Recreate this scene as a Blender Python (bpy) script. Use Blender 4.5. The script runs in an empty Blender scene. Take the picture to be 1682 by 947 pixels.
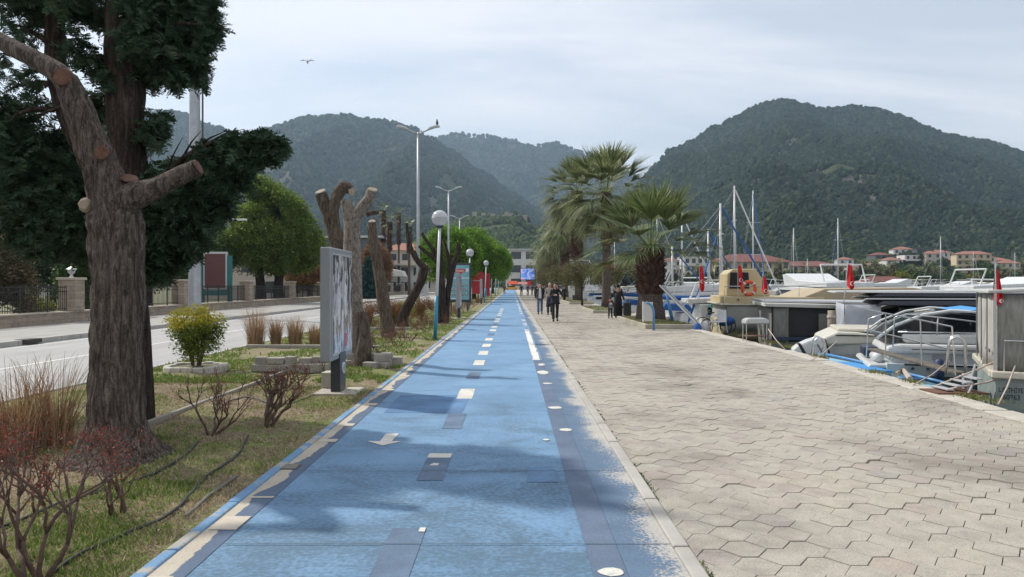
import bpy, bmesh, math, random
import numpy as np
from mathutils import Vector, Matrix, noise, Euler
random.seed(7); rng = np.random.default_rng(7)
R = math.radians; PI = math.pi
S = bpy.context.scene; COL = S.collection
F = 1215.0; CX = 841.0; HY = 468.0; EYE = 1.6

# ---------------------------------------------------------------- camera, sky, sun, exposure
cam_d = bpy.data.cameras.new('camera'); cam = bpy.data.objects.new('camera', cam_d); COL.objects.link(cam)
cam.location = (0, 0, EYE); cam.rotation_euler = (R(90), 0, 0)
cam_d.sensor_width = 36; cam_d.lens = 26; cam_d.shift_y = -5.5 / 1682
cam_d.clip_start = 0.05; cam_d.clip_end = 20000
S.camera = cam

SUN_EL = 46.0
sx, sy = -0.84, 0.54
n_ = math.hypot(sx, sy); sx /= n_; sy /= n_
sun_dir = Vector((sx * math.cos(R(SUN_EL)), sy * math.cos(R(SUN_EL)), math.sin(R(SUN_EL))))
W = bpy.data.worlds.new('World'); S.world = W; W.use_nodes = True
nt = W.node_tree; nt.nodes.clear()
def N(t, kind, **kw):
    n = t.nodes.new(kind)
    for k, v in kw.items(): setattr(n, k, v)
    return n
out = N(nt, 'ShaderNodeOutputWorld'); bg = N(nt, 'ShaderNodeBackground'); bg.inputs[1].default_value = 0.1
sky = N(nt, 'ShaderNodeTexSky', sky_type='NISHITA'); sky.sun_disc = False
sky.sun_elevation = R(SUN_EL); sky.sun_rotation = math.atan2(sx, sy); sky.air_density = 1.2; sky.dust_density = 1.5
tc = N(nt, 'ShaderNodeTexCoord'); sp = N(nt, 'ShaderNodeSeparateXYZ'); nt.links.new(tc.outputs['Generated'], sp.inputs[0])
def vmath(t, op, a, b=None):
    n = N(t, 'ShaderNodeMath', operation=op)
    for i, x in enumerate((a, b)):
        if x is None: continue
        if isinstance(x, (int, float)): n.inputs[i].default_value = x
        else: t.links.new(x, n.inputs[i])
    return n.outputs[0]
den = vmath(nt, 'ADD', sp.outputs['Z'], 0.22)
ux = vmath(nt, 'DIVIDE', sp.outputs['X'], den); uy = vmath(nt, 'DIVIDE', sp.outputs['Y'], den)
cb = N(nt, 'ShaderNodeCombineXYZ'); nt.links.new(ux, cb.inputs[0]); nt.links.new(uy, cb.inputs[1])
mp = N(nt, 'ShaderNodeMapping'); mp.inputs['Rotation'].default_value = (0, 0, R(36)); mp.inputs['Scale'].default_value = (0.55, 1.9, 1)
mp.inputs['Location'].default_value = (3.1, 0.2, 0)
nt.links.new(cb.outputs[0], mp.inputs[0])
nz = N(nt, 'ShaderNodeTexNoise'); nz.inputs['Scale'].default_value = 1.25; nz.inputs['Detail'].default_value = 6; nz.inputs['Roughness'].default_value = 0.58
nz.inputs['Distortion'].default_value = 0.5
nt.links.new(mp.outputs[0], nz.inputs['Vector'])
rp = N(nt, 'ShaderNodeValToRGB'); rp.color_ramp.elements[0].position = 0.36; rp.color_ramp.elements[1].position = 0.62
rp.color_ramp.elements[0].color = (0.5, 0.5, 0.5, 1); rp.color_ramp.elements[1].color = (1, 1, 1, 1)
nt.links.new(nz.outputs[0], rp.inputs[0])
nz2 = N(nt, 'ShaderNodeTexNoise'); nz2.inputs['Scale'].default_value = 0.8; nz2.inputs['Detail'].default_value = 4
nt.links.new(mp.outputs[0], nz2.inputs['Vector'])
cr = N(nt, 'ShaderNodeValToRGB'); cr.color_ramp.elements[0].position = 0.35; cr.color_ramp.elements[1].position = 0.65
cr.color_ramp.elements[0].color = (0.80, 0.82, 0.90, 1); cr.color_ramp.elements[1].color = (0.93, 0.93, 0.965, 1)
nt.links.new(nz2.outputs[0], cr.inputs[0])
CLOUD = 8.5
cm = N(nt, 'ShaderNodeVectorMath', operation='SCALE'); cm.inputs['Scale'].default_value = CLOUD
nt.links.new(cr.outputs[0], cm.inputs[0])
sm = N(nt, 'ShaderNodeVectorMath', operation='MULTIPLY'); sm.inputs[1].default_value = (1.0, 1.0, 1.0)
nt.links.new(sky.outputs[0], sm.inputs[0])
mx = N(nt, 'ShaderNodeMix', data_type='RGBA')
nt.links.new(rp.outputs[0], mx.inputs[0]); nt.links.new(sm.outputs[0], mx.inputs[6]); nt.links.new(cm.outputs[0], mx.inputs[7])
nt.links.new(mx.outputs[2], bg.inputs[0]); nt.links.new(bg.outputs[0], out.inputs[0])

sl = bpy.data.lights.new('sun', 'SUN'); sl.energy = 3.4; sl.angle = R(1.4); sl.color = (1.0, 0.95, 0.87)
so = bpy.data.objects.new('sun', sl); COL.objects.link(so); so.location = (0, 0, 50)
so.rotation_euler = (-sun_dir).to_track_quat('-Z', 'Y').to_euler()
S.view_settings.view_transform = 'Standard'; S.view_settings.look = 'None'; S.view_settings.exposure = 0.38; S.view_settings.gamma = 1.0
S.view_settings.use_curve_mapping = False
S.cycles.max_bounces = 6; S.cycles.transparent_max_bounces = 8; S.cycles.volume_bounces = 0

# ---------------------------------------------------------------- helpers
def P(px, py, Y): return Vector(((px - CX) * Y / F, Y, EYE - (py - HY) * Y / F))
def G(px, py, z=0.0):
    Y = (EYE - z) * F / (py - HY); return Vector(((px - CX) * Y / F, Y, z))
def fbm(x, y, z=0, o=4, s=1.0):
    return noise.fractal(Vector((x * s, y * s, z)), 1.0, 2.0, o)
MATS = {}
def M(name, col, rough=0.7, var=0.12, scale=6.0, bump=0.0, bscale=40.0, metal=0.0, col2=None, stretch=None, spec=0.5, alpha=None, dirt=0.0):
    if name in MATS: return MATS[name]
    m = bpy.data.materials.new(name); m.use_nodes = True; t = m.node_tree; b = t.nodes['Principled BSDF']
    b.inputs['Roughness'].default_value = rough; b.inputs['Metallic'].default_value = metal; b.inputs['Specular IOR Level'].default_value = spec
    tcn = N(t, 'ShaderNodeTexCoord'); mpn = N(t, 'ShaderNodeMapping'); t.links.new(tcn.outputs['Object'], mpn.inputs[0])
    if stretch: mpn.inputs['Scale'].default_value = stretch
    nn = N(t, 'ShaderNodeTexNoise'); nn.inputs['Scale'].default_value = scale; nn.inputs['Detail'].default_value = 5; nn.inputs['Roughness'].default_value = 0.6
    t.links.new(mpn.outputs[0], nn.inputs['Vector'])
    r_ = N(t, 'ShaderNodeValToRGB'); r_.color_ramp.elements[0].position = 0.3; r_.color_ramp.elements[1].position = 0.7
    c2 = col2 or tuple(min(1, c * (1 + var)) for c in col)
    c1 = col if col2 else tuple(c * (1 - var) for c in col)
    r_.color_ramp.elements[0].color = (*c1, 1); r_.color_ramp.elements[1].color = (*c2, 1)
    t.links.new(nn.outputs[0], r_.inputs[0]); t.links.new(r_.outputs[0], b.inputs['Base Color'])
    if bump:
        bn = N(t, 'ShaderNodeTexNoise'); bn.inputs['Scale'].default_value = bscale; bn.inputs['Detail'].default_value = 4
        t.links.new(mpn.outputs[0], bn.inputs['Vector'])
        bb = N(t, 'ShaderNodeBump'); bb.inputs['Strength'].default_value = bump; bb.inputs['Distance'].default_value = 0.02
        t.links.new(bn.outputs[0], bb.inputs['Height']); t.links.new(bb.outputs[0], b.inputs['Normal'])
    if alpha is not None: b.inputs['Alpha'].default_value = alpha
    MATS[name] = m; return m
def ML(name, cols, rough=0.6, transl=0.25, bigscale=0.0):
    """leaf material: every leaf (mesh island) takes its own tone"""
    if name in MATS: return MATS[name]
    m = bpy.data.materials.new(name); m.use_nodes = True; t = m.node_tree; b = t.nodes['Principled BSDF']
    b.inputs['Roughness'].default_value = rough; b.inputs['Specular IOR Level'].default_value = 0.3
    g = N(t, 'ShaderNodeNewGeometry'); r_ = N(t, 'ShaderNodeValToRGB'); e = r_.color_ramp.elements
    while len(e) < len(cols): e.new(0.5)
    for i, c in enumerate(cols): e[i].position = i / max(1, len(cols) - 1); e[i].color = (*c, 1)
    t.links.new(g.outputs['Random Per Island'], r_.inputs[0]); t.links.new(r_.outputs[0], b.inputs['Base Color'])
    if transl:
        tr = N(t, 'ShaderNodeBsdfTranslucent'); ms = N(t, 'ShaderNodeMixShader'); ms.inputs[0].default_value = transl
        t.links.new(r_.outputs[0], tr.inputs[0]); t.links.new(b.outputs[0], ms.inputs[1]); t.links.new(tr.outputs[0], ms.inputs[2])
        t.links.new(ms.outputs[0], t.nodes['Material Output'].inputs[0])
    MATS[name] = m; return m

def link_mesh(name, me, parent=None, loc=None):
    o = bpy.data.objects.new(name, me); COL.objects.link(o)
    if parent is not None: o.parent = parent
    if loc is not None: o.location = loc
    return o
def tag(o, label=None, cat=None, group=None, kind=None):
    if label: o['label'] = label
    if cat: o['category'] = cat
    if group: o['group'] = group
    if kind: o['kind'] = kind
    return o
def T(name, label, cat, loc=(0, 0, 0), rz=0, group=None):
    o = bpy.data.objects.new(name, None); COL.objects.link(o); o.location = loc; o.rotation_euler = (0, 0, rz); o.empty_display_size = 0.2
    return tag(o, label, cat, group)
CH = {}
def kids(o): return [c for c in bpy.data.objects if c.parent == o]
def dup(root, loc=None, rz=None, label=None, group=None, scale=None):
    if root.name not in CH: CH[root.name] = [(c, kids(c)) for c in kids(root)]
    r = root.copy(); COL.objects.link(r)
    if loc is not None: r.location = loc
    if rz is not None: r.rotation_euler = (0, 0, rz)
    if label: r['label'] = label
    if group: r['group'] = group
    if scale: r.scale = (scale,) * 3 if isinstance(scale, (int, float)) else scale
    for c, gs in CH[root.name]:
        d = c.copy(); COL.objects.link(d); d.parent = r
        for g in gs:
            h = g.copy(); COL.objects.link(h); h.parent = d
    return r
_u = ['first', 'second', 'third', 'fourth', 'fifth', 'sixth', 'seventh', 'eighth', 'ninth']
ORD = _u + ['tenth', 'eleventh', 'twelfth', 'thirteenth', 'fourteenth', 'fifteenth', 'sixteenth', 'seventeenth', 'eighteenth', 'nineteenth']
for _t, _s in (('twenty', 'twentieth'), ('thirty', 'thirtieth'), ('forty', 'fortieth'), ('fifty', 'fiftieth'), ('sixty', 'sixtieth'), ('seventy', 'seventieth'), ('eighty', 'eightieth'), ('ninety', 'ninetieth')): ORD += [_s] + [f'{_t}-{w}' for w in _u]
ORD += ['hundredth'] + ['hundred-and-' + w for w in ORD[:60]]
def series(objs, what, where):
    """labels that single out each of a row, counted from the left of the photo"""
    so_ = sorted(objs, key=lambda o: o.location.x / max(1, o.location.y))
    for i, o in enumerate(so_):
        o['label'] = f'{what}, leftmost {where}' if i == 0 else (f'{what}, {ORD[i]} from left {where}')

class MB:
    def __init__(s): s.v = []; s.f = []; s.m = []; s.mi = 0
    def add(s, vs, fs):
        b = len(s.v); s.v += [tuple(v) for v in vs]; s.f += [tuple(b + i for i in f) for f in fs]; s.m += [s.mi] * len(fs); return s
    def box(s, c, d, rz=0, tilt=None):
        hx, hy, hz = d[0] / 2, d[1] / 2, d[2] / 2
        pts = [Vector((x, y, z)) for z in (-hz, hz) for x, y in ((-hx, -hy), (hx, -hy), (hx, hy), (-hx, hy))]
        m = (tilt or Matrix()).to_4x4() if tilt else Matrix()
        if rz: m = Matrix.Rotation(rz, 4, 'Z') @ m
        c = Vector(c)
        return s.add([m @ p + c for p in pts], [(3, 2, 1, 0), (4, 5, 6, 7), (0, 1, 5, 4), (1, 2, 6, 5), (2, 3, 7, 6), (3, 0, 4, 7)])
    def box2(s, a, b): return s.box([(a[i] + b[i]) / 2 for i in range(3)], [abs(b[i] - a[i]) for i in range(3)])
    def quad(s, a, b, c, d): return s.add([a, b, c, d], [(0, 1, 2, 3)])
    def tube(s, pts, r, n=8, cap=True, wob=0.0, seed=0):
        pts = [Vector(p) for p in pts]; k = len(pts)
        if isinstance(r, (int, float)): r = [r] * k
        vs = []; prev = None
        for i, p in enumerate(pts):
            d = (pts[min(i + 1, k - 1)] - pts[max(i - 1, 0)])
            d = d.normalized() if d.length > 1e-9 else Vector((0, 0, 1))
            if prev is None: a = d.orthogonal().normalized()
            else:
                a = prev - d * prev.dot(d); a = a.normalized() if a.length > 1e-6 else d.orthogonal().normalized()
            prev = a; b = d.cross(a)
            for j in range(n):
                t = 2 * PI * j / n; rr = r[i]
                if wob: rr *= 1 + wob * noise.noise(Vector((math.cos(t) * 2 + seed, math.sin(t) * 2, i * 0.7 + seed)))
                vs.append(p + (a * math.cos(t) + b * math.sin(t)) * rr)
        fs = [(i * n + j, i * n + (j + 1) % n, (i + 1) * n + (j + 1) % n, (i + 1) * n + j) for i in range(k - 1) for j in range(n)]
        if cap: fs += [tuple(range(n - 1, -1, -1)), tuple((k - 1) * n + j for j in range(n))]
        return s.add(vs, fs)
    def lathe(s, prof, c=(0, 0, 0), n=16, sx=1.0, sy=1.0):
        vs = [(c[0] + r * math.cos(2 * PI * j / n) * sx, c[1] + r * math.sin(2 * PI * j / n) * sy, c[2] + z) for r, z in prof for j in range(n)]
        k = len(prof)
        fs = [(i * n + j, i * n + (j + 1) % n, (i + 1) * n + (j + 1) % n, (i + 1) * n + j) for i in range(k - 1) for j in range(n)]
        fs += [tuple(range(n - 1, -1, -1)), tuple((k - 1) * n + j for j in range(n))]
        return s.add(vs, fs)
    def ball(s, c, r, n=12, sz=(1, 1, 1)):
        prof = [(math.sin(PI * i / n) * r + 1e-4, -math.cos(PI * i / n) * r * sz[2]) for i in range(n + 1)]
        return s.lathe(prof, c, n * 2, sz[0], sz[1])
    def prism(s, pts, lo, hi, axis='z'):
        """extrude a 2D outline; axis z: (x,y); axis y: (x,z); axis x: (y,z)"""
        def mk(p, h): return {'z': (p[0], p[1], h), 'y': (p[0], h, p[1]), 'x': (h, p[0], p[1])}[axis]
        n = len(pts); vs = [mk(p, lo) for p in pts] + [mk(p, hi) for p in pts]
        fs = [tuple(range(n - 1, -1, -1)), tuple(range(n, 2 * n))] + [(i, (i + 1) % n, n + (i + 1) % n, n + i) for i in range(n)]
        return s.add(vs, fs)
    def hull(s, L, B, zs, zb, draft, fine=2.2, stern=0.88, n=12):
        """stern at x=0, bow at x=L; closed with a deck at the sheer"""
        secs = []
        for i in range(n + 1):
            t = i / n; w = B / 2 * (stern + (1 - stern) * math.sin(min(t / 0.45, 1) * PI / 2)) * (1 if t < 0.45 else max(0.012, 1 - ((t - 0.45) / 0.55) ** fine))
            zd = zs + (zb - zs) * t ** 2; zk = -draft * (1 - max(0, (t - 0.75) / 0.25) ** 2 * 1.0); xo = L * t
            fl = (zd - zk)
            secs.append([(xo, 0, zk), (xo, 0.55 * w, zk + fl * 0.15), (xo, 0.86 * w, zk + fl * 0.4), (xo, 0.96 * w, zk + fl * 0.7), (xo + 0.02 * L * t ** 3, w, zd)])
        vs = []
        for sc_ in secs: vs += [(x, -y, z) for x, y, z in reversed(sc_)] + sc_[1:]
        m = 9; fs = []
        for i in range(n):
            for j in range(m - 1): fs.append((i * m + j, (i + 1) * m + j, (i + 1) * m + j + 1, i * m + j + 1))
            fs.append((i * m, i * m + m - 1, (i + 1) * m + m - 1, (i + 1) * m))
        fs.append(tuple(range(m))); fs.append(tuple(n * m + j for j in range(m - 1, -1, -1)))
        return s.add(vs, fs)
    def build(s, name, mats, parent=None, smooth=False, bevel=0, loc=None, seg=2):
        me = bpy.data.meshes.new(name); me.from_pydata(s.v, [], s.f)
        if not isinstance(mats, (list, tuple)): mats = [mats]
        for mm in mats: me.materials.append(mm)
        if len(mats) > 1: me.polygons.foreach_set('material_index', s.m)
        bm = bmesh.new(); bm.from_mesh(me); bmesh.ops.recalc_face_normals(bm, faces=bm.faces); bm.to_mesh(me); bm.free()
        me.polygons.foreach_set('use_smooth', [smooth] * len(me.polygons))
        me.update(); o = link_mesh(name, me, parent, loc)
        if bevel:
            b = o.modifiers.new('bevel', 'BEVEL'); b.width = bevel; b.segments = seg; b.limit_method = 'ANGLE'; b.angle_limit = R(40)
        return o

def np_mesh(name, V, Fc, mat, parent=None, smooth=False):
    """V (n,3), Fc (k,3 or 4)"""
    me = bpy.data.meshes.new(name); n, k, w = len(V), len(Fc), Fc.shape[1]
    me.vertices.add(n); me.vertices.foreach_set('co', np.asarray(V, np.float32).ravel())
    me.loops.add(k * w); me.loops.foreach_set('vertex_index', np.asarray(Fc, np.int32).ravel())
    me.polygons.add(k); me.polygons.foreach_set('loop_start', np.arange(0, k * w, w, dtype=np.int32))
    me.polygons.foreach_set('loop_total', np.full(k, w, np.int32))
    me.polygons.foreach_set('use_smooth', np.full(k, smooth, bool))
    me.materials.append(mat); me.update(calc_edges=True); me.validate()
    return link_mesh(name, me, parent)
def rotmats(n, tilt=None, yaw=None):
    yaw = rng.uniform(0, 2 * PI, n) if yaw is None else yaw
    pitch = rng.uniform(-1, 1, n) * (PI if tilt is None else tilt); roll = rng.uniform(-1, 1, n) * (PI if tilt is None else tilt)
    cy, sy_, cp, sp_, cr_, sr = np.cos(yaw), np.sin(yaw), np.cos(pitch), np.sin(pitch), np.cos(roll), np.sin(roll)
    m = np.empty((n, 3, 3))
    m[:, 0, 0] = cy * cp; m[:, 0, 1] = cy * sp_ * sr - sy_ * cr_; m[:, 0, 2] = cy * sp_ * cr_ + sy_ * sr
    m[:, 1, 0] = sy_ * cp; m[:, 1, 1] = sy_ * sp_ * sr + cy * cr_; m[:, 1, 2] = sy_ * sp_ * cr_ - cy * sr
    m[:, 2, 0] = -sp_; m[:, 2, 1] = cp * sr; m[:, 2, 2] = cp * cr_
    return m
def scatter(name, proto, pos, scale, mat, parent=None, tilt=None, yaw=None):
    pv, pf = proto; n = len(pos); pos = np.asarray(pos, float)
    Rm = rotmats(n, tilt, yaw); sc_ = np.asarray(scale).reshape(-1, 1, 1) if not np.isscalar(scale) else scale
    V = np.einsum('nij,kj->nki', Rm, pv) * sc_ + pos[:, None, :]
    Fc = pf[None] + (np.arange(n) * len(pv))[:, None, None]
    return np_mesh(name, V.reshape(-1, 3), Fc.reshape(-1, pf.shape[1]), mat, parent)
def leaf_proto(n=9, size=0.28, asp=0.6, spread=0.5):
    vs, fs = [], []
    for i in range(n):
        c = rng.normal(0, spread * 0.5, 3); a = rng.normal(0, 1, 3); a /= np.linalg.norm(a); b = np.cross(a, rng.normal(0, 1, 3)); b /= np.linalg.norm(b)
        l = size * rng.uniform(.7, 1.2); b_ = len(vs)
        vs += [c - a * l * .5, c + b * l * asp * .5, c + a * l * .5, c - b * l * asp * .5]; fs.append([b_, b_ + 1, b_ + 2, b_ + 3])
    return np.array(vs), np.array(fs)
def spray_proto(n=22, L=0.3, w=0.02):
    """a flat drooping conifer spray"""
    vs, fs = [], []
    for i in range(n):
        t = i / n; base = np.array([t * L, 0, -0.35 * L * t * t]); sd = 1 if i % 2 else -1
        d = np.array([0.5, sd * 0.8, rng.uniform(-.5, .25)]); d /= np.linalg.norm(d); l = L * 0.5 * (1 - t * .6) * rng.uniform(.7, 1.2)
        q = np.array([-d[1], d[0], rng.uniform(-.5, .5)]) * w
        b_ = len(vs); vs += [base - q, base + q, base + d * l + q * .8, base + d * l - q * .8]; fs.append([b_, b_ + 1, b_ + 2, b_ + 3])
    return np.array(vs), np.array(fs)
def blob_pts(blobs, gap=0.0, gs=1.0, shell=2.4):
    out_ = []
    for cx, cy, cz, rx, ry, rz, n in blobs:
        d = rng.normal(0, 1, (n, 3)); d /= np.linalg.norm(d, axis=1)[:, None]
        r = rng.uniform(0, 1, n) ** (1 / shell)
        out_.append(d * r[:, None] * np.array([rx, ry, rz]) + np.array([cx, cy, cz]))
    p = np.concatenate(out_)
    if gap > -1:
        keep = np.array([noise.noise(Vector(q) * gs) > -gap for q in p]) if gap else np.ones(len(p), bool)
        p = p[keep]
    return p
def text_mesh(name, body, size, mat, parent, M4, depth=0.002, align='LEFT'):
    c = bpy.data.curves.new('t', 'FONT'); c.body = body; c.size = size; c.extrude = depth; c.align_x = align; c.offset = size * 0.012
    o = bpy.data.objects.new('t', c); COL.objects.link(o); dg = bpy.context.evaluated_depsgraph_get()
    me = bpy.data.meshes.new_from_object(o.evaluated_get(dg)); bpy.data.objects.remove(o); bpy.data.curves.remove(c)
    me.materials.clear(); me.materials.append(mat); me.transform(M4); return link_mesh(name, me, parent)
def skin(name, V, E, Rr, mat, parent, sub=2, root=0):
    me = bpy.data.meshes.new(name); me.from_pydata([tuple(v) for v in V], E, [])
    bm = bmesh.new(); bm.from_mesh(me); ly = bm.verts.layers.skin.verify(); bm.verts.ensure_lookup_table()
    for i, v in enumerate(bm.verts):
        r = Rr[i]; v[ly].radius = r if isinstance(r, tuple) else (r, r); v[ly].use_root = (i == root)
    bm.to_mesh(me); bm.free()
    o = bpy.data.objects.new('tmp', me); COL.objects.link(o)
    sk = o.modifiers.new('s', 'SKIN'); sk.use_smooth_shade = True; sk.branch_smoothing = 0.4
    ss = o.modifiers.new('ss', 'SUBSURF'); ss.levels = sub; ss.render_levels = sub
    dg = bpy.context.evaluated_depsgraph_get(); m2 = bpy.data.meshes.new_from_object(o.evaluated_get(dg)); bpy.data.objects.remove(o)
    m2.materials.clear(); m2.materials.append(mat); m2.polygons.foreach_set('use_smooth', [True] * len(m2.polygons)); m2.name = name
    return link_mesh(name, m2, parent)

# ---------------------------------------------------------------- ground, water, quay
QUAY = [(6.25, -8), (6.35, 9), (6.6, 12.2), (6.75, 15), (6.86, 18), (6.85, 27), (7.0, 50), (7.4, 110), (8.2, 262)]
def quay_x(y):
    for (a, b), (c, d) in zip(QUAY, QUAY[1:]):
        if b <= y <= d: return a + (c - a) * (y - b) / (d - b)
    return QUAY[-1][0]
m_dirt = M('earth', (0.17, 0.14, 0.085), 0.95, col2=(0.12, 0.14, 0.055), scale=0.4)
mb = MB(); near = [(x - 0.3, y) for x, y in QUAY]
out_ = [(-4000, -60), (6.0, -60)] + near + [(900, 262), (4000, 262), (4000, 6000), (-4000, 6000)]
mb.prism(out_, -3.0, -0.2)
tag(mb.build('ground', m_dirt), kind='structure')
m_water = bpy.data.materials.new('sea'); m_water.use_nodes = True; t = m_water.node_tree; b = t.nodes['Principled BSDF']
b.inputs['Base Color'].default_value = (0.02, 0.06, 0.06, 1); b.inputs['Roughness'].default_value = 0.08
tcn = N(t, 'ShaderNodeTexCoord'); w1 = N(t, 'ShaderNodeTexNoise'); w1.inputs['Scale'].default_value = 1.8; w1.inputs['Detail'].default_value = 4
t.links.new(tcn.outputs['Object'], w1.inputs['Vector']); bb = N(t, 'ShaderNodeBump'); bb.inputs['Strength'].default_value = 0.35; bb.inputs['Distance'].default_value = 0.1
t.links.new(w1.outputs[0], bb.inputs['Height']); t.links.new(bb.outputs[0], b.inputs['Normal'])
mb = MB(); mb.quad((5.6, -60, -0.95), (4000, -60, -0.95), (4000, 263, -0.95), (5.6, 263, -0.95))
tag(mb.build('water', m_water), kind='structure')

# quay edge of old concrete blocks
m_conc = M('old_concrete', (0.34, 0.31, 0.26), 0.9, col2=(0.50, 0.47, 0.41), scale=3.5, bump=0.5, bscale=25)
mb = MB(); y = -6.0; random.seed(3)
while y < 260:
    l = random.uniform(1.6, 2.6) if y < 60 else 8; x0, x1 = quay_x(y), quay_x(y + l); e = random.uniform(-.02, .02)
    z = random.uniform(-.012, .012)
    mb.add([(x0 - .38, y, -.9), (x0 + e, y, -1.6), (x1 + e, y + l - .015, -1.6), (x1 - .38, y + l - .015, -.9),
            (x0 - .38, y, z), (x0 + e, y, z), (x1 + e, y + l - .015, z), (x1 - .38, y + l - .015, z)],
           [(3, 2, 1, 0), (4, 5, 6, 7), (0, 1, 5, 4), (1, 2, 6, 5), (2, 3, 7, 6), (3, 0, 4, 7)])
    y += l
tag(mb.build('quay_edge', m_conc, bevel=0.025), kind='structure')

# ---------------------------------------------------------------- paving
m_joint = M('joint_sand', (0.13, 0.12, 0.085), 0.95, col2=(0.17, 0.15, 0.10), scale=2)
mb = MB(); mb.prism([(1.08, -6)] + [(x - .38, y) for x, y in QUAY] + [(1.08, 262)], -0.199, -0.014)
tag(mb.build('pavement_bed', m_joint), kind='structure')
m_pav = bpy.data.materials.new('paver_concrete'); m_pav.use_nodes = True; t = m_pav.node_tree; b = t.nodes['Principled BSDF']; b.inputs['Roughness'].default_value = 0.85
b.inputs['Specular IOR Level'].default_value = 0.35
g = N(t, 'ShaderNodeNewGeometry'); r1 = N(t, 'ShaderNodeValToRGB'); e = r1.color_ramp.elements
cols = [(0.0, (0.43, 0.39, 0.33)), (0.3, (0.44, 0.405, 0.34)), (0.6, (0.425, 0.395, 0.335)), (0.78, (0.425, 0.385, 0.325)), (0.9, (0.42, 0.36, 0.31)), (1.0, (0.37, 0.345, 0.31))]
while len(e) < len(cols): e.new(0.5)
for i, (p_, c) in enumerate(cols): e[i].position = p_; e[i].color = (*c, 1)
t.links.new(g.outputs['Random Per Island'], r1.inputs[0])
tcn = N(t, 'ShaderNodeTexCoord')
def mixc(t, a, b_, fac, mode='MULTIPLY'):
    m = N(t, 'ShaderNodeMix', data_type='RGBA', blend_type=mode)
    for s_, x in ((6, a), (7, b_)):
        if isinstance(x, tuple): m.inputs[s_].default_value = (*x, 1)
        else: t.links.new(x, m.inputs[s_])
    if isinstance(fac, (int, float)): m.inputs[0].default_value = fac
    else: t.links.new(fac, m.inputs[0])
    return m.outputs[2]
def tn(t, vec, scale, detail=4, rough=0.6, dist=0.0):
    n = N(t, 'ShaderNodeTexNoise'); n.inputs['Scale'].default_value = scale; n.inputs['Detail'].default_value = detail; n.inputs['Roughness'].default_value = rough
    n.inputs['Distortion'].default_value = dist
    t.links.new(vec, n.inputs['Vector']); return n.outputs[0]
def ramp(t, fac, stops):
    r = N(t, 'ShaderNodeValToRGB'); e = r.color_ramp.elements
    while len(e) < len(stops): e.new(0.5)
    for i, (p_, c) in enumerate(stops):
        e[i].position = p_; e[i].color = (*(c if isinstance(c, tuple) else (c, c, c)), 1)
    t.links.new(fac, r.inputs[0]); return r.outputs[0]
sp1 = ramp(t, tn(t, tcn.outputs['Object'], 95, 3, 0.85), [(0.3, 0.52), (0.5, 0.88), (0.7, 1.14)])
c1 = mixc(t, r1.outputs[0], sp1, 1.0)
st = ramp(t, tn(t, tcn.outputs['Object'], 0.55, 5, 0.65, 0.4), [(0.33, (0.66, 0.65, 0.64)), (0.5, (1, 1, 1)), (0.7, (1.06, 1.04, 1.0))])
c2 = mixc(t, c1, st, 1.0); st2 = ramp(t, tn(t, tcn.outputs['Object'], 5, 4, 0.7), [(0.3, 0.78), (0.6, 1.0)])
c3 = mixc(t, c2, st2, 1.0); t.links.new(c3, b.inputs['Base Color'])
bb = N(t, 'ShaderNodeBump'); bb.inputs['Strength'].default_value = 0.5; bb.inputs['Distance'].default_value = 0.004
t.links.new(tn(t, tcn.outputs['Object'], 240, 3), bb.inputs['Height']); t.links.new(bb.outputs[0], b.inputs['Normal'])
hexv = np.array([(-.145, 0), (-.047, -.135), (.047, -.135), (.145, 0), (.047, .135), (-.047, .135)])
V, Fq, Ft = [], [], []
colp, rowp = 0.192, 0.27; j = 0
yend = 120.0
for ci in range(int(6.4 / colp)):
    cx_ = 1.02 + ci * colp
    for ri in range(int((yend - 2.6) / rowp)):
        cy_ = 2.6 + ri * rowp + (rowp / 2 if ci % 2 else 0)
        xr = quay_x(cy_) - 0.385
        if cx_ - .14 > xr: continue
        z = rng.normal(0, .0022) - (.004 if rng.random() < .04 else 0); tx, ty = rng.uniform(-.012, .012, 2)
        g_ = rng.uniform(.981, .992); o_ = hexv * g_; i_ = hexv * (g_ - 0.014)
        b0 = len(V)
        for q, zz in ((o_, -0.013), (i_, 0.0)):
            for qx, qy in q:
                X = min(max(cx_ + qx, 1.085), xr); V.append((X, cy_ + qy, z + zz + tx * qx + ty * qy if zz == 0 else zz + z * .5))
        for k in range(6): Fq.append((b0 + k, b0 + (k + 1) % 6, b0 + 6 + (k + 1) % 6, b0 + 6 + k))
        Fq.append((b0 + 6, b0 + 7, b0 + 8, b0 + 9)); Fq.append((b0 + 6, b0 + 9, b0 + 10, b0 + 11))
tag(np_mesh('pavement', np.array(V), np.array(Fq), m_pav), kind='structure')
mb = MB(); mb.prism([(1.085, yend)] + [(x - .39, y) for x, y in [(7.4, yend), (8.2, 262)]] + [(1.085, 262)], -0.012, -0.001)
tag(mb.build('far_pavement', M('far_paving', (0.40, 0.365, 0.31), 0.9, var=.05)), kind='structure')

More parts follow.
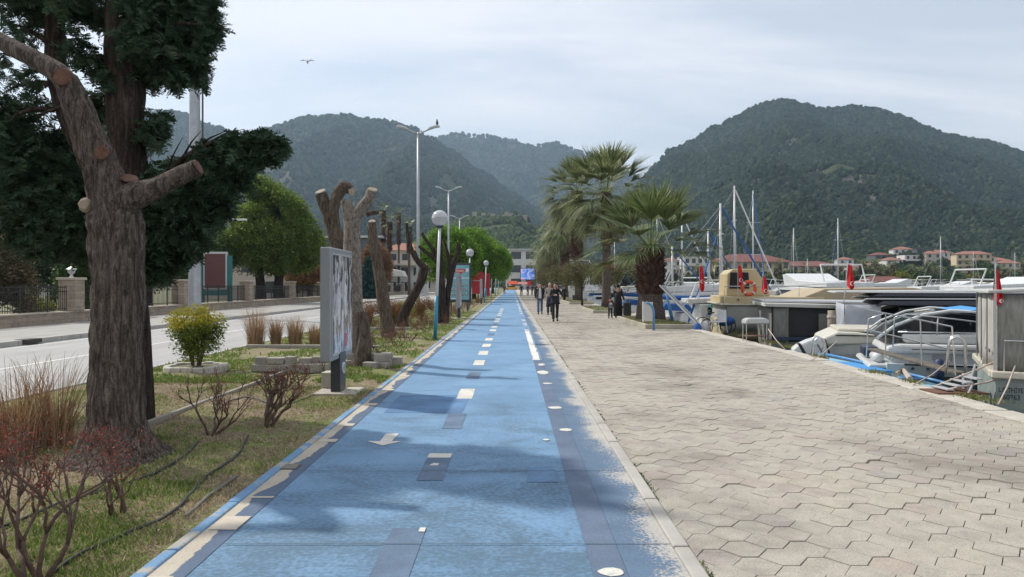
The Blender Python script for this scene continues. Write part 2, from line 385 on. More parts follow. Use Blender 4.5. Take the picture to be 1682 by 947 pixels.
# ---------------------------------------------------------------- cycle path
def paint_mat(name, blues, patchy=1.0):
    m = bpy.data.materials.new(name); m.use_nodes = True; t = m.node_tree; b = t.nodes['Principled BSDF']; b.inputs['Roughness'].default_value = 0.75
    b.inputs['Specular IOR Level'].default_value = 0.3
    tcn = N(t, 'ShaderNodeTexCoord'); o_ = tcn.outputs['Object']
    mp_ = N(t, 'ShaderNodeMapping'); mp_.inputs['Scale'].default_value = (1.0, 0.7, 1); t.links.new(o_, mp_.inputs[0])
    base = ramp(t, tn(t, mp_.outputs[0], 0.8, 5, 0.65, 0.5), [(0.3, blues[0]), (0.48, blues[1]), (0.7, blues[2])])
    fine = ramp(t, tn(t, o_, 60, 4, 0.75), [(0.3, 0.72), (0.5, 1.0), (0.72, 1.14)])
    c = mixc(t, base, fine, 1.0)
    mp2 = N(t, 'ShaderNodeMapping'); mp2.inputs['Scale'].default_value = (0.75, 1.1, 1); mp2.inputs['Rotation'].default_value = (0, 0, 0.25); t.links.new(o_, mp2.inputs[0])
    # scuffed, dirty zones with grain; the near-end increase also paints in the big tree's shade
    sx_ = N(t, 'ShaderNodeSeparateXYZ'); t.links.new(o_, sx_.inputs[0])
    mr = N(t, 'ShaderNodeMapRange'); mr.inputs[1].default_value = 4; mr.inputs[2].default_value = 11; mr.inputs[3].default_value = 0.13; mr.inputs[4].default_value = -0.06
    t.links.new(sx_.outputs[1], mr.inputs[0])
    w_ = vmath(t, 'ADD', tn(t, mp2.outputs[0], 1.3, 6, 0.75, 0.6), mr.outputs[0])
    w2 = vmath(t, 'ADD', w_, vmath(t, 'MULTIPLY', vmath(t, 'SUBTRACT', tn(t, o_, 30, 4, 0.85), 0.5), 1.1))
    mask = ramp(t, w2, [(0.46, 0.0), (0.72, 1.0)])
    c = mixc(t, c, (0.07, 0.115, 0.155), vmath(t, 'MULTIPLY', mask, 0.8 * patchy), 'MIX')
    t.links.new(c, b.inputs['Base Color'])
    bb = N(t, 'ShaderNodeBump'); bb.inputs['Strength'].default_value = 0.35; bb.inputs['Distance'].default_value = 0.006
    t.links.new(tn(t, o_, 110, 3, 0.7), bb.inputs['Height']); t.links.new(bb.outputs[0], b.inputs['Normal'])
    return m
m_blue = paint_mat('blue_paint', [(0.12, 0.222, 0.34), (0.147, 0.268, 0.415), (0.178, 0.312, 0.468)])
XL, XR, YN, YF = -2.0, 0.98, 1.5, 238
mb = MB(); mb.box2((XL, YN, -0.199), (XR, YF, 0)); tag(mb.build('cycle_path', m_blue), kind='structure')
def two_tone(name, ca, cb_, scale, thr, soft=0.03, vec=(1, 1, 1), xgrad=None, grain=0.12, dist=0.4):
    m = bpy.data.materials.new(name); m.use_nodes = True; t = m.node_tree; b = t.nodes['Principled BSDF']; b.inputs['Roughness'].default_value = 0.85; b.inputs['Specular IOR Level'].default_value = 0.3
    tcn = N(t, 'ShaderNodeTexCoord'); o_ = tcn.outputs['Object']; mp_ = N(t, 'ShaderNodeMapping'); mp_.inputs['Scale'].default_value = vec; t.links.new(o_, mp_.inputs[0])
    f = tn(t, mp_.outputs[0], scale, 4, 0.5, dist); f = vmath(t, 'ADD', f, vmath(t, 'MULTIPLY', vmath(t, 'SUBTRACT', tn(t, o_, 45, 3, 0.7), 0.5), grain))
    if xgrad:
        s_ = N(t, 'ShaderNodeSeparateXYZ'); t.links.new(o_, s_.inputs[0])
        f = vmath(t, 'ADD', f, vmath(t, 'MULTIPLY', vmath(t, 'SUBTRACT', s_.outputs[0], xgrad[0]), xgrad[1]))
    k = ramp(t, f, [(thr - soft, 0.0), (thr + soft, 1.0)]); c = mixc(t, ca, cb_, k, 'MIX')
    c = mixc(t, c, ramp(t, tn(t, o_, 70, 4, 0.75), [(0.3, 0.8), (0.7, 1.12)]), 1.0); c = mixc(t, c, ramp(t, tn(t, o_, 2.2, 4, 0.6), [(0.3, 0.85), (0.7, 1.08)]), 1.0)
    t.links.new(c, b.inputs['Base Color']); return m
cream = (0.47, 0.42, 0.34); slate = (0.10, 0.14, 0.205)
def sheet(name, x0, x1, y0, y1, mat, z=0.004, jag=0.0, seed=0):
    mb = MB(); n = max(2, int((y1 - y0) / 0.25)) if jag else 1; vs = []
    for i in range(n + 1):
        y = y0 + (y1 - y0) * i / n; a = jag * noise.noise(Vector((y * 2.3, seed, 0))) if jag else 0; a2 = jag * noise.noise(Vector((y * 1.7, seed + 9, 0))) if jag else 0
        vs += [(x0 + a, y, z), (x1 + a2, y, z)]
    mb.add(vs, [(2 * i, 2 * i + 1, 2 * i + 3, 2 * i + 2) for i in range(n)]); return tag(mb.build(name, mat), kind='structure')
sheet('left_edge_strip', -2.0, -1.79, YN, 70, two_tone('cream_and_slate', cream, slate, 1.5, 0.53, 0.012, (1, 0.75, 1), (-1.915, 2.3), 0.05))
sheet('left_edge_strip_far', -2.0, -1.79, 70, YF, M('far_cream', cream, .9))
mt_slate = two_tone('slate_line', slate, (0.13, 0.175, 0.25), 1.2, 0.5, 0.2)
sheet('right_slate_line', 0.45, 0.64, YN, 15.8, mt_slate)
sheet('right_white_line', 0.45, 0.60, 15.8, 26, two_tone('worn_white', (0.66, 0.64, 0.58), slate, 2.2, 0.66, 0.02), jag=0.05, seed=4)
sheet('right_white_line_far', 0.45, 0.60, 26, 120, two_tone('worn_white_far', (0.55, 0.55, 0.54), (0.14, 0.24, 0.38), 1.2, 0.47, 0.03), jag=0.03, seed=6)
sheet('worn_verge', 0.643, 0.978, YN, YF, two_tone('worn_blue_on_cement', (0.11, 0.17, 0.25), (0.43, 0.41, 0.37), 1.6, 0.56, 0.07, (1, 0.7, 1), (0.81, 1.5), 0.9))
for i_, y_ in enumerate((4.55, 6.35, 9.1, 12.4, 15.9, 20.5, 26.0)): sheet('path_joint', -1.785, .975, y_, y_ + .007, M('joint_dark', (.06, .08, .10), .9), .0095, jag=.006, seed=i_ + 3)
for i_, (y0_, y1_, x1_) in enumerate([(4.82, 5.1, -1.80), (5.54, 5.58, -1.795), (7.52, 7.66, -1.795), (8.38, 8.52, -1.80), (9.8, 9.98, -1.80), (11.2, 11.35, -1.8), (12.9, 13.1, -1.8), (3.9, 4.05, -1.85)]): sheet('cream_bar', -1.985, x1_, y0_, y1_, M('cream_bar_paint', cream, .9, var=.1, scale=8), .0075, jag=.02, seed=i_)
m_white = two_tone('road_white', (0.62, 0.60, 0.54), (0.45, 0.46, 0.44), 6, 0.62, 0.04)
m_dash = two_tone('dash_grey', (0.105, 0.155, 0.225), (0.14, 0.2, 0.29), 3, 0.55, 0.1)
for k in range(22):
    y0 = 3.87 + 2.18 * k; grey = k in (0, 1, 2, 4, 9, 12, 15)
    if k == 1:
        sheet('path_dash', -0.785, -0.565, y0, y0 + 0.8, m_dash); sheet('path_dash', -0.785, -0.565, y0 + 0.8, y0 + 0.97, m_white, jag=0.012)
        mb = MB(); mb.prism([(-.73, y0 + .5), (-.66, y0 + .49), (-.65, y0 + .56), (-.70, y0 + .58)], 0.0045, 0.008); tag(mb.build('paint_remnant', m_white), kind='structure')
    else: sheet('path_dash', -0.785, -0.565, y0, y0 + (0.98 if k else 0.99), m_dash if grey else m_white, jag=0.012, seed=k)
sheet('path_patch', -0.605, -0.565, 4.78, 4.86, m_white, 0.008)
def blobmark(name, c, rx, ry, mat, seed, z=0.008):
    mb = MB(); n = 18; mb.add([(c.x + rx * math.cos(2 * PI * i / n) * (1 + .25 * noise.noise(Vector((math.cos(2 * PI * i / n) * 1.5, math.sin(2 * PI * i / n) * 1.5, seed)))),
            c.y + ry * math.sin(2 * PI * i / n) * (1 + .25 * noise.noise(Vector((i * .9, seed, 2)))), z) for i in range(n)], [tuple(range(n))])
    tag(mb.build(name, mat), kind='structure')
for i, (px, py, rx, ry) in enumerate([(1005, 941, .075, .06), (929, 706.5, .072, .075), (912, 670, .095, .09), (899, 630, .075, .09), (892, 612, .1, .28), (889, 599, .07, .2), (897, 723, .035, .04)]):
    blobmark('paint_spot', G(px, py), rx, ry, m_white, i * 3.1)
# direction arrow, pointing at the camera
mb = MB(); a = G(628, 732); mb.add([(a.x + x, a.y + y, 0.0045) for x, y in ((0.0, 0.0), (.17, .2), (.06, .2), (.075, .6), (-.065, .6), (-.06, .2), (-.2, .22))], [tuple(range(7))])
tag(mb.build('path_arrow', m_white), kind='structure')
sheet('repair_patch', -1.62, -0.62, 9.25, 10.75, two_tone('patch_blue', (0.10, 0.19, 0.33), (0.12, 0.24, 0.42), 2.5, 0.5, 0.1), 0.0035, jag=0.04)
sheet('repair_patch_small', 0.12, 0.36, 6.0, 6.5, two_tone('patch_grey', (0.12, 0.23, 0.38), (0.11, 0.18, 0.28), 6, 0.5, 0.1), 0.0038, jag=0.05)
# small metal drain grate in the strip
gr = T('drain_grate', 'small rectangular metal drain grate in the cream and slate edge strip of the path', 'drain', tuple(G(477, 768)))
mb = MB(); mb.box((0, 0, .008), (.15, .17, .008)); mb.build('frame', M('rust_iron', (0.12, 0.11, 0.09), .7, metal=.3), gr, bevel=.003)
mb = MB(); [mb.box((0, -.065 + .022 * i, .015), (.125, .011, .006)) for i in range(7)]; mb.build('grate', M('dull_steel', (0.28, 0.27, 0.23), .6, metal=.4), gr)

# kerbs of the path
m_bk = two_tone('blue_kerb', (0.16, 0.29, 0.45), (0.38, 0.37, 0.33), 3.2, 0.55, 0.03, (1, 1.2, 1), None, 0.25)
mb = MB(); y = 1.5
while y < 120: mb.box2((-2.075 - random.uniform(0, .012), y, -.19), (-2.001, y + .97, .02 + random.uniform(-.004, .004))); y += .98
tag(mb.build('left_kerb', m_bk, bevel=.012), kind='structure')
mb = MB(); y = 1.5
while y < 160: mb.box2((0.981, y, -.19), (1.079, y + .985, .016 + random.uniform(-.004, .004))); y += 1.0
tag(mb.build('right_kerb', M('kerb_grey', (0.30, 0.29, 0.26), .9, col2=(0.42, .40, .36), scale=2.5), bevel=.012), kind='structure')
# moss and grass in the kerb joint
m_moss = ML('moss', [(0.07, 0.10, 0.02), (0.13, 0.16, 0.04)], transl=0)
pts = []; random.seed(11)
for i in range(260):
    y = 3.3 + random.random() ** 1.5 * 30
    if noise.noise(Vector((y * .9, 3, 1))) > -0.05: pts.append((1.083 + random.uniform(-.006, .012), y, 0.0))
blade = (np.array([(-.004, 0, 0), (.004, 0, 0), (.003, .004, .013), (-.001, .01, .02)]), np.array([[0, 1, 2, 3]]))
tag(scatter('moss', blade, np.repeat(np.array(pts), 6, 0) + rng.normal(0, .008, (len(pts) * 6, 3)) * np.array([1, 2.5, 0]), 1.0, m_moss, tilt=.5), kind='stuff', label='thin moss and weeds in the joint between kerb and paving', cat='moss')

# ---------------------------------------------------------------- garden strip, road, far pavement
def pond(x, y): return 0.02 * fbm(x, y, 0, 3, .6)
V, Fq = [], []; nx, ny = 44, 240
ys = [1.2 + (i / ny) ** 1.8 * 150 for i in range(ny + 1)]
for yy in ys:
    for i in range(nx + 1):
        x = -6.94 + (6.94 - 2.08) * i / nx; V.append((x, yy, (0.012 + 0.05 * fbm(x, yy, 0, 4, .9)) * min(1, (x + 6.94) * 2, (-2.08 - x) * 3) - 0.004))
for r in range(ny):
    for i in range(nx): a = r * (nx + 1) + i; Fq.append((a, a + 1, a + nx + 2, a + nx + 1))
mg = bpy.data.materials.new('garden_soil'); mg.use_nodes = True; t = mg.node_tree; b = t.nodes['Principled BSDF']; b.inputs['Roughness'].default_value = .95; b.inputs['Specular IOR Level'].default_value = .2
tcn = N(t, 'ShaderNodeTexCoord'); o_ = tcn.outputs['Object']
soil = ramp(t, tn(t, o_, 9, 6, .75), [(.3, (.13, .095, .06)), (.5, (.24, .19, .125)), (.7, (.36, .30, .21))])
grs = ramp(t, tn(t, o_, 14, 5, .75), [(.3, (.085, .10, .03)), (.5, (.15, .20, .05)), (.72, (.26, .29, .09))])
mk = ramp(t, vmath(t, 'ADD', tn(t, o_, .9, 5, .65, .6), vmath(t, 'MULTIPLY', vmath(t, 'SUBTRACT', tn(t, o_, 22, 3), .5), .6)), [(.46, 0.0), (.6, 1.0)])
t.links.new(mixc(t, soil, grs, mk, 'MIX'), b.inputs['Base Color'])
bb = N(t, 'ShaderNodeBump'); bb.inputs['Strength'].default_value = .9; bb.inputs['Distance'].default_value = .03; t.links.new(tn(t, o_, 26, 5, .7), bb.inputs['Height']); t.links.new(bb.outputs[0], b.inputs['Normal'])
tag(np_mesh('garden_ground', np.array(V), np.array(Fq), mg, smooth=True), kind='structure')
# grass blades
gb = (np.array([(-.0035, 0, 0), (.0035, 0, 0), (.0028, .006, .5), (-.0015, .02, 1.0)]) * np.array([1, .03 / .02, .045]), np.array([[0, 1, 2, 3]]))
def grass(name, n, x0, x1, y0, y1, cols, thr, hs, w=1.0, lab='', pw=1.6):
    ps = []; 
    while len(ps) < n:
        x = random.uniform(x0, x1); y = y0 + (y1 - y0) * random.random() ** pw
        if fbm(x * .9 + 4, y * .9, 1.3, 4) + .35 * noise.noise(Vector((x * 5, y * 5, 2))) > thr:
            ps.append((x, y, 0.012 + 0.05 * fbm(x, y, 0, 4, .9) - .012))
    pv = gb[0] * np.array([w, 1, 1]); s_ = rng.uniform(.5, 1.3, len(ps)) * hs
    tag(scatter(name, (pv, gb[1]), np.array(ps), s_, ML(name + '_mat', cols, .8, .2), tilt=.55), kind='stuff', label=lab, cat='grass')
random.seed(21)
grass('green_grass', 30000, -6.6, -2.12, 2.9, 16, [(.08, .15, .025), (.15, .25, .04), (.26, .33, .09), (.38, .35, .16)], .10, 1.0, 1.0, 'short green grass growing in patches on the garden strip')
grass('grass_tufts', 3500, -4.2, -2.15, 3.0, 9, [(.09, .14, .03), (.16, .21, .05)], .42, 1.1, 1.0, 'bright green grass tufts near the kerb', 1.0)
grass('dry_grass', 75000, -6.0, -2.1, 2.9, 12, [(.32, .26, .15), (.48, .40, .26), (.20, .15, .09)], -.5, .8, 1.2, 'straw coloured dry grass and litter on the soil', 2.2)
grass('far_grass', 26000, -6.9, -2.15, 12, 45, [(.11, .18, .03), (.18, .25, .055), (.27, .29, .1)], -.15, 1.3, 3.0, 'yellowish lawn further along the garden strip')
# leaf litter, twigs and pebbles
lp = (np.array([(-.012, 0, 0), (0, -.006, .003), (.012, 0, 0), (0, .006, .004)]), np.array([[0, 1, 2, 3]]))
ps = np.array([(random.uniform(-6, -2.15), 3 + 11 * random.random() ** 1.5, .03) for _ in range(14000)])
for q in ps: q[2] = .016 + .05 * fbm(q[0], q[1], 0, 4, .9)
tag(scatter('leaf_litter', lp, ps, rng.uniform(.6, 1.5, len(ps)), ML('litter', [(.16, .09, .05), (.3, .22, .13), (.42, .36, .26), (.1, .06, .04)], .9, 0), tilt=.5), kind='stuff', label='dry leaf litter scattered on the garden soil', cat='leaves')

def asph(name, a, b2, sc_=1.2):
    m = bpy.data.materials.new(name); m.use_nodes = True; t = m.node_tree; b = t.nodes['Principled BSDF']; b.inputs['Roughness'].default_value = .8
    o_ = N(t, 'ShaderNodeTexCoord').outputs['Object']; mp_ = N(t, 'ShaderNodeMapping'); mp_.inputs['Scale'].default_value = (1, .25, 1); t.links.new(o_, mp_.inputs[0])
    c = ramp(t, tn(t, mp_.outputs[0], sc_, 5, .65), [(.3, a), (.7, b2)]); c = mixc(t, c, ramp(t, tn(t, o_, 90, 3, .8), [(.3, .8), (.7, 1.15)]), 1.0)
    t.links.new(c, b.inputs['Base Color']); return m
mb = MB(); mb.box2((-14.0, -20, -.199), (-7.1, 400, -.12)); tag(mb.build('road', asph('road_surface', (.27, .265, .255), (.36, .355, .34))), kind='structure')
m_line = M('road_paint', (.6, .6, .57), .8, var=.1, scale=3)
def strip(name, x, w, y0, y1, z=-.116): mb = MB(); mb.quad((x - w / 2, y0, z), (x + w / 2, y0, z), (x + w / 2, y1, z), (x - w / 2, y1, z)); return tag(mb.build(name, m_line), kind='structure')
strip('road_centre_line', -10.45, .12, -10, 300); strip('road_edge_line', -13.6, .1, -10, 300); strip('road_edge_line', -7.45, .1, -10, 300)
m_k = M('road_kerb_stone', (.30, .29, .27), .9, col2=(.42, .41, .38), scale=1.5)
mb = MB(); y = -10
while y < 140: mb.box2((-7.099, y, -.19), (-6.93, y + .985, .02)); y += 1
tag(mb.build('road_kerb', m_k, bevel=.015), kind='structure')
mb = MB(); y = -10
while y < 200: mb.box2((-14.2, y, -.19), (-14.001, y + .985, .03)); y += 1
tag(mb.build('road_kerb_far', m_k, bevel=.015), kind='structure')
mb = MB(); mb.box2((-18.9, -20, -.199), (-14.201, 300, .02)); tag(mb.build('pavement_beyond_road', asph('pave_far', (.24, .23, .21), (.34, .33, .30), 2)), kind='structure')
gq = tag(MB().box((0, 0, 0), (.35, .7, .12)).build('gully', M('dark_iron', (.05, .04, .035), .8)), 'dark rusty storm gully opening in the kerb beyond the road', 'drain'); gq.location = (-14.06, 21.5, -.02)
# low garden edgings
m_edge = M('edging', (.22, .205, .17), .9, col2=(.33, .31, .27), scale=3, bump=.3)
def edging(name, pts, w, h, lab):
    mb = MB()
    for a, b2 in zip(pts, pts[1:]):
        a, b2 = Vector((*a, 0)), Vector((*b2, 0)); d = b2 - a; n = max(1, int(d.length / 1.0))
        for i in range(n):
            c = a + d * ((i + .5) / n); mb.box((c.x, c.y, h / 2 - .03), (w, d.length / n - .015, h + .06 + random.uniform(-.008, .008)), rz=math.atan2(-d.x, d.y))
    return tag(mb.build(name, m_edge, bevel=.012), lab, 'edging')
edging('concrete_edging', [(-5.0, 3.5), (-4.85, 7.6)], .12, .06, 'low concrete edging left of the big tree beside the tall dry grass')
edging('concrete_edging', [(-4.17, 7.9), (-4.12, 14.5)], .06, .05, 'narrow dark edging running from the big tree along the lawn')
edging('concrete_edging', [(-6.7, 18.7), (-3.3, 18.5)], .16, .1, 'pale concrete slab edging in front of the four brown grass clumps')
edging('concrete_edging', [(-5.2, 26.5), (-3.6, 26.5)], .16, .1, 'pale concrete edging before the brown hedges behind the pollard trees')

# ---------------------------------------------------------------- hills
def interp(pts, x):
    if x <= pts[0][0]: return pts[0][1]
    for (a, b2), (c, d) in zip(pts, pts[1:]):
        if x <= c:
            tt = (x - a) / (c - a); tt = tt * tt * (3 - 2 * tt) * .5 + tt * .5; return b2 + (d - b2) * tt
    return pts[-1][1]
RD = {
 'left': dict(pts=[(-500, 300), (-200, 262), (0, 250), (100, 225), (200, 196), (262, 185), (300, 188), (345, 209), (400, 224), (440, 213), (500, 195), (560, 189), (620, 200), (680, 212), (700, 224), (740, 250), (790, 285), (840, 318), (880, 343), (910, 366), (950, 400), (1000, 432), (1080, 455)], r=1900, foot=560, seed=1, gul=.9),
 'mid': dict(pts=[(500, 300), (600, 262), (680, 234), (740, 222), (800, 222), (840, 231), (870, 241), (915, 236), (955, 248), (990, 263), (1030, 285), (1070, 303), (1150, 330), (1300, 400)], r=3000, foot=1750, seed=5, gul=.8),
 'right': dict(pts=[(900, 462), (960, 425), (1000, 380), (1035, 330), (1056, 296), (1075, 272), (1100, 250), (1140, 232), (1180, 208), (1215, 189), (1250, 174), (1290, 169), (1330, 175), (1352, 181), (1400, 179), (1440, 184), (1480, 193), (1520, 210), (1560, 223), (1600, 233), (1640, 241), (1690, 256), (1760, 275), (1900, 312), (2150, 360), (2400, 400)], r=1500, foot=300, seed=9, gul=1.0),
 'fort': dict(pts=[(640, 440), (690, 400), (740, 368), (790, 354), (850, 355), (890, 376), (950, 410), (1000, 450)], r=760, foot=430, seed=14, gul=.3)}
def hill_z(key, px, d):
    h = RD[key]; r0, ft = h['r'], h['foot']; py = interp(h['pts'], px); H = (HY - py) / F * r0
    t_ = (d - ft) / (r0 - ft); u = (px - CX) / F
    if t_ <= 0: return -1.0
    X = u * d; s_ = 1 / (110 + 90 * h['gul'])
    if t_ <= 1:
        base = H * t_ ** 1.12
        g_ = abs(noise.noise(Vector((X * s_ * .9, d * s_ * .35, h['seed'])))) * 1.6 + .5 * abs(noise.noise(Vector((X * s_ * 2.3, d * s_, h['seed'] + 3))))
        z = base - H * .26 * h['gul'] * g_ * math.sin(PI * min(1, t_)) ** .8 + 6 * h['gul'] * fbm(X, d, h['seed'], 4, .012) * min(1, t_ * 5)
    else: z = H * max(-.2, 1 - (t_ - 1) * 1.6) + 3 * fbm(X, d, h['seed'], 4, .012)
    return max(z + EYE * min(1, t_), -1)
ROCK = {'right': [(1412, 296, 48, 13, -.25), (1276, 258, 14, 11, 0), (1300, 233, 20, 9, -.6), (1338, 213, 12, 12, 0), (1345, 282, 9, 8, 0), (1185, 309, 12, 5, 0), (1085, 268, 18, 9, -.8), (1070, 285, 10, 12, 0), (1410, 383, 30, 9, 0), (1325, 372, 20, 6, 0), (1430, 322, 18, 18, 0)],
        'left': [(445, 262, 24, 30, .5), (470, 300, 14, 20, 0), (712, 330, 10, 26, 0)],
        'mid': [], 'fort': [(820, 357, 40, 4, 0), (870, 370, 16, 5, .3)]}
def rock(key, px, py):
    v = 0
    for cx_, cy_, rx, ry, an in ROCK[key]:
        dx, dy = px - cx_, py - cy_; ca, sa = math.cos(an), math.sin(an); a_, b_ = (dx * ca + dy * sa) / rx, (-dx * sa + dy * ca) / ry
        v = max(v, 1 - (a_ * a_ + b_ * b_))
    return v + .7 * noise.noise(Vector((px * .11, py * .11, 3))) + .45 * noise.noise(Vector((px * .33, py * .33, 7))) if v > 0 else -1
def hill_mat(name, c1_, c2_, rockc=(.20, .18, .155)):
    m = bpy.data.materials.new(name); m.use_nodes = True; t = m.node_tree; b = t.nodes['Principled BSDF']; b.inputs['Roughness'].default_value = .95; b.inputs['Specular IOR Level'].default_value = .1
    o_ = N(t, 'ShaderNodeTexCoord').outputs['Object']
    c = ramp(t, tn(t, o_, .02, 8, .8), [(.3, c1_), (.7, c2_)]); at = N(t, 'ShaderNodeAttribute'); at.attribute_name = 'rock'
    rc = ramp(t, tn(t, o_, .16, 6, .9), [(.4, tuple(x * .22 for x in rockc)), (.62, rockc)])
    t.links.new(mixc(t, c, rc, ramp(t, at.outputs['Fac'], [(.3, 0.0), (.5, 1.0)]), 'MIX'), b.inputs['Base Color'])
    bb = N(t, 'ShaderNodeBump'); bb.inputs['Strength'].default_value = .8; bb.inputs['Distance'].default_value = 3; t.links.new(tn(t, o_, .09, 6, .8), bb.inputs['Height']); t.links.new(bb.outputs[0], b.inputs['Normal'])
    return m
for key, name, c1_, c2_ in (('left', 'left_hill', (.05, .06, .03), (.09, .095, .045)), ('mid', 'distant_hill', (.04, .06, .03), (.07, .08, .04)),
                            ('right', 'right_hill', (.04, .055, .026), (.075, .08, .04)), ('fort', 'fort_hill', (.045, .065, .028), (.09, .105, .05))):
    h = RD[key]; p0, p1 = h['pts'][0][0], h['pts'][-1][0]; na = 330 if key != 'fort' else 120; nd = 90; V, Fq, rk = [], [], []
    for i in range(nd + 1):
        d = h['foot'] - 12 + (h['r'] * 1.35 - h['foot']) * (i / nd)
        for j in range(na + 1):
            px = p0 + (p1 - p0) * j / na; z = hill_z(key, px, d); V.append(((px - CX) / F * d, d, z)); rk.append(max(0, rock(key, px, HY - (z - EYE) * F / d)))
    for i in range(nd):
        for j in range(na): a_ = i * (na + 1) + j; Fq.append((a_, a_ + 1, a_ + na + 2, a_ + na + 1))
    o = np_mesh(name, np.array(V), np.array(Fq), hill_mat(name + '_ground', c1_, c2_), smooth=True)
    at = o.data.attributes.new('rock', 'FLOAT', 'POINT'); at.data.foreach_set('value', np.array(rk, np.float32)); tag(o, kind='structure')

def gn_forest(name, pts, sizes, mat, label):
    me = bpy.data.meshes.new(name); me.vertices.add(len(pts)); me.vertices.foreach_set('co', np.asarray(pts, np.float32).ravel())
    a1 = me.attributes.new('sz', 'FLOAT', 'POINT'); a1.data.foreach_set('value', np.asarray(sizes, np.float32))
    me.materials.append(mat); o = link_mesh(name, me); ng = bpy.data.node_groups.new(name, 'GeometryNodeTree')
    ng.interface.new_socket('Geometry', in_out='INPUT', socket_type='NodeSocketGeometry'); ng.interface.new_socket('Geometry', in_out='OUTPUT', socket_type='NodeSocketGeometry')
    gi, go = N(ng, 'NodeGroupInput'), N(ng, 'NodeGroupOutput'); ic = N(ng, 'GeometryNodeMeshIcoSphere'); ic.inputs['Subdivisions'].default_value = 2; ic.inputs['Radius'].default_value = .5
    sp_ = N(ng, 'GeometryNodeSetPosition'); nz_ = N(ng, 'ShaderNodeTexNoise'); nz_.inputs['Scale'].default_value = 3.0
    vm = N(ng, 'ShaderNodeVectorMath', operation='SUBTRACT'); vm.inputs[1].default_value = (.5, .5, .5); vs_ = N(ng, 'ShaderNodeVectorMath', operation='SCALE'); vs_.inputs['Scale'].default_value = .9
    L_ = ng.links.new; L_(ic.outputs[0], sp_.inputs[0]); L_(nz_.outputs['Color'], vm.inputs[0]); L_(vm.outputs[0], vs_.inputs[0]); L_(vs_.outputs[0], sp_.inputs['Offset'])
    iop = N(ng, 'GeometryNodeInstanceOnPoints'); L_(gi.outputs[0], iop.inputs['Points']); 
    smn = N(ng, 'GeometryNodeSetMaterial'); smn.inputs['Material'].default_value = mat; L_(sp_.outputs[0], smn.inputs[0]); L_(smn.outputs[0], iop.inputs['Instance'])
    rv = N(ng, 'FunctionNodeRandomValue', data_type='FLOAT_VECTOR'); rv.inputs[0].default_value = (0, 0, 0); rv.inputs[1].default_value = (.4, .4, 6.28)
    L_(rv.outputs[0], iop.inputs['Rotation']); na_ = N(ng, 'GeometryNodeInputNamedAttribute', data_type='FLOAT'); na_.inputs[0].default_value = 'sz'
    cb2 = N(ng, 'ShaderNodeCombineXYZ'); L_(na_.outputs[0], cb2.inputs[0]); L_(na_.outputs[0], cb2.inputs[1])
    mz = N(ng, 'ShaderNodeMath', operation='MULTIPLY'); mz.inputs[1].default_value = 1.15; L_(na_.outputs[0], mz.inputs[0]); L_(mz.outputs[0], cb2.inputs[2]); L_(cb2.outputs[0], iop.inputs['Scale'])
    L_(iop.outputs[0], go.inputs[0]); md = o.modifiers.new('forest', 'NODES'); md.node_group = ng
    tag(o, label, 'forest', kind='stuff'); return o
def tree_mat(name, stops):
    m = bpy.data.materials.new(name); m.use_nodes = True; t = m.node_tree; b = t.nodes['Principled BSDF']; b.inputs['Roughness'].default_value = .9; b.inputs['Specular IOR Level'].default_value = .1
    oi = N(t, 'ShaderNodeObjectInfo'); c = ramp(t, oi.outputs['Random'], stops)
    o_ = N(t, 'ShaderNodeTexCoord').outputs['Object']; t.links.new(mixc(t, c, ramp(t, tn(t, o_, 5, 4, .8), [(.3, .55), (.7, 1.35)]), 1.0), b.inputs['Base Color'])
    bb = N(t, 'ShaderNodeBump'); bb.inputs['Strength'].default_value = 1; bb.inputs['Distance'].default_value = .25; t.links.new(tn(t, o_, 6, 4, .8), bb.inputs['Height']); t.links.new(bb.outputs[0], b.inputs['Normal'])
    return m
m_for = tree_mat('pine_forest', [(0, (.011, .024, .016)), (.45, (.018, .034, .020)), (.8, (.031, .048, .025)), (1, (.065, .078, .042))])
m_fort = tree_mat('scrub', [(0, (.03, .05, .02)), (.6, (.06, .09, .03)), (1, (.10, .13, .05))])
for key, n, sz, mat, lab, thr in (('right', 75000, 9.0, m_for, 'dark pine forest covering the right hill', -.56), ('left', 60000, 11, m_for, 'dark scrub and pine forest covering the left hill', -.55),
                                 ('mid', 22000, 15, m_for, 'hazy forest on the distant hill between the two others', -.7), ('fort', 6500, 5.5, m_fort, 'green scrub on the low castle hill', -.25)):
    h = RD[key]; ps, ss = [], []; random.seed(h['seed']); p0, p1 = max(-60, h['pts'][0][0]), min(1760, h['pts'][-1][0])
    while len(ps) < n:
        px = random.uniform(p0, p1); d0, d1 = h['foot'] + (85 if key == 'right' else 5), h['r'] * 1.04
        d = d0 + (d1 - d0) * random.random() ** (1.35 if key == 'right' else 1.0); z = hill_z(key, px, d); py = HY - (z - EYE) * F / d
        X = (px - CX) / F * d
        if z < 0 or rock(key, px, py) > .3 and random.random() < .85: continue
        if fbm(X, d, 2, 4, .012) < thr: continue
        s_ = sz * random.uniform(.55, 1.25) * (.42 + .58 * (d - d0) / (d1 - d0)); ps.append((X, d, z + s_ * .3)); ss.append(s_)
    gn_forest(key + '_forest' if key != 'mid' else 'distant_forest', ps, ss, mat, lab)
# haze
hz = bpy.data.materials.new('haze'); hz.use_nodes = True; t = hz.node_tree; t.nodes.remove(t.nodes['Principled BSDF']); pv = N(t, 'ShaderNodeVolumePrincipled')
pv.inputs['Density'].default_value = 0.00015; pv.inputs['Color'].default_value = (.58, .79, 1.0, 1); pv.inputs['Anisotropy'].default_value = .35; t.links.new(pv.outputs[0], t.nodes['Material Output'].inputs['Volume'])
mb = MB(); mb.box2((-4500, -80, -4.5), (4500, 6500, 760)); tag(mb.build('haze', hz), 'pale blue haze in front of the far hills', 'haze', kind='stuff')

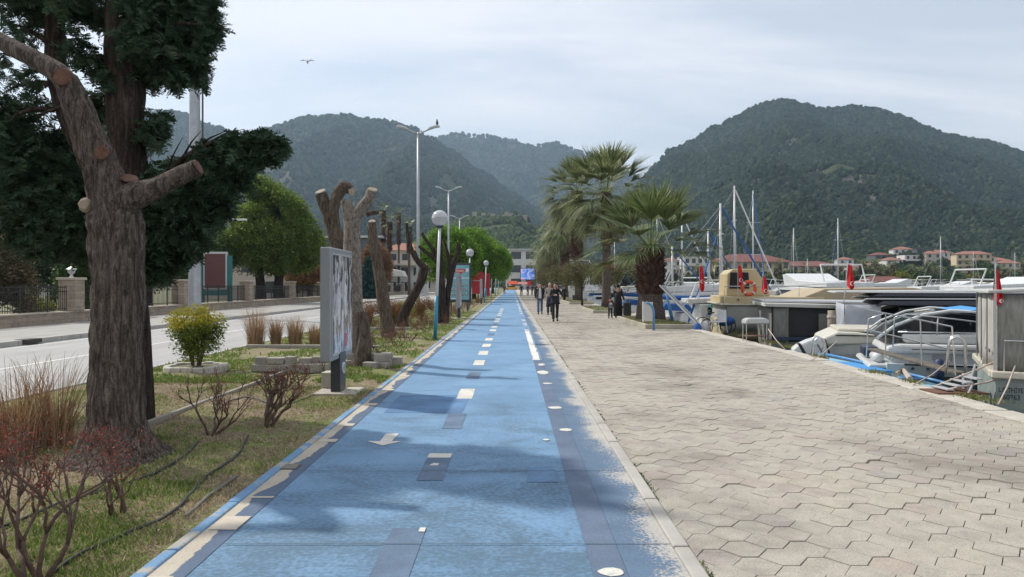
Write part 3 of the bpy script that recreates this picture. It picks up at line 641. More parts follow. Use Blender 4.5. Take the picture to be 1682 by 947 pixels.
# ---------------------------------------------------------------- big trunk tree (left foreground)
def bark(name, a, b2, sc_=9, strz=.16, bump=1.0, dist=.02):
    if name in MATS: return MATS[name]
    m = bpy.data.materials.new(name); m.use_nodes = True; t = m.node_tree; b = t.nodes['Principled BSDF']; b.inputs['Roughness'].default_value = .95; b.inputs['Specular IOR Level'].default_value = .15
    o_ = N(t, 'ShaderNodeTexCoord').outputs['Object']; mp_ = N(t, 'ShaderNodeMapping'); mp_.inputs['Scale'].default_value = (1, 1, strz); t.links.new(o_, mp_.inputs[0])
    n1 = tn(t, mp_.outputs[0], sc_ * 2.4, 6, .7, .8); n2 = tn(t, o_, sc_ * 4, 4, .8)
    f = vmath(t, 'ADD', vmath(t, 'MULTIPLY', n1, .75), vmath(t, 'MULTIPLY', n2, .25))
    c = ramp(t, f, [(.36, tuple(x * .3 for x in a)), (.48, a), (.62, b2)]); t.links.new(c, b.inputs['Base Color'])
    bb = N(t, 'ShaderNodeBump'); bb.inputs['Strength'].default_value = bump; bb.inputs['Distance'].default_value = dist; t.links.new(f, bb.inputs['Height']); t.links.new(bb.outputs[0], b.inputs['Normal'])
    MATS[name] = m; return m
m_bark = bark('furrowed_bark', (.075, .06, .05), (.20, .165, .14), 13, .11, 1.0, .035)
m_dbark = bark('dark_bark', (.035, .026, .022), (.085, .065, .055), 8, .12, 1.0, .03)
m_cutred = M('fresh_cut_wood', (.07, .03, .02), .9, col2=(.15, .075, .05), scale=26, bump=.5)
m_cutpale = M('old_cut_wood', (.22, .17, .12), .85, col2=(.36, .30, .22), scale=14, bump=.3)
def limb(pts, rad, n=40, sub=10, ridge=.10, seed=0, flare=None):
    """a tapering limb with furrows, resampled along its path"""
    pts = [Vector(p) for p in pts]; out_p, out_r = [], []
    for i in range(len(pts) - 1):
        p0, p1, p2, p3 = pts[max(0, i - 1)], pts[i], pts[i + 1], pts[min(len(pts) - 1, i + 2)]
        for s_ in range(sub):
            u = s_ / sub; q = .5 * ((2 * p1) + (p2 - p0) * u + (2 * p0 - 5 * p1 + 4 * p2 - p3) * u * u + (3 * p1 - p0 - 3 * p2 + p3) * u ** 3)
            out_p.append(q); out_r.append(rad[i] + (rad[i + 1] - rad[i]) * (u * u * (3 - 2 * u)))
    out_p.append(pts[-1]); out_r.append(rad[-1]); k = len(out_p); vs = []; prev = None
    for i, p in enumerate(out_p):
        d = (out_p[min(i + 1, k - 1)] - out_p[max(i - 1, 0)]).normalized()
        if prev is None: a = Vector((1, 0, 0)) - d * d.x; a = a.normalized() if a.length > .1 else d.orthogonal().normalized()
        else: a = (prev - d * prev.dot(d)).normalized()
        prev = a; b_ = d.cross(a)
        for j in range(n):
            th = 2 * PI * j / n; c_, s_ = math.cos(th), math.sin(th)
            w = 1 + ridge * (abs(noise.noise(Vector((c_ * 4.5, s_ * 4.5, i * .16 + seed)))) * 2 - .6) + ridge * 1.3 * noise.noise(Vector((c_ * 1.2, s_ * 1.2, i * .1 + seed + 5)))
            if flare: w += flare * max(0, 1 - p.z / .5) ** 2.2 * (1 + .8 * noise.noise(Vector((c_ * 1.6, s_ * 1.6, seed + 2))) * 1.6)
            vs.append(p + (a * c_ + b_ * s_) * out_r[i] * w)
    fs = [(i * n + j, i * n + (j + 1) % n, (i + 1) * n + (j + 1) % n, (i + 1) * n + j) for i in range(k - 1) for j in range(n)]
    fs.append(tuple(range(n - 1, -1, -1))); fs.append(tuple((k - 1) * n + j for j in range(n))); return vs, fs
def cutdisc(mb, c, nrm, r):
    c, nrm = Vector(c), Vector(nrm).normalized(); a = nrm.orthogonal().normalized(); b_ = nrm.cross(a); n = 22; vs = []
    for rr, h in ((1.0, 0), (.93, .012), (.6, .014), (.001, .012)):
        vs += [c + nrm * h + (a * math.cos(2 * PI * j / n) + b_ * math.sin(2 * PI * j / n)) * r * rr * (1 + .08 * noise.noise(Vector((j * .6, c.x, c.z)))) for j in range(n)]
    mb.add(vs, [(i * n + j, i * n + (j + 1) % n, (i + 1) * n + (j + 1) % n, (i + 1) * n + j) for i in range(3) for j in range(n)])
BT = T('pruned_tree', 'thick furrowed trunk in the left foreground with sawn-off limbs showing red cut ends', 'tree', (-3.63, 6.8, 0))
o0 = Vector((-3.63, 6.8, 0)); k_ = 6.8 / F
def L(px, py, dy=0): Y = 6.8 + dy; return P(px, py, Y) - o0
mb = MB()
mb.add(*limb([(0.0, 0, -.1), (-.01, 0, .35), (0, 0, 1.0), (.0, 0, 1.7), (-.01, 0, 2.15), L(182, 322), L(160, 262, -.02), L(136, 196, -.05), L(108, 128, -.08)], [.30, .245, .226, .222, .238, .185, .16, .132, .10], 84, 18, .10, 1, .62))
mb.build('trunk', m_bark, BT, smooth=True)
mb = MB(); mb.add(*limb([L(185, 350, -.02), L(222, 322, -.06), L(262, 306, -.08), L(300, 286, -.1), L(324, 275, -.12)], [.17, .125, .092, .082, .074], 36, 8, .08, 4)); mb.build('limb', m_bark, BT, smooth=True)
mb = MB(); mb.add(*limb([L(118, 150, -.05), L(98, 122, -.03), L(60, 98, .02), L(20, 78, .08), L(-60, 30, .2), L(-200, -70, .3)], [.11, .095, .085, .08, .07, .04], 30, 8, .05, 8)); mb.build('limb', m_bark, BT, smooth=True)
mb = MB(); mb.add(*limb([L(185, 345, .02), L(208, 312, .08), L(214, 296, .1)], [.19, .15, .10], 30, 8, .1, 12)); mb.build('limb', m_bark, BT, smooth=True)
mb = MB()
for a_ in ((L(103, 126, -.19), (.15, -1, .15), .082), (L(167, 250, -.2), (.25, -1, .05), .066), (L(325, 274.5, -.13), L(325, 274.5) - L(300, 286), .07), (L(212, 293, -.02), (.3, -.5, 1), .08)): mb = MB(); cutdisc(mb, *a_); mb.build('cut_end', m_cutred, BT)
mb = MB(); mb.tube([L(152, 338, -.02), L(139, 336, -.15)], [.085, .06], 14, wob=.15); cutdisc(mb, L(138.5, 336, -.155), L(139, 336, -.15) - L(152, 338, -.02), .05)
mb.build('knot', m_cutpale, BT, smooth=True)

# dark conifer just behind
DT = T('dark_conifer', 'tall dark conifer with dense needles standing behind the thick pruned trunk', 'tree', (-4.5, 8.8, 0)); d0 = Vector((-4.5, 8.8, 0))
def D(px, py, Y=8.8): return P(px, py, Y) - d0
mb = MB(); mb.add(*limb([(0, 0, -.1), D(208, 480), D(208, 300), D(205, 200), D(203, 80), D(203, -40), D(200, -300)], [.25, .21, .215, .21, .205, .19, .08], 44, 12, .13, 3)); mb.build('trunk', m_dbark, DT, smooth=True)
mb = MB(); mb.add(*limb([D(200, 330, 8.9), D(140, 250, 9), D(98, 140, 9), D(90, 40, 9), D(90, -80, 9), D(95, -300, 9)], [.12, .12, .12, .11, .10, .04], 30, 10, .1, 6)); mb.build('trunk', m_dbark, DT, smooth=True)
random.seed(5); mb = MB()
def branch(a, b_, r, sag=.3, n=8):
    a, b_ = Vector(a), Vector(b_); m1 = (a + b_) / 2 + Vector((random.uniform(-.1, .1), random.uniform(-.1, .1), sag * .4))
    pts = [a.lerp(m1, t_ / 4).lerp(m1.lerp(b_, t_ / 4), t_ / 4) for t_ in range(5)]; mb.tube(pts, [r * (1 - .2 * i) + .004 for i in range(5)], n, wob=.1)
for px, py, tx, ty in [(205, 260, 60, 330), (205, 200, 10, 250), (205, 150, 60, 190), (205, 330, 120, 390), (205, 250, 290, 330), (205, 330, 330, 380), (205, 120, 300, 90), (205, 60, 330, 40), (95, 80, 20, 40), (95, 140, 10, 150), (95, 60, 30, 10), (205, 60, 130, 40), (95, 20, 150, -10), (205, 20, 290, -10), (90, 180, 15, 200)]:
    branch(D(px, py, 8.9), D(tx, ty, 8.9 + random.uniform(-.8, .8)), .035)
mb.build('branch', m_dbark, DT, smooth=True)
# the low bough that sweeps right and lifts its tip
mb = MB()
bough = [P(215, 330, 8.8), P(262, 296, 8.3), P(305, 256, 8.1), P(350, 232, 8.0), P(392, 226, 8.0), P(430, 236, 8.0)]
mb.tube([p - d0 for p in bough], [.05, .038, .03, .022, .015, .006], 8, wob=.1); random.seed(9)
for tt in [(270, 290, 300, 225), (300, 258, 330, 215), (320, 246, 372, 214), (345, 233, 400, 212), (330, 240, 360, 220), (290, 270, 350, 224)]:
    a, b_ = P(tt[0], tt[1], 8.15) - d0, P(tt[2], tt[3], 8.0) - d0; mb.tube([a, a.lerp(b_, .5) + Vector((0, 0, .03)), b_], [.014, .009, .003], 6)
mb.build('bough', m_dbark, DT, smooth=True)
def pb(px, py, rx, ry, n, Y=8.9, ryy=.75):
    p = P(px, py, Y) - d0; s_ = Y / F; return (p.x, p.y, p.z, rx * s_, ryy, ry * s_, n)
fol = [pb(70, 320, 95, 75, 2900, 9.2), pb(15, 270, 75, 85, 1800, 9.3), pb(150, 370, 80, 50, 1500, 9.3), pb(105, 395, 60, 35, 800, 9.3), pb(-60, 300, 90, 90, 900, 9.3), pb(40, 232, 80, 38, 420, 9.3),
       pb(285, 370, 52, 72, 1900, 9.1, .6), pb(250, 410, 40, 48, 900, 9.2, .6), pb(325, 318, 48, 58, 1150, 8.8, .6), pb(365, 274, 40, 36, 650, 8.4, .5), pb(405, 244, 42, 20, 380, 8.1, .35), pb(440, 240, 20, 12, 170, 8.0, .25), pb(260, 300, 50, 40, 500, 9.1, .5),
       pb(275, 45, 60, 58, 1100, 9.0, .8), pb(290, 100, 42, 32, 380, 9.0, .6), pb(322, 20, 28, 55, 500, 9.0, .5), pb(250, 100, 40, 40, 500), pb(285, -40, 60, 50, 500),
       pb(20, 30, 55, 45, 190, 9.1, .9), pb(150, 20, 40, 30, 120), pb(60, 130, 60, 40, 110, 9.3, .9), pb(5, 170, 45, 40, 110, 9.2), pb(160, 100, 22, 26, 120), pb(150, 180, 28, 28, 130, 9.3, .5), pb(40, -50, 90, 50, 400), pb(250, 200, 12, 40, 110, 8.8, .3), pb(185, 160, 14, 60, 100, 8.7, .2), pb(60, 5, 50, 25, 130)]
p = blob_pts([(*f[:6], int(f[6] * 2.1)) for f in fol], .07, 3.0, 2.0)
m_con = ML('dark_needles', [(.020, .046, .028), (.036, .070, .040), (.055, .095, .050), (.09, .13, .07)], .7, .25)
scatter('foliage', spray_proto(24, .155, .0065), p, rng.uniform(.7, 1.35, len(p)), m_con, DT, tilt=.9)

# ---------------------------------------------------------------- pollarded trees along the garden
m_pbark = bark('pale_bark', (.17, .145, .12), (.30, .26, .22), 9, .5, .7, .02)
m_gbark = bark('grey_brown_bark', (.085, .065, .05), (.17, .135, .105), 9, .2, 1.0, .025)
def poll(label, base, limbs, mats=None, cuts=(), twigs=0, name='pollarded_tree'):
    t_ = T(name, label, 'tree', tuple(base)); bb_ = Vector(base); s_ = (base[1]) / F
    for i, (pts, rad, mt) in enumerate(limbs):
        mb = MB(); pp = [P(px, py, base[1] + dy) - bb_ for px, py, dy in pts]
        mb.add(*limb(pp, [r * s_ for r in rad], 26, 8, .12, i * 3 + base[1], .0)); mb.build('trunk' if i == 0 else 'limb', mt, t_, smooth=True)
    for px, py, dy, nx_, nz_, r in cuts: mb = MB(); cutdisc(mb, P(px, py, base[1] + dy) - bb_, (nx_, -.5, nz_), r * s_); mb.build('cut_end', m_cutpale, t_)
    return t_
g1 = G(588, 603)
poll('pale trunked pollard tree forking into two stubs behind the tall light box', g1, [
    ([(590, 606, 0), (586, 560, 0), (582, 480, 0), (578, 400, 0), (578, 365, 0), (590, 348, 0), (604, 328, 0), (611, 313, 0)], [17, 14, 13.5, 14, 13, 10, 9, 8.5], m_pbark),
    ([(577, 385, 0), (572, 350, 0), (566, 328, 0)], [11, 9, 7], m_pbark),
    ([(602, 352, .1), (612, 349, .1), (622, 348, .1)], [4, 4, 3.5], m_gbark),
    ([(590, 604, -.25), (597, 580, -.25), (599, 540, -.2), (596, 512, -.15)], [16, 12, 9, 6], m_gbark)], cuts=[(612, 311, -.02, .3, 1, 8)])
poll('dark pollard tree with knobbed sawn arms rising behind the tall light box', G(566, 590), [
    ([(566, 592, 0), (562, 520, 0), (560, 440, 0), (557, 402, 0), (545, 370, 0), (536, 345, 0), (528, 318, 0)], [17, 15, 14.5, 14, 12, 9.5, 9], m_gbark),
    ([(550, 385, 0), (548, 345, -.1), (556, 318, -.1), (566, 306, -.1), (575, 312, -.1)], [9, 9, 9.5, 9, 8], m_gbark),
    ([(562, 308, -.1), (561, 302, -.15)], [7, 5], m_gbark)], cuts=[(526.5, 314, -.05, -.3, 1, 9), (577, 313, -.12, 1, .1, 8)])
poll('leaning straight grey trunk cut off at the top between light box and lamp', G(641, 553), [
    ([(640, 556, 0), (632, 510, 0), (625, 460, 0), (618, 420, 0), (612, 385, 0), (611, 364, 0)], [12, 10.5, 9.5, 9, 8, 6.5], m_gbark),
    ([(636, 556, -.2), (650, 545, -.2)], [9, 3], m_gbark), ([(614, 395, 0), (610, 372, .1)], [5, 4], m_gbark)], cuts=[(611, 363, -.03, 0, 1, 6)])
poll('curved dark trunk with an elbow and one upright branch beside the globe lamp', G(663, 538), [
    ([(660, 541, 0), (664, 515, 0), (678, 488, 0), (691, 462, 0), (698, 438, 0)], [10.5, 8.5, 8, 7, 7.5], m_dbark),
    ([(700, 442, 0), (686, 428, 0), (675, 408, 0), (670, 388, 0), (668, 366, 0)], [6.5, 4.6, 3.8, 3, 2], m_dbark),
    ([(686, 425, 0), (682, 412, .2)], [2.5, 1.2], m_dbark)], cuts=[(668, 365, -.03, 0, 1, 2)])
poll('dark forked pollard tree right of the globe lamp with bare crooked arms', G(727, 531), [
    ([(727, 534, 0), (726, 500, 0), (725, 465, 0), (722, 430, 0), (722, 405, 0), (720, 386, 0)], [8.5, 7, 6, 6, 5, 3], m_dbark),
    ([(724, 440, 0), (714, 424, 0), (700, 414, 0), (688, 404, 0)], [4, 3.4, 3, 2.2], m_dbark),
    ([(720, 425, 0), (708, 405, 0), (697, 390, 0), (694, 382, 0)], [3, 3, 2.5, 2], m_dbark),
    ([(732, 532, .1), (736, 480, .2), (744, 440, .2), (752, 412, .2), (753, 398, .2)], [5.5, 5, 4.5, 4, 3], m_dbark),
    ([(736, 490, .1), (737, 430, .1), (729, 392, .1)], [3, 3, 2], m_dbark)])

# ---------------------------------------------------------------- gnarled pruned shrubs
m_twig = M('shrub_wood', (.07, .04, .03), .9, col2=(.16, .105, .08), scale=12, bump=.6)
m_red = ML('red_leaves', [(.11, .015, .014), (.20, .025, .022), (.27, .06, .03), (.10, .035, .02)], .6, .25)
m_dred = ML('dull_red_leaves', [(.10, .03, .02), (.17, .06, .035), (.12, .07, .03)], .7, .15)
lp1 = leaf_proto(5, .020, .5, .05)
def gnarl(label, loc, H, Wd, seed, nl=260, mat=None, group=None, cat='shrub', spread=1.0, stems=4, r0=.022, depth=4, leafz=.18):
    random.seed(seed); t_ = T('pruned_shrub', label, cat, tuple(loc), 0, group); mb = MB(); tips = []
    def rec(p, d, r, l, k):
        pts = [p]; q = p
        for i in range(3): d = (d + Vector((random.uniform(-.75, .75), random.uniform(-.75, .75), random.uniform(-.25, .3))) * (.6 if k < depth else .9)).normalized(); q = q + d * l / 3; pts.append(q)
        mb.tube(pts, [r, r * .92, r * .82, r * .7], 6 if k > 1 else 4, wob=.25, seed=k)
        if k <= 1 or q.z > H:
            tips.extend(pts[1:]); return
        for _ in range(random.choice((2, 2, 3))):
            dd = (d + Vector((random.uniform(-1, 1), random.uniform(-1, 1), random.uniform(-.1, .9))) * .75).normalized(); rec(q, dd, r * random.uniform(.52, .7), l * random.uniform(.6, .9), k - 1)
    for i in range(stems):
        a = 2 * PI * i / stems + random.uniform(-.5, .5); d = Vector((math.cos(a) * spread, math.sin(a) * spread * .8, random.uniform(.5, 1.2))).normalized()
        rec(Vector((math.cos(a) * .03, math.sin(a) * .03, -.03)), d, r0, H * .46, depth)
    # fit
    zs = max(v[2] for v in mb.v); xs = max(abs(v[0]) for v in mb.v); fz, fx = H / zs, Wd / 2 / xs
    fx = min(fx, 1.5); mb.v = [(x * fx, y * fx, z * fz if z > 0 else z) for x, y, z in mb.v]; tips = [Vector((q.x * fx, q.y * fx, q.z * fz)) for q in tips if q.z * fz > H * leafz]
    mb.build('stems', m_twig, t_, smooth=True)
    if nl:
        pp = np.array([tuple(random.choice(tips)) for _ in range(nl)]) + rng.normal(0, .014, (nl, 3)); scatter('leaves', lp1, pp, rng.uniform(.6, 1.3, nl), mat or m_red, t_)
    return t_
def GB(px, py, H, W_, seed, label, **k):
    return gnarl(label, G(px, py), H, W_, seed, **k)
GB(64, 962, .86, .75, 2, 'knotty shrub with red leaves in the bottom left corner', nl=240, stems=5, r0=.027, spread=.8, depth=5)
GB(196, 846, .62, .55, 3, 'crooked shrub with few dark red leaves in front of the thick trunk', nl=150, stems=4, r0=.024, spread=.75, depth=5)
GB(28, 768, .52, .7, 14, 'low bare red-tipped shrub left of the thick trunk', nl=130, stems=4, r0=.016, depth=5)
GB(348, 716, .74, .95, 5, 'spreading pruned shrub with red tips just right of the thick trunk', nl=160, stems=4, r0=.028, spread=1.0, depth=5)
GB(440, 700, .66, .95, 6, 'stout pruned shrub with a tuft of reddish leaves left of the light box', nl=260, stems=6, r0=.033, spread=.8, depth=5)
GB(487, 640, .42, .8, 8, 'dull brown low shrub left of the light box foot', nl=150, mat=m_dred, stems=4, r0=.016)
GB(545, 625, .55, .6, 9, 'thin brown shrub close behind the light box foot', nl=120, mat=m_dred, stems=4, r0=.014)
GB(600, 598, .62, .8, 10, 'tangle of thin bare stems around the pollard stump', nl=60, mat=m_dred, stems=6, r0=.012)
protos = [gnarl('low brown shrub', (-3.6, 16.5, 0), .6, 1.0, 30 + i, nl=420, mat=m_dred, stems=7, r0=.012, depth=4, spread=.9, leafz=.1) for i in range(3)]
row = list(protos); random.seed(44)
spots = [(-3.1, 17.5), (-3.9, 17.8), (-3.0, 19.2), (-4.4, 20.3), (-2.9, 21), (-4.6, 24), (-2.9, 25), (-3.4, 26.8), (-2.7, 28.8), (-3.5, 30.2), (-3.1, 34), (-2.8, 36.5), (-3.3, 39), (-2.8, 41.5), (-3.2, 44), (-2.75, 48), (-3.1, 52), (-2.8, 56), (-3.2, 60), (-2.8, 65), (-3.1, 71), (-2.8, 78)]
for i, (x, y) in enumerate(spots):
    o = protos[i] if i < 3 else dup(protos[i % 3], scale=random.uniform(.85, 1.25)); o.location = (x, y, 0); o.rotation_euler = (0, 0, i * 1.3)
    if i >= 3: row.append(o)
for o in row: o['group'] = 'brown shrubs along the blue path'
series(row, 'brown twiggy low shrub', 'in the row along the path')

# ---------------------------------------------------------------- ornamental grasses
m_dryg = ML('dry_stalks', [(.24, .15, .08), (.33, .21, .11), (.42, .30, .18), (.20, .11, .06)], .8, .2)
def clump(name, label, loc, H, W_, n, mat, seed, width=.006, lean=.5, parent_group=None, segs=5, upright=1.0):
    r = np.random.default_rng(seed); V, Fq = [], []
    for i in range(n):
        a = r.uniform(0, 2 * PI); rr = (r.uniform(0, 1) ** .5) * W_ * .3; h = H * r.uniform(.45, 1.0); ln = r.uniform(.05, lean) * H; dx, dy = math.cos(a), math.sin(a); px_, py_ = -dy, dx
        x0, y0 = dx * rr, dy * rr; w = width * r.uniform(.6, 1.3); b0 = len(V); kk = r.uniform(1.5, 3); wob = r.normal(0, .03, 2)
        for s_ in range(segs + 1):
            t_ = s_ / segs; l = ln * t_ ** kk; ww = w * (1 - t_ * .85); X, Y_, Z = x0 + dx * l + wob[0] * t_, y0 + dy * l + wob[1] * t_, h * (t_ - .12 * t_ ** 3 * lean)
            V += [(X - px_ * ww, Y_ - py_ * ww, Z), (X + px_ * ww, Y_ + py_ * ww, Z)]
        for s_ in range(segs): q = b0 + s_ * 2; Fq.append((q, q + 1, q + 3, q + 2))
    o = np_mesh(name, np.array(V), np.array(Fq), mat); o.location = loc; tag(o, label, 'grass', parent_group); return o
for px, py, H, W_, lab in [(420, 569, 1.1, .75, 'tallest and leftmost of the four brown grass clumps on the concrete edging'), (453, 568, .82, .42, 'narrow second brown grass clump from left on the edging'),
                           (485, 568, .88, .55, 'third brown grass clump from left on the edging'), (519, 567, .66, .6, 'shortest brown grass clump nearest the light box')]:
    clump('ornamental_grass', lab, tuple(G(px, py)), H, W_, 420, m_dryg, px, .007, .32, 'brown grass clumps beyond the lawn')
for px, py, H, W_, lab, n, sd in [(25, 745, 1.0, .9, 'tall dry red-brown grass at the left edge of the photo', 170, 1), (92, 735, 1.02, .6, 'tall dry grass close against the left of the thick trunk', 150, 2), (-60, 760, .95, .9, 'dry grass clump cut by the left frame edge', 120, 3), (60, 728, .95, .6, 'thin dry grass clump between its two taller neighbours', 90, 4)]:
    g_ = G(px, py); clump('tall_dry_grass', lab, (g_.x, g_.y, 0), H, W_, n, ML('red_dry_stalks', [(.22, .12, .06), (.33, .2, .1), (.42, .32, .2), (.25, .09, .05)], .8, .2), sd, .007, .55, 'tall dry grass left of the big tree', 7)
# hedge-like brown and green clumps further back
bush_leaf = leaf_proto(8, .085, .55, .16)
def bush(label, loc, rx, ry, rz, mat, n=700, name='hedge_bush', cat='bush', cut=None, group=None):
    t_ = T(name, label, cat, tuple(loc), 0, group); mb = MB(); random.seed(int(abs(loc[0] * 10) + loc[1]))
    for i in range(7):
        a = random.uniform(0, 2 * PI); mb.tube([(0, 0, -.05), (math.cos(a) * rx * .25, math.sin(a) * ry * .25, rz * .8), (math.cos(a) * rx * .6, math.sin(a) * ry * .6, rz * 1.6)], [.03, .02, .006], 5)
    mb.build('stems', m_twig, t_)
    pp = blob_pts([(0, 0, rz, rx, ry, rz, n), (rx * .3, 0, rz * 1.25, rx * .6, ry * .6, rz * .7, n // 3), (-rx * .35, 0, rz * .8, rx * .6, ry * .6, rz * .7, n // 3)], .15, 2.0)
    pp = pp[pp[:, 2] > .03]; scatter('foliage', bush_leaf, pp, rng.uniform(.6, 1.2, len(pp)) * max(.6, min(2.5, rz)), mat, t_); return t_
m_brownleaf = ML('brown_hedge_leaves', [(.20, .09, .035), (.28, .14, .06), (.15, .08, .04), (.25, .17, .07)], .7, .2)
m_yg = ML('yellow_green_leaves', [(.10, .14, .015), (.20, .22, .02), (.33, .30, .03), (.14, .19, .02)], .6, .3)
m_green = ML('mid_green_leaves', [(.03, .06, .012), (.05, .09, .02), (.08, .13, .03)], .6, .25)
m_dgreen = ML('dark_green_leaves', [(.015, .035, .012), (.03, .055, .018), (.045, .08, .025)], .6, .2)
bush('square-cut orange-brown hedge bush directly right of the pale pollard tree', P(607, 532, 28) * 1 - Vector((0, 0, P(607, 532, 28).z)), .55, .5, .5, m_brownleaf, 700)
bush('orange-brown hedge bush partly hidden by the leaning grey trunk', (-4.6, 29, 0), .5, .45, .5, m_brownleaf, 600)
bush('yellow-green topped hedge bush between the leaning and curved trunks', (-4.3, 29.6, 0), .45, .4, .52, m_yg, 500)
bush('orange-brown hedge bush just left of the globe lamp post', (-4.0, 33, 0), .7, .4, .55, m_brownleaf, 800)
bush('brown hedge bush behind the curved dark trunk', (-5.0, 31, 0), .5, .4, .5, m_brownleaf, 500)

# yellow-green bush in its stone ring
yb = G(322, 609); t_ = T('yellow_bush', 'yellow-topped green bush growing out of a ring of white stones', 'bush', tuple(yb)); mb = MB(); random.seed(8)
for i in range(16):
    a = random.uniform(0, 2 * PI); rr = random.uniform(.15, .5); mb.tube([(math.cos(a) * .05, math.sin(a) * .05, 0), (math.cos(a) * rr * .5, math.sin(a) * rr * .5, .55), (math.cos(a) * rr, math.sin(a) * rr, random.uniform(.8, 1.15))], [.014, .01, .004], 5)
mb.build('stems', m_twig, t_)
lp2 = leaf_proto(7, .05, .5, .09)
pp = blob_pts([(0, 0, .85, .52, .45, .33, 1100), (.12, 0, .6, .35, .35, .28, 420), (-.15, 0, .55, .32, .3, .25, 260), (0, 0, .38, .25, .25, .2, 120)], .18, 3.2)
top = pp[:, 2] + .12 * pp[:, 0] * -1 > .84
scatter('top_foliage', lp2, pp[top], rng.uniform(.7, 1.2, top.sum()), ML('golden_leaves', [(.28, .26, .02), (.42, .34, .02), (.22, .24, .03)], .6, .3), t_); scatter('foliage', lp2, pp[~top], rng.uniform(.7, 1.2, (~top).sum()), ML('lime_leaves', [(.07, .11, .015), (.13, .18, .025), (.22, .25, .05)], .6, .3), t_)
m_stone = M('pale_stone', (.38, .36, .31), .9, col2=(.55, .52, .46), scale=4, bump=.4)
ring = T('stone_ring', 'ring of whitish stones around the foot of the yellow-topped bush', 'planter', tuple(yb)); mb = MB(); mb2 = MB(); mb2.lathe([(.5, 0), (.48, .08), (.01, .1)], n=20); mb2.build('soil', m_dirt, ring)
for i in range(17):
    a = 2 * PI * i / 17; mb.box((math.cos(a) * .5, math.sin(a) * .5, .045), (.19, .11 + random.uniform(-.02, .02), .15 + random.uniform(-.02, .03)), rz=a + PI / 2 + random.uniform(-.15, .15))
mb.build('stones', m_stone, ring, bevel=.025)
# stone block planters near the light box
for (px, py, n, lab) in [(655, 603, 6, 'low wall of rough grey stones at the foot of the pollard trees beside the path'), (490, 612, 5, 'dark low stone block border behind the shrubs left of the light box')]:
    g_ = G(px, py); mb = MB(); random.seed(px)
    for i in range(n * 3):
        x = random.uniform(-.95, -.05) if px > 600 else (i % n - n / 2) * .27; y = random.uniform(-.7, .8) if px > 600 else random.uniform(-.05, .05); z = .09 if i < n * 2 else .22
        mb.box((x, y, z), (random.uniform(.18, .34), random.uniform(.14, .25), random.uniform(.11, .18)), rz=random.uniform(-.5, .5) if px > 600 else 0)
    o = mb.build('stone_border', M('grey_stone', (.22, .20, .18), .95, col2=(.36, .34, .30), scale=5, bump=.5), bevel=.02); o.location = g_; tag(o, lab, 'stones')
# irrigation hoses
m_hose = M('black_hose', (.02, .02, .02), .5, var=.3)
def hose(label, pts, r=.011, mat=None):
    q = [G(*p_) for p_ in pts]; n = len(q); pp = []
    for i in range(n - 1):
        for s_ in range(6):
            u = s_ / 6; p0, p1, p2, p3 = q[max(0, i - 1)], q[i], q[i + 1], q[min(n - 1, i + 2)]
            v = .5 * ((2 * p1) + (p2 - p0) * u + (2 * p0 - 5 * p1 + 4 * p2 - p3) * u * u + (3 * p1 - p0 - 3 * p2 + p3) * u ** 3); pp.append(Vector((v.x, v.y, .026 + .05 * fbm(v.x, v.y, 0, 4, .9))))
    mb = MB(); mb.tube(pp, r, 8); return tag(mb.build('garden_hose', mat or m_hose, smooth=True), label, 'hose')
hose('black irrigation hose winding from the bottom left shrub towards the lawn', [(60, 960), (110, 928), (180, 897), (250, 868), (295, 835), (325, 795), (345, 775), (380, 755), (400, 735), (408, 722)])
hose('grey hose lying parallel to the kerb near the bottom left shrub', [(306, 857), (330, 832), (358, 806), (392, 782)], .013, M('grey_hose', (.13, .12, .10), .6))
hose('black hose running behind the shrubs past the foot of the thick trunk', [(-20, 880), (60, 850), (120, 828), (170, 810), (215, 790), (270, 770), (310, 745), (325, 730)])
hose('thin hose on the soil leading to the foot of the light box', [(350, 680), (400, 655), (460, 668), (505, 655), (540, 640)], .009)

# ---------------------------------------------------------------- light boxes along the path
m_grey = M('grey_metal', (.30, .31, .32), .45, metal=.4, var=.05, scale=2); m_char = M('charcoal_metal', (.03, .035, .04), .4, var=.1)
m_lgrey = M('light_grey_metal', (.45, .46, .47), .4, metal=.3, var=.05)
def poster_mat(name, bw=True):
    m = bpy.data.materials.new(name); m.use_nodes = True; t = m.node_tree; b = t.nodes['Principled BSDF']; b.inputs['Roughness'].default_value = .15
    o_ = N(t, 'ShaderNodeTexCoord').outputs['Object']; mp_ = N(t, 'ShaderNodeMapping'); mp_.inputs['Scale'].default_value = (1, 2.6, .9); t.links.new(o_, mp_.inputs[0])
    c = ramp(t, tn(t, mp_.outputs[0], 2.6, 6, .6, .5), [(.40, (.025, .02, .025)), (.47, (.09, .07, .075)), (.50, (.30, .29, .30)), (.55, (.62, .62, .64)), (.64, (.25, .22, .24)), (.70, (.10, .08, .09))]); t.links.new(c, b.inputs['Base Color']); return m
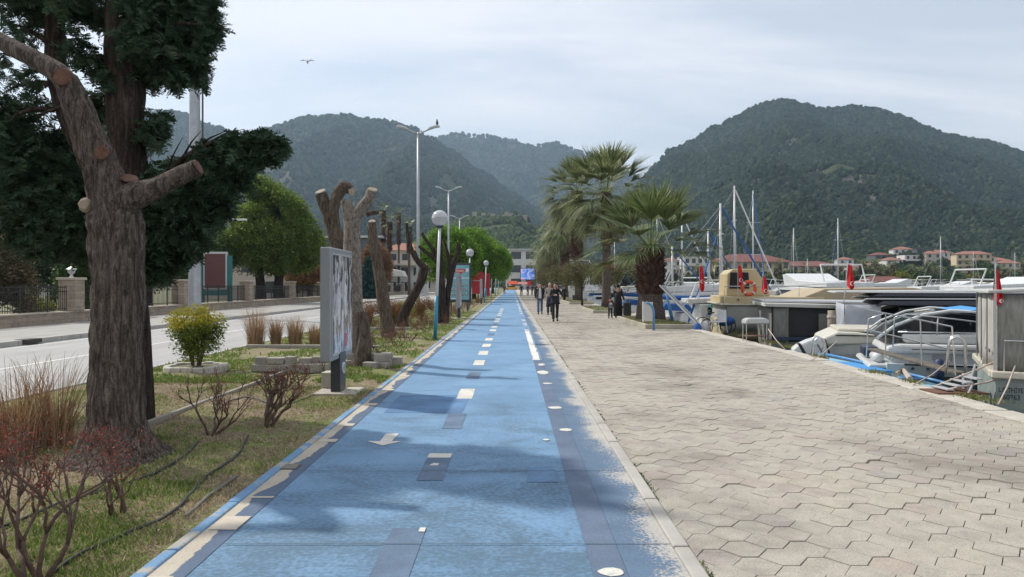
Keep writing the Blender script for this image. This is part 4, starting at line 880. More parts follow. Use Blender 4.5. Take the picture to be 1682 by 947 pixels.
def lightbox(label, loc, poster, far=False):
    t_ = T('light_box', label, 'advertising panel', loc)
    # panel faces the path (+x), its narrow end faces the viewer
    mb = MB(); mb.box((0, 0, .02), (.62, .7, .05)); mb.build('base', m_conc, t_, bevel=.01)
    mb = MB(); mb.box2((-.09, -.19, .04), (.05, .17, .62)); mb.build('post', m_char, t_, bevel=.008)
    mb = MB(); mb.tube([(.05, 0, .38), (.068, 0, .38)], .085, 20); mb.build('round_badge', M('badge_white', (.6, .62, .65), .4), t_)
    mb = MB(); mb.tube([(.066, 0, .38), (.071, 0, .38)], .06, 20); mb.build('badge_centre', m_grey, t_)
    mb = MB(); mb.box2((-.12, -.68, .53), (.035, .68, 2.13)); o = mb.build('frame', m_grey, t_, bevel=.018)
    mb = MB(); mb.box2((.036, -.62, .60), (.046, .62, 2.06)); mb.build('trim', m_lgrey, t_)
    mb = MB(); mb.box2((.0465, -.59, .635), (.052, .59, 2.025)); mb.build('poster', poster, t_)
    return t_
m_post = poster_mat('monochrome_poster')
lb = lightbox('large grey light box with monochrome poster beside the pollard trees, nearest the viewer', (-2.55, 10.95, 0), m_post)
mb = MB(); mb.box((.054, .18, .78), (.003, .16, .2)); mb.build('red_print', M('red_print', (.42, .04, .06), .3, var=.5, scale=20), lb)
mb = MB(); mb.box2((-.33, .2, 0), (-.12, .5, .28)); mb.build('cable_box', M('cream_plastic', (.45, .42, .34), .6), lb, bevel=.01)
mb = MB()
for (y0, z0, w_, h_, col_) in [(-.3, 1.7, .1, .12, 0), (-.28, 1.3, .2, .5, 0), (.12, 1.75, .09, .12, 0), (.14, 1.38, .16, .45, 0), (-.05, 1.0, .14, .4, 0)]:
    mb.prism([(y0 - w_ / 2, z0), (y0 - w_ / 2 + .02, z0 + h_ / 2), (y0, z0 + h_ * .62), (y0 + w_ / 2, z0 + h_ / 2 - .03), (y0 + w_ / 2 - .01, z0 - h_ / 2), (y0 - .02, z0 - h_ / 2 - .05)], .052, .0535, 'x')
mb.build('print_shapes', M('print_white', (.6, .6, .62), .3, var=.25, scale=14), lb)
lightbox('second light box seen edge-on in front of the teal portrait poster', (-2.5, 35.2, 0), m_post)
lightbox('far light box seen edge-on before the red panel', (-2.55, 62, 0), m_post)

# teal poster stand, facing the viewer
t_ = T('poster_stand', 'teal poster in dark frame with a red heading and rows of small portraits', 'poster stand', (-3.2, 45, 0))
mb = MB(); mb.box2((-.72, -.06, .55), (.72, .06, 2.95)); mb.build('frame', m_char, t_, bevel=.02)
for x in (-.5, .5): mb = MB(); mb.box2((x - .05, -.05, 0), (x + .05, .05, .55)); mb.build('leg', m_char, t_)
mb = MB(); mb.box2((-.6, -.068, .72), (.6, -.061, 2.82)); mb.build('poster', M('teal_print', (.10, .30, .36), .35, col2=(.22, .42, .48), scale=1.5), t_)
for a_, b_ in (((-.6, -.074, 2.0), (.6, -.069, 2.06)), ((-.5, -.074, .76), (-.1, -.069, .82)), ((-.55, -.074, 2.42), (-.38, -.069, 2.7)), ((.4, -.074, 2.4), (.56, -.069, 2.62))): mb = MB(); mb.box2(a_, b_); mb.build('white_print', M('print_pale', (.6, .66, .68), .4), t_)
mb = MB(); mb.prism([(-.28, 2.4), (-.2, 2.56), (.1, 2.6), (.34, 2.56), (.36, 2.46), (.22, 2.36), (.1, 2.26), (-.02, 2.36), (-.2, 2.36)], -.08, -.075, 'y'); mb.build('red_heading', M('heading_red', (.5, .05, .04), .4), t_)
mb = MB(); [mb.box2((x, -.086, 2.42), (x + .05, -.081, 2.52)) for x in (-.2, -.12, -.04, .04, .12, .2)]; mb.build('heading_letters', m_white, t_)
for r_ in range(3):
    for c_ in range(5):
        x, z = -.44 + c_ * .22, 1.62 - r_ * .28; mb = MB(); mb.box2((x - .07, -.079, z - .1), (x + .07, -.075, z + .08)); q_ = mb.build('portrait', M('portrait_dark', (.03, .05, .06), .5, col2=(.3, .36, .38), scale=9), t_); mb = MB(); mb.ball((x, -.08, z + .02), .045, 5, (1, .15, 1)); mb.build('face', M('portrait_face', (.5, .45, .42), .5), q_)
# red panels
t_ = T('red_banner_stand', 'red panel stand behind the far light box, left of the path', 'banner', (-3.3, 72, 0)); mb = MB(); mb.box2((-.6, -.05, .75), (.5, .05, 2.9)); mb.build('panel', M('banner_red', (.45, .02, .03), .5), t_); mb = MB(); mb.box2((-.55, -.06, 2.0), (.45, -.052, 2.06)); mb.build('white_stripe', m_white, t_); mb = MB(); mb.box2((-.05, -.05, 0), (.05, .05, .75)); mb.build('leg', m_char, t_)
t_ = T('red_banner_stand', 'narrow red panel right of the wider red one', 'banner', (-2.55, 75, 0)); mb = MB(); mb.box2((-.3, -.05, .5), (.3, .05, 2.8)); mb.build('panel', M('banner_red', (.45, .02, .03), .5), t_); mb = MB(); mb.box2((-.28, -.06, .5), (.0, -.052, 1.3)); mb.build('blue_patch', M('banner_blue', (.1, .25, .4), .5), t_)

# ---------------------------------------------------------------- lamps
m_teal = M('teal_paint', (.02, .22, .34), .45, var=.1); m_wpaint = M('white_post_paint', (.62, .63, .63), .45, var=.06)
m_globe = bpy.data.materials.new('globe_plastic'); m_globe.use_nodes = True; b = m_globe.node_tree.nodes['Principled BSDF']; b.inputs['Base Color'].default_value = (.62, .64, .67, 1); b.inputs['Roughness'].default_value = .12; b.inputs['Transmission Weight'].default_value = .35
def globe(loc, lean=0.0):
    t_ = T('globe_lamp', '', 'street lamp', loc, 0, 'globe lamps along the blue path'); mb = MB()
    z1, z2 = 1.28, 3.3; mb.tube([(0, 0, -.05), (lean * .38, 0, z1)], [.058, .05], 14); mb.build('lower_post', m_teal, t_, smooth=True)
    mb = MB(); mb.tube([(lean * .38, 0, z1), (lean, 0, z2)], [.047, .04], 14); mb.build('upper_post', m_wpaint, t_, smooth=True)
    mb = MB(); mb.lathe([(.045, 0), (.11, .03), (.12, .07), (.09, .09)], (lean, 0, z2 - .03), 16); mb.build('collar', m_char, t_)
    mb = MB(); mb.ball((lean, 0, z2 + .27), .24, 16); mb.build('globe', m_globe, t_, smooth=True)
    mb = MB(); mb.lathe([(.242, -.012), (.247, 0), (.242, .012)], (lean, 0, z2 + .27), 32); mb.build('globe_seam', m_grey, t_); return t_
g0 = globe((-2.27, 21.8, 0), .14); gl = [g0]
for x, y in ((-2.7, 45), (-2.45, 66), (-2.5, 88), (-2.5, 110), (-2.5, 132)): gl.append(dup(g0, (x, y, 0)))
for o, lab in zip(gl, ['nearest globe lamp on a white and teal post beside the blue path', 'second globe lamp, seen above the teal portrait poster', 'third globe lamp, right of the red panels', 'fourth globe lamp under the bright green trees', 'fifth and tiny globe lamp in the distance', 'sixth and farthest globe lamp by the path']): o['label'] = lab
m_galv = M('galvanised', (.36, .38, .40), .45, metal=.5, var=.12, scale=3)
def arm_lamp(loc, H=10.0, sp_=1.05):
    t_ = T('double_arm_lamp', '', 'street lamp', loc, 0, 'tall double-arm street lamps beside the road'); mb = MB(); mb.tube([(0, 0, -.1), (0, 0, H * .45), (0, 0, H - .35)], [.11, .085, .055], 12); mb.build('post', m_galv, t_, smooth=True)
    for s_ in (-1, 1):
        mb = MB(); mb.tube([(0, 0, H - .4), (s_ * .25, 0, H - .33), (s_ * .6, 0, H - .18), (s_ * .8, 0, H - .12)], [.045, .04, .035, .03], 8); mb.build('arm', m_galv, t_, smooth=True)
        mb = MB(); mb.prism([(s_ * .42, H - .26), (s_ * .6, H - .08), (s_ * .95, H + .03), (s_ * 1.12, H + .03), (s_ * 1.15, H - .07), (s_ * .9, H - .1)], -.13, .13, 'y'); mb.build('lamp_head', m_lgrey, t_, bevel=.03)
    return t_
a0 = arm_lamp((-4.95, 39, 0)); al = [a0]
for x, y in ((-5.4, 63), (-6.3, 89), (-6.4, 115)): al.append(dup(a0, (x, y, 0)))
for o, lab in zip(al, ['tallest double-arm street lamp with a bird on its right head', 'second double-arm street lamp, above the globe lamp', 'third small double-arm street lamp over the green trees', 'farthest double-arm street lamp']): o['label'] = lab
def bird(name, label, loc, wing, mat):
    t_ = T(name, label, 'bird', loc); mb = MB(); mb.ball((0, 0, .12), .075, 8, (.9, 1.2, 1.5)); mb.ball((0, -.05, .26), .045, 8); mb.prism([(-.01, .26), (.01, .26), (0, .27)], -.14, -.09, 'y')
    mb.tube([(.02, 0, 0), (.02, 0, .1)], .008, 5); mb.tube([(-.02, 0, 0), (-.02, 0, .1)], .008, 5); mb.prism([(-.03, .02), (.03, .02), (.02, .1), (-.02, .1)], .06, .16, 'y')
    mb.build('body', mat, t_, smooth=True)
    if wing:
        mb = MB()
        for s_ in (-1, 1): mb.add([(0, -.06, .14), (s_ * .3, -.1, .3), (s_ * .65, .05, .22), (s_ * .3, .06, .27), (0, .08, .14)], [(0, 1, 2, 3, 4)])
        mb.build('wing', mat, t_)
bird('perched_bird', 'dark bird perched on the right head of the tallest street lamp', (-4.95 + 1.0, 39, 10.03), False, M('dark_feathers', (.03, .03, .035), .7))
bp = P(505, 104, 60); bird('flying_gull', 'small pale gull flying high in the sky above the left hill', tuple(bp), True, M('gull_feathers', (.35, .35, .36), .7))
# tall mast beyond the road
t_ = T('lighting_mast', 'very tall grey steel mast rising past the dark conifer beyond the road', 'mast', (-16.9, 39.4, 0)); mb = MB(); mb.tube([(0, 0, -.1), (0, 0, 6), (0, 0, 20)], [.33, .30, .22], 12); mb.build('pole', m_galv, t_)
mb = MB(); mb.tube([(.42, 0, 5), (.42, 0, 20)], [.05, .05], 8); mb.build('cable_pipe', M('rust_pipe', (.09, .06, .06), .8), t_); mb = MB(); mb.box((.18, -.3, 4.3), (.2, .05, .28)); mb.build('number_plate', m_lgrey, t_)
mb = MB(); mb.box((.1, -.05, 17.5), (2.6, .3, .2)); [mb.box((x, -.25, 17.8), (.5, .2, .4)) for x in (-1, -.3, .4, 1.1)]; mb.build('floodlights', m_lgrey, t_)
for px, py, Y, lab in ((405, 361, 44, 'lower white bar-shaped lamp arm sticking out right of the dark conifer'), (398, 316, 60, 'upper short lamp arm sticking out right of the dark conifer')):
    p = P(px, py, Y); t_ = T('street_lamp', lab, 'street lamp', (p.x - 3.1, Y, 0)); mb = MB(); mb.tube([(0, 0, -.1), (0, 0, p.z)], [.09, .05], 8); mb.build('post', m_galv, t_); mb = MB(); mb.tube([(0, 0, p.z - .05), (2.2, 0, p.z)], .035, 6); mb.build('arm', m_galv, t_); mb = MB(); mb.box((2.6, 0, p.z + .02), (1.0, .25, .1)); mb.build('lamp_head', m_wpaint, t_, bevel=.03)
# information panel behind the wall
t_ = T('notice_board', 'dark red notice board on teal posts behind the stone wall', 'notice board', (-20.1, 50.2, 0))
for x in (-.95, .95): mb = MB(); mb.box2((x - .13, -.12, 0), (x + .13, .12, 3.6)); mb.build('post', M('teal_steel', (.01, .12, .13), .5), t_)
mb = MB(); mb.box2((-.82, -.1, .9), (.82, .08, 1.25)); mb.build('lower_panel', M('teal_steel', (.01, .12, .13), .5), t_); mb = MB(); mb.box2((-.8, -.14, 1.28), (.8, .1, 3.85)); mb.build('frame', m_lgrey, t_, bevel=.02); mb = MB(); mb.box2((-.7, -.16, 1.4), (.7, -.141, 3.72)); mb.build('board', M('maroon_board', (.10, .035, .035), .6), t_)

# ---------------------------------------------------------------- stone wall with railings
m_wall = bpy.data.materials.new('stone_cladding'); m_wall.use_nodes = True; t = m_wall.node_tree; b = t.nodes['Principled BSDF']; b.inputs['Roughness'].default_value = .9
o_ = N(t, 'ShaderNodeTexCoord').outputs['Object']; cmb = N(t, 'ShaderNodeSeparateXYZ'); t.links.new(o_, cmb.inputs[0]); cc = N(t, 'ShaderNodeCombineXYZ'); t.links.new(vmath(t, 'ADD', cmb.outputs[0], cmb.outputs[1]), cc.inputs[0]); t.links.new(cmb.outputs[2], cc.inputs[1])
br = N(t, 'ShaderNodeTexBrick'); br.inputs['Scale'].default_value = 1.0; br.inputs['Brick Width'].default_value = .42; br.inputs['Row Height'].default_value = .17; br.inputs['Mortar Size'].default_value = .008; br.inputs['Mortar Smooth'].default_value = .3
br.inputs['Color1'].default_value = (.36, .29, .22, 1); br.inputs['Color2'].default_value = (.27, .225, .18, 1); br.inputs['Mortar'].default_value = (.16, .14, .12, 1); t.links.new(cc.outputs[0], br.inputs['Vector'])
t.links.new(mixc(t, br.outputs[0], ramp(t, tn(t, o_, 3, 5, .7), [(.3, .75), (.7, 1.2)]), 1.0), b.inputs['Base Color'])
m_cap = M('coping', (.40, .35, .28), .85, var=.12, scale=3); m_rail = M('black_railing', (.012, .012, .014), .45)
fw = T('stone_fence', 'pale stone boundary wall with square pillars and black iron railings beyond the road', 'fence', (-19.0, 0, 0))
mb = MB(); mb.box2((-.25, -5, 0), (.25, 160, .44)); mb.build('base_wall', m_wall, fw); mb = MB(); mb.box2((-.3, -5, .442), (.3, 160, .50)); mb.build('coping', m_cap, fw, bevel=.01)
ys_ = [21.4 + 10.5 * i for i in range(13)] + [10.9, .4]
for y in sorted(ys_):
    mb = MB(); mb.box2((-.36, y - .36, .502), (.36, y + .36, 1.82)); o = mb.build('pillar', m_wall, fw); mb = MB(); mb.box2((-.43, y - .43, 1.822), (.43, y + .43, 1.93)); mb.build('pillar_cap', m_cap, o, bevel=.02)
yy = sorted(ys_)
for a_, b_ in zip(yy, yy[1:]):
    mb = MB(); a1, b1 = a_ + .37, b_ - .37; n = int((b1 - a1) / .14)
    for z in (.6, 1.32, 1.5): mb.box2((-.02, a1, z), (.02, b1, z + .03))
    for i in range(n + 1): y = a1 + (b1 - a1) * i / n; mb.box((0, y, 1.05), (.018 if i % 12 else .05, .018 if i % 12 else .05, 1.06 if i % 12 else 1.1))
    mb.build('railing', m_rail, fw)
# urn lamp on one pillar
t_ = T('pillar_lantern', 'small pale lantern standing on the left stone pillar', 'lantern', (-19, 31.9, 1.93)); mb = MB(); mb.lathe([(.1, 0), (.06, .06), (.05, .14), (.13, .2), (.16, .3)], n=10); mb.build('stem', m_lgrey, t_); mb = MB(); mb.lathe([(.15, .3), (.22, .36), (.05, .46), (.01, .48)], n=10); mb.build('cap', m_lgrey, t_)

# ---------------------------------------------------------------- broad-leaved trees
def leaftree(name, label, loc, trunk_h, blobs, mat, tr=.18, leaf=.3, group=None, cat='tree', gap=.2, gs=.5, ntr=1, lp=None, barkm=None, tw=.8):
    t_ = T(name, label, cat, tuple(loc), 0, group); mb = MB(); random.seed(int(abs(loc[0]) * 7 + loc[1]))
    top = max(b_[2] for b_ in blobs)
    for i in range(ntr):
        ox = (i - (ntr - 1) / 2) * tw; mb.tube([(ox, 0, -.1), (ox * 1.1 + random.uniform(-.1, .1), 0, trunk_h * .6), (ox * 1.3, 0, trunk_h), (ox * .8, 0, top)], [tr * 1.25, tr, tr * .85, tr * .2], 12, wob=.15)
        for b_ in blobs[:7]:
            mb.tube([(ox * 1.2, 0, trunk_h * .85), ((b_[0] + ox) * .5, b_[1] * .5, (trunk_h + b_[2]) * .5 + .2), (b_[0], b_[1], b_[2])], [tr * .45, tr * .25, .02], 6, wob=.1)
    mb.build('trunk', barkm or m_dbark, t_, smooth=True)
    pp = blob_pts(blobs, gap, gs, 3.0); scatter('crown', lp or LP_MED, pp, rng.uniform(.6, 1.3, len(pp)) * leaf / .3, mat, t_, tilt=1.2); return t_
LP_MED = leaf_proto(9, .20, .6, .32); LP_BIG = leaf_proto(9, .36, .7, .5)
m_bright = ML('spring_leaves', [(.06, .13, .014), (.10, .21, .02), (.15, .28, .03), (.21, .33, .05)], .55, .55)
m_oak = ML('fresh_green_leaves', [(.06, .10, .02), (.10, .155, .03), (.21, .28, .05), (.12, .185, .035)], .6, .55)
# large round tree beyond the wall
leaftree('round_green_tree', 'large round fresh green tree with two dark trunks behind the stone wall', (-21.3, 65, 0), 3.2,
    [(.1, 0, 6.0, 4.3, 3.6, 3.0, 3600), (-.2, 0, 8.3, 3.0, 2.6, 2.3, 2200), (-.9, 0, 9.9, 1.7, 1.6, 1.4, 800), (-2.6, 0, 5.4, 2.4, 2.4, 2.6, 1600), (2.7, 0, 4.9, 2.3, 2.2, 2.3, 1500), (0, 0, 4.0, 3.9, 3.0, 1.5, 1500), (1.6, 0, 7.6, 2.0, 2, 2, 900)], m_oak, .42, .33, ntr=2, tw=1.5, gap=.16)
# bright maples along the path
for i, (x, y, r, h, lab) in enumerate([(-6.2, 72, 3.0, 7.4, 'nearest bright green tree behind the globe lamp'), (-4.3, 84, 3.6, 8.2, 'second bright green tree behind the red panels'), (-3.8, 99, 3.6, 8.4, 'third bright green tree overhanging the path'),
        (-4.4, 118, 4.0, 9.0, 'fourth bright green tree overhanging the far path'), (-3.6, 140, 3.6, 9.2, 'fifth bright green tree near the end of the path')]):
    leaftree('bright_green_tree', lab, (x, y, 0), 2.5, [(0, 0, h * .58, r, r, h * .27, 2300), (-r * .4, 0, h * .68, r * .65, r * .7, h * .22, 900), (r * .45, 0, h * .62, r * .6, r * .7, h * .24, 900), (0, 0, h * .83, r * .6, r * .6, h * .17, 800), (r * .5, -.8, h * .45, r * .5, r * .6, h * .15, 500), (-r * .5, -.8, h * .43, r * .5, r * .6, h * .14, 400)], m_bright, .22, .34, group='bright green trees along the path', gap=.14)
# things behind the wall at the left
leaftree('brown_shrub_tree', 'large brownish drooping shrub at the left edge behind the wall', (-20.6, 31, 0), 1.0, [(-1.6, 0, 2.2, 1.9, 1.3, 1.9, 2200), (-2.6, 0, 3.0, 1.6, 1.2, 1.4, 1000), (-.2, 0, 1.5, 1.0, 1, 1.2, 500)], ML('brown_bush_leaves', [(.10, .08, .045), (.14, .11, .06), (.08, .08, .03), (.07, .05, .035)], .8, .2), .1, .2, cat='bush', gap=.1)
leaftree('clipped_hedge', 'dark clipped hedge behind the left stone pillar', (-21.5, 37, 0), .6, [(0, 0, 1.7, 1.3, 1, 1.6, 1700), (1.6, 0, 1.4, 1.2, 1, 1.4, 900)], m_green, .1, .22, cat='hedge', gap=.05)
leaftree('yellow_hedge', 'low yellow-green hedge behind the iron railings at the left', (-22.5, 34, 0), .3, [(0, 0, .8, 1.6, .6, .8, 900), (-2.5, 0, .8, 1.6, .6, .7, 700)], m_yg, .05, .2, cat='hedge', gap=.05)
for i, (x, y, r, h, mt, lab) in enumerate([(-27, 62, 3.5, 6.5, m_green, 'mid green tree behind the dark conifer at left'), (-31, 50, 3.5, 5.5, m_dgreen, 'dark green tree far left behind the garden railings'), (-24.5, 50, 2.6, 5.2, m_green, 'green tree between the steel mast and the thick trunk'),
      (-24, 88, 3.0, 5.2, m_dgreen, 'dark tree right of the large round tree'), (-21.5, 78, 2.2, 4.6, m_brownleaf, 'brownish tree below the right side of the large round tree'), (-23, 100, 2.6, 7.2, m_brownleaf, 'tall brown leafless-looking tree behind the leaning trunk'),
      (-19.5, 106, 2.2, 8.0, m_brownleaf, 'second tall brown tree behind the curved trunk'), (-36, 66, 4, 7, m_green, 'green tree at the far left in front of the houses')]):
    leaftree('garden_tree', lab, (x, y, 0), h * .3, [(0, 0, h * .6, r, r * .8, h * .38, 2200), (r * .5, 0, h * .5, r * .6, r * .6, h * .3, 600), (-r * .5, 0, h * .55, r * .6, r * .6, h * .3, 600)], mt, .2, .3, gap=.12)
t_ = T('blue_spruce', 'small dark blue-green cone-shaped spruce between the pollard trunks', 'tree', (-16.6, 86, 0)); mb = MB(); mb.tube([(0, 0, 0), (0, 0, 4)], [.15, .03], 8); mb.build('trunk', m_dbark, t_)
pp = np.concatenate([blob_pts([(0, 0, .5 + z * .55, 1.35 * (1 - z / 8.5), 1.35 * (1 - z / 8.5), .3, 260)]) for z in range(8)]); scatter('foliage', spray_proto(14, .5, .04), pp, .9, ML('spruce_needles', [(.015, .05, .05), (.03, .08, .07)], .7, .1), t_)

# ---------------------------------------------------------------- palms
m_palm = ML('palm_green', [(.06, .10, .03), (.10, .145, .045), (.16, .20, .07), (.27, .28, .14)], .45, .25)
m_palmt = ML('palm_olive', [(.07, .10, .04), (.13, .165, .06), (.20, .23, .10), (.32, .32, .18)], .5, .35)
m_dead = ML('dead_fronds', [(.16, .12, .07), (.24, .19, .12), (.10, .075, .045)], .85, .15)
m_boot = ML('palm_boots', [(.06, .03, .022), (.11, .055, .04), (.17, .10, .075), (.09, .06, .05)], .85, 0)
m_ptrunk = bark('palm_trunk_bark', (.085, .065, .055), (.19, .155, .135), 7, 1.6, .7, .02)
def frond(V, Fq, org, az, el, plen, blen, nseg, droop, r, spread=1.75, wseg=.03, cup=.25):
    d = np.array([math.cos(az) * math.cos(el), math.sin(az) * math.cos(el), math.sin(el)]); side = np.array([-math.sin(az), math.cos(az), 0.]); up = np.cross(side, d) * -1
    if up[2] < 0: up = -up
    # petiole
    tip = org + d * plen + np.array([0, 0, -droop * plen * .18]); b0 = len(V); w = .022
    for p, ww in ((org, w * 1.6), ((org + tip) / 2 + np.array([0, 0, .04 * plen]), w), (tip, w * .7)): V += [p - side * ww, p + side * ww]
    Fq += [(b0, b0 + 1, b0 + 3, b0 + 2), (b0 + 2, b0 + 3, b0 + 5, b0 + 4)]
    d2 = d + np.array([0, 0, -droop * .35]); d2 /= np.linalg.norm(d2); up2 = np.cross(d2, side); up2 = up2 if up2[2] > 0 else -up2
    for i in range(nseg):
        a = (i / (nseg - 1) - .5) * 2 * spread * .5 * 2 / 2; a += r.normal(0, .03); l = blen * (1 - .35 * (abs(a) / spread) ** 2) * r.uniform(.88, 1.08)
        dd = d2 * math.cos(a) + side * math.sin(a) + up2 * cup * abs(math.sin(a)); dd /= np.linalg.norm(dd); q = np.cross(dd, up2); q /= np.linalg.norm(q); b0 = len(V); ks = 4
        for s_ in range(ks + 1):
            t_ = s_ / ks; p = tip + dd * l * t_ * (1 - .12 * droop * t_) + np.array([0, 0, -droop * l * .62 * max(0, t_ - .3) ** 1.8]); ww = wseg * (.55 + .75 * math.sin(PI * min(1, t_ * 1.15))) * (1 - t_ ** 2.5 * .85)
            V += [p - q * ww, p + q * ww]
        for s_ in range(ks): c_ = b0 + s_ * 2; Fq.append((c_, c_ + 1, c_ + 3, c_ + 2))
def palm(label, loc, H, tr, crown, n=34, nseg=22, seed=1, droop=.6, boots=(0, 1), skirt=10, mat=None, group=None, bw=1.0, name='fan_palm', elmin=-.5, lean=0.0):
    r = np.random.default_rng(seed); t_ = T(name, label, 'palm', tuple(loc), 0, group); rad = lambda z: tr * (1.25 - .25 * min(1, z / 1.0)) * (1 - .12 * z / H)
    mb = MB(); zs = [H * i / 10 for i in range(11)]; mb.tube([(lean * (z / H) ** 2, 0, z - .05) for z in zs], [rad(z) for z in zs], 18, wob=.06); mb.build('trunk', m_ptrunk, t_, smooth=True)
    V, Fq = [], []; z0, z1 = boots[0] * H, boots[1] * H; pitch = .085 * bw; k = int((z1 - z0) / pitch)
    for i in range(k):
        z = z0 + i * pitch; nb = max(8, int(2 * PI * tr * bw / (.12 * bw)))
        for j in range(nb):
            a = 2 * PI * (j + (i % 2) * .5) / nb + r.normal(0, .06); rr = rad(z); o_ = r.uniform(.07, .15) * bw; w = .055 * bw * r.uniform(.8, 1.2); h = .12 * bw * r.uniform(.8, 1.3); ca, sa = math.cos(a), math.sin(a); lx = lean * (z / H) ** 2
            b0 = len(V); 
            for rd_, s_, zz in ((rr * .93, -w, z), (rr * .93, w, z), (rr + o_, w * .6, z + h), (rr + o_, -w * .6, z + h), (rr * .9, 0, z + h * 1.1)): V.append((lx + ca * rd_ - sa * s_, sa * rd_ + ca * s_, zz))
            Fq += [(b0, b0 + 1, b0 + 2, b0 + 3), (b0 + 3, b0 + 2, b0 + 4, b0 + 4)] if False else [(b0, b0 + 1, b0 + 2, b0 + 3), (b0 + 2, b0 + 3, b0 + 4, b0 + 1)]
    if k > 0: np_mesh('leaf_bases', np.array(V), np.array(Fq), m_boot, t_)
    V, Fq = [], []; org = np.array([lean, 0, H - .05])
    for i in range(n):
        u = i / n; el = 1.35 - (1.35 - elmin) * u ** .85 + r.normal(0, .06); az = i * 2.39996 + r.normal(0, .15)
        frond(V, Fq, org + np.array([math.cos(az), math.sin(az), 0]) * tr * .3, az, el, crown * .52 * r.uniform(.85, 1.1), crown * .52, nseg, droop * (.5 + .9 * u), r, wseg=(.021 if crown < 3.4 else .024) * crown / 2.4)
    np_mesh('crown', np.array(V), np.array(Fq), mat or m_palm, t_)
    if skirt:
        V, Fq = [], []
        for i in range(skirt): az = r.uniform(0, 2 * PI); frond(V, Fq, org + np.array([0, 0, -.25 - r.uniform(0, .5)]), az, r.uniform(-1.2, -.7), crown * .35, crown * .4, 12, 1.0, r, spread=1.2, wseg=.03)
        np_mesh('dead_skirt', np.array(V), np.array(Fq), m_dead, t_)
    return t_
palm('short stout fan palm with shaggy red-brown trunk nearest on the promenade', (5.8, 31, .1), 3.1, .52, 3.25, 44, 34, 3, .48, (.35, 1), 0, m_palm, bw=1.25, elmin=-.12)
palm('tall fan palm directly behind the short stout one with thin lower trunk', (6.0, 47, .1), 7.4, .28, 3.6, 70, 26, 5, .55, (.55, 1), 14, m_palmt, bw=1.2, elmin=-.8, name='tall_fan_palm')
palm('third fan palm with thick shaggy upper trunk and smooth grey foot', (6.05, 69, .1), 10.2, .42, 4.0, 80, 22, 7, .7, (.38, 1), 20, m_palmt, bw=2.0, elmin=-.9, name='tall_fan_palm')
palm('fourth fan palm from the viewer on the promenade', (6.3, 88, .1), 8.8, .38, 3.6, 56, 18, 9, 1.2, (.3, 1), 18, m_palmt, bw=2.4, elmin=-.9, name='tall_fan_palm')
palm('fifth fan palm from the viewer on the promenade', (6.0, 106, .1), 8.2, .38, 3.6, 50, 16, 10, 1.2, (.3, 1), 18, m_palmt, bw=2.6, elmin=-.9, name='tall_fan_palm')
palm('sixth fan palm from the viewer on the promenade', (6.0, 128, .1), 8.0, .4, 3.6, 32, 14, 11, 1.2, (.3, 1), 18, m_palmt, bw=3, elmin=-.9, name='tall_fan_palm')
palm('farthest fan palm near the end of the promenade', (5.8, 150, .1), 7.6, .4, 3.6, 30, 12, 12, 1.2, (.3, 1), 14, m_palmt, bw=3, elmin=-.9, name='tall_fan_palm')
# tree bands
t_ = T('trunk_band', 'faded red cloth band tied round the tall palm trunk behind the stout palm', 'cloth band', (6.0, 47, 0)); mb = MB(); mb.lathe([(.33, 2.7), (.35, 2.85), (.34, 3.1)], n=16); mb.build('band', M('faded_red', (.22, .06, .05), .9), t_)
# olive scrubby trees between the palms
m_olive = ML('olive_leaves', [(.10, .095, .04), (.15, .135, .055), (.08, .09, .035), (.19, .16, .08)], .7, .3)
for x, y, r, h, lab in [(5.5, 58, 1.7, 3.8, 'thin yellowish tree left of the tall palm trunk'), (7.4, 52, 1.9, 3.6, 'thin yellowish tree right of the tall palm trunk'), (5.6, 79, 2.0, 4.3, 'yellowish scrubby tree below the third palm'), (5.2, 96, 2.0, 4.2, 'yellowish scrubby tree behind the walking people'), (5.0, 118, 2.2, 4.6, 'farthest yellowish scrubby tree by the promenade')]:
    leaftree('scrubby_tree', lab, (x, y, .1), h * .35, [(0, 0, h * .62, r, r, h * .3, 420), (r * .4, 0, h * .5, r * .6, r * .6, h * .25, 160), (-r * .4, 0, h * .6, r * .6, r * .6, h * .25, 160)], m_olive, .07, .22, group='yellowish trees between the palms', gap=.1)
# planters with low kerbs round the palms
m_soilg = M('planter_soil', (.10, .085, .05), .95, col2=(.13, .16, .05), scale=2.5, bump=.6)
def planter(label, x0, x1, y0, y1, h=.17):
    t_ = T('planter', label, 'planter', (x0, y0, 0)); w, l = x1 - x0, y1 - y0; mb = MB()
    for a_, b_ in (((0, 0), (w, .14)), ((0, l - .14), (w, l)), ((0, .141), (.14, l - .141)), ((w - .14, .141), (w, l - .141))): mb.box2((a_[0], a_[1], -.05), (b_[0], b_[1], h))
    mb.build('kerb', M('planter_stone', (.28, .26, .21), .9, col2=(.40, .37, .30), scale=2), t_, bevel=.02)
    V, Fq = [], []
    for i in range(13):
        for j in range(13): u, v = i / 12, j / 12; V.append((.141 + (w - .282) * u, .141 + (l - .282) * v, h - .05 + .10 * math.sin(PI * u) * math.sin(PI * v) + .03 * fbm(u * 5, v * 5, x0)))
    for i in range(12):
        for j in range(12): a_ = i * 13 + j; Fq.append((a_, a_ + 1, a_ + 14, a_ + 13))
    np_mesh('soil', np.array(V), np.array(Fq), m_soilg, t_, smooth=True); n = 900
    pp = np.stack([rng.uniform(.16, w - .16, n), rng.uniform(.16, l - .16, n), np.full(n, h - .01)], 1); g_ = scatter('grass', (gb[0] * np.array([3, 1, 2.2]), gb[1]), pp, rng.uniform(.5, 1.2, n), ML('weed_grass', [(.10, .13, .03), (.2, .2, .06), (.3, .27, .12)], .8, .2), t_, tilt=.5); tag(g_, kind='stuff'); return t_
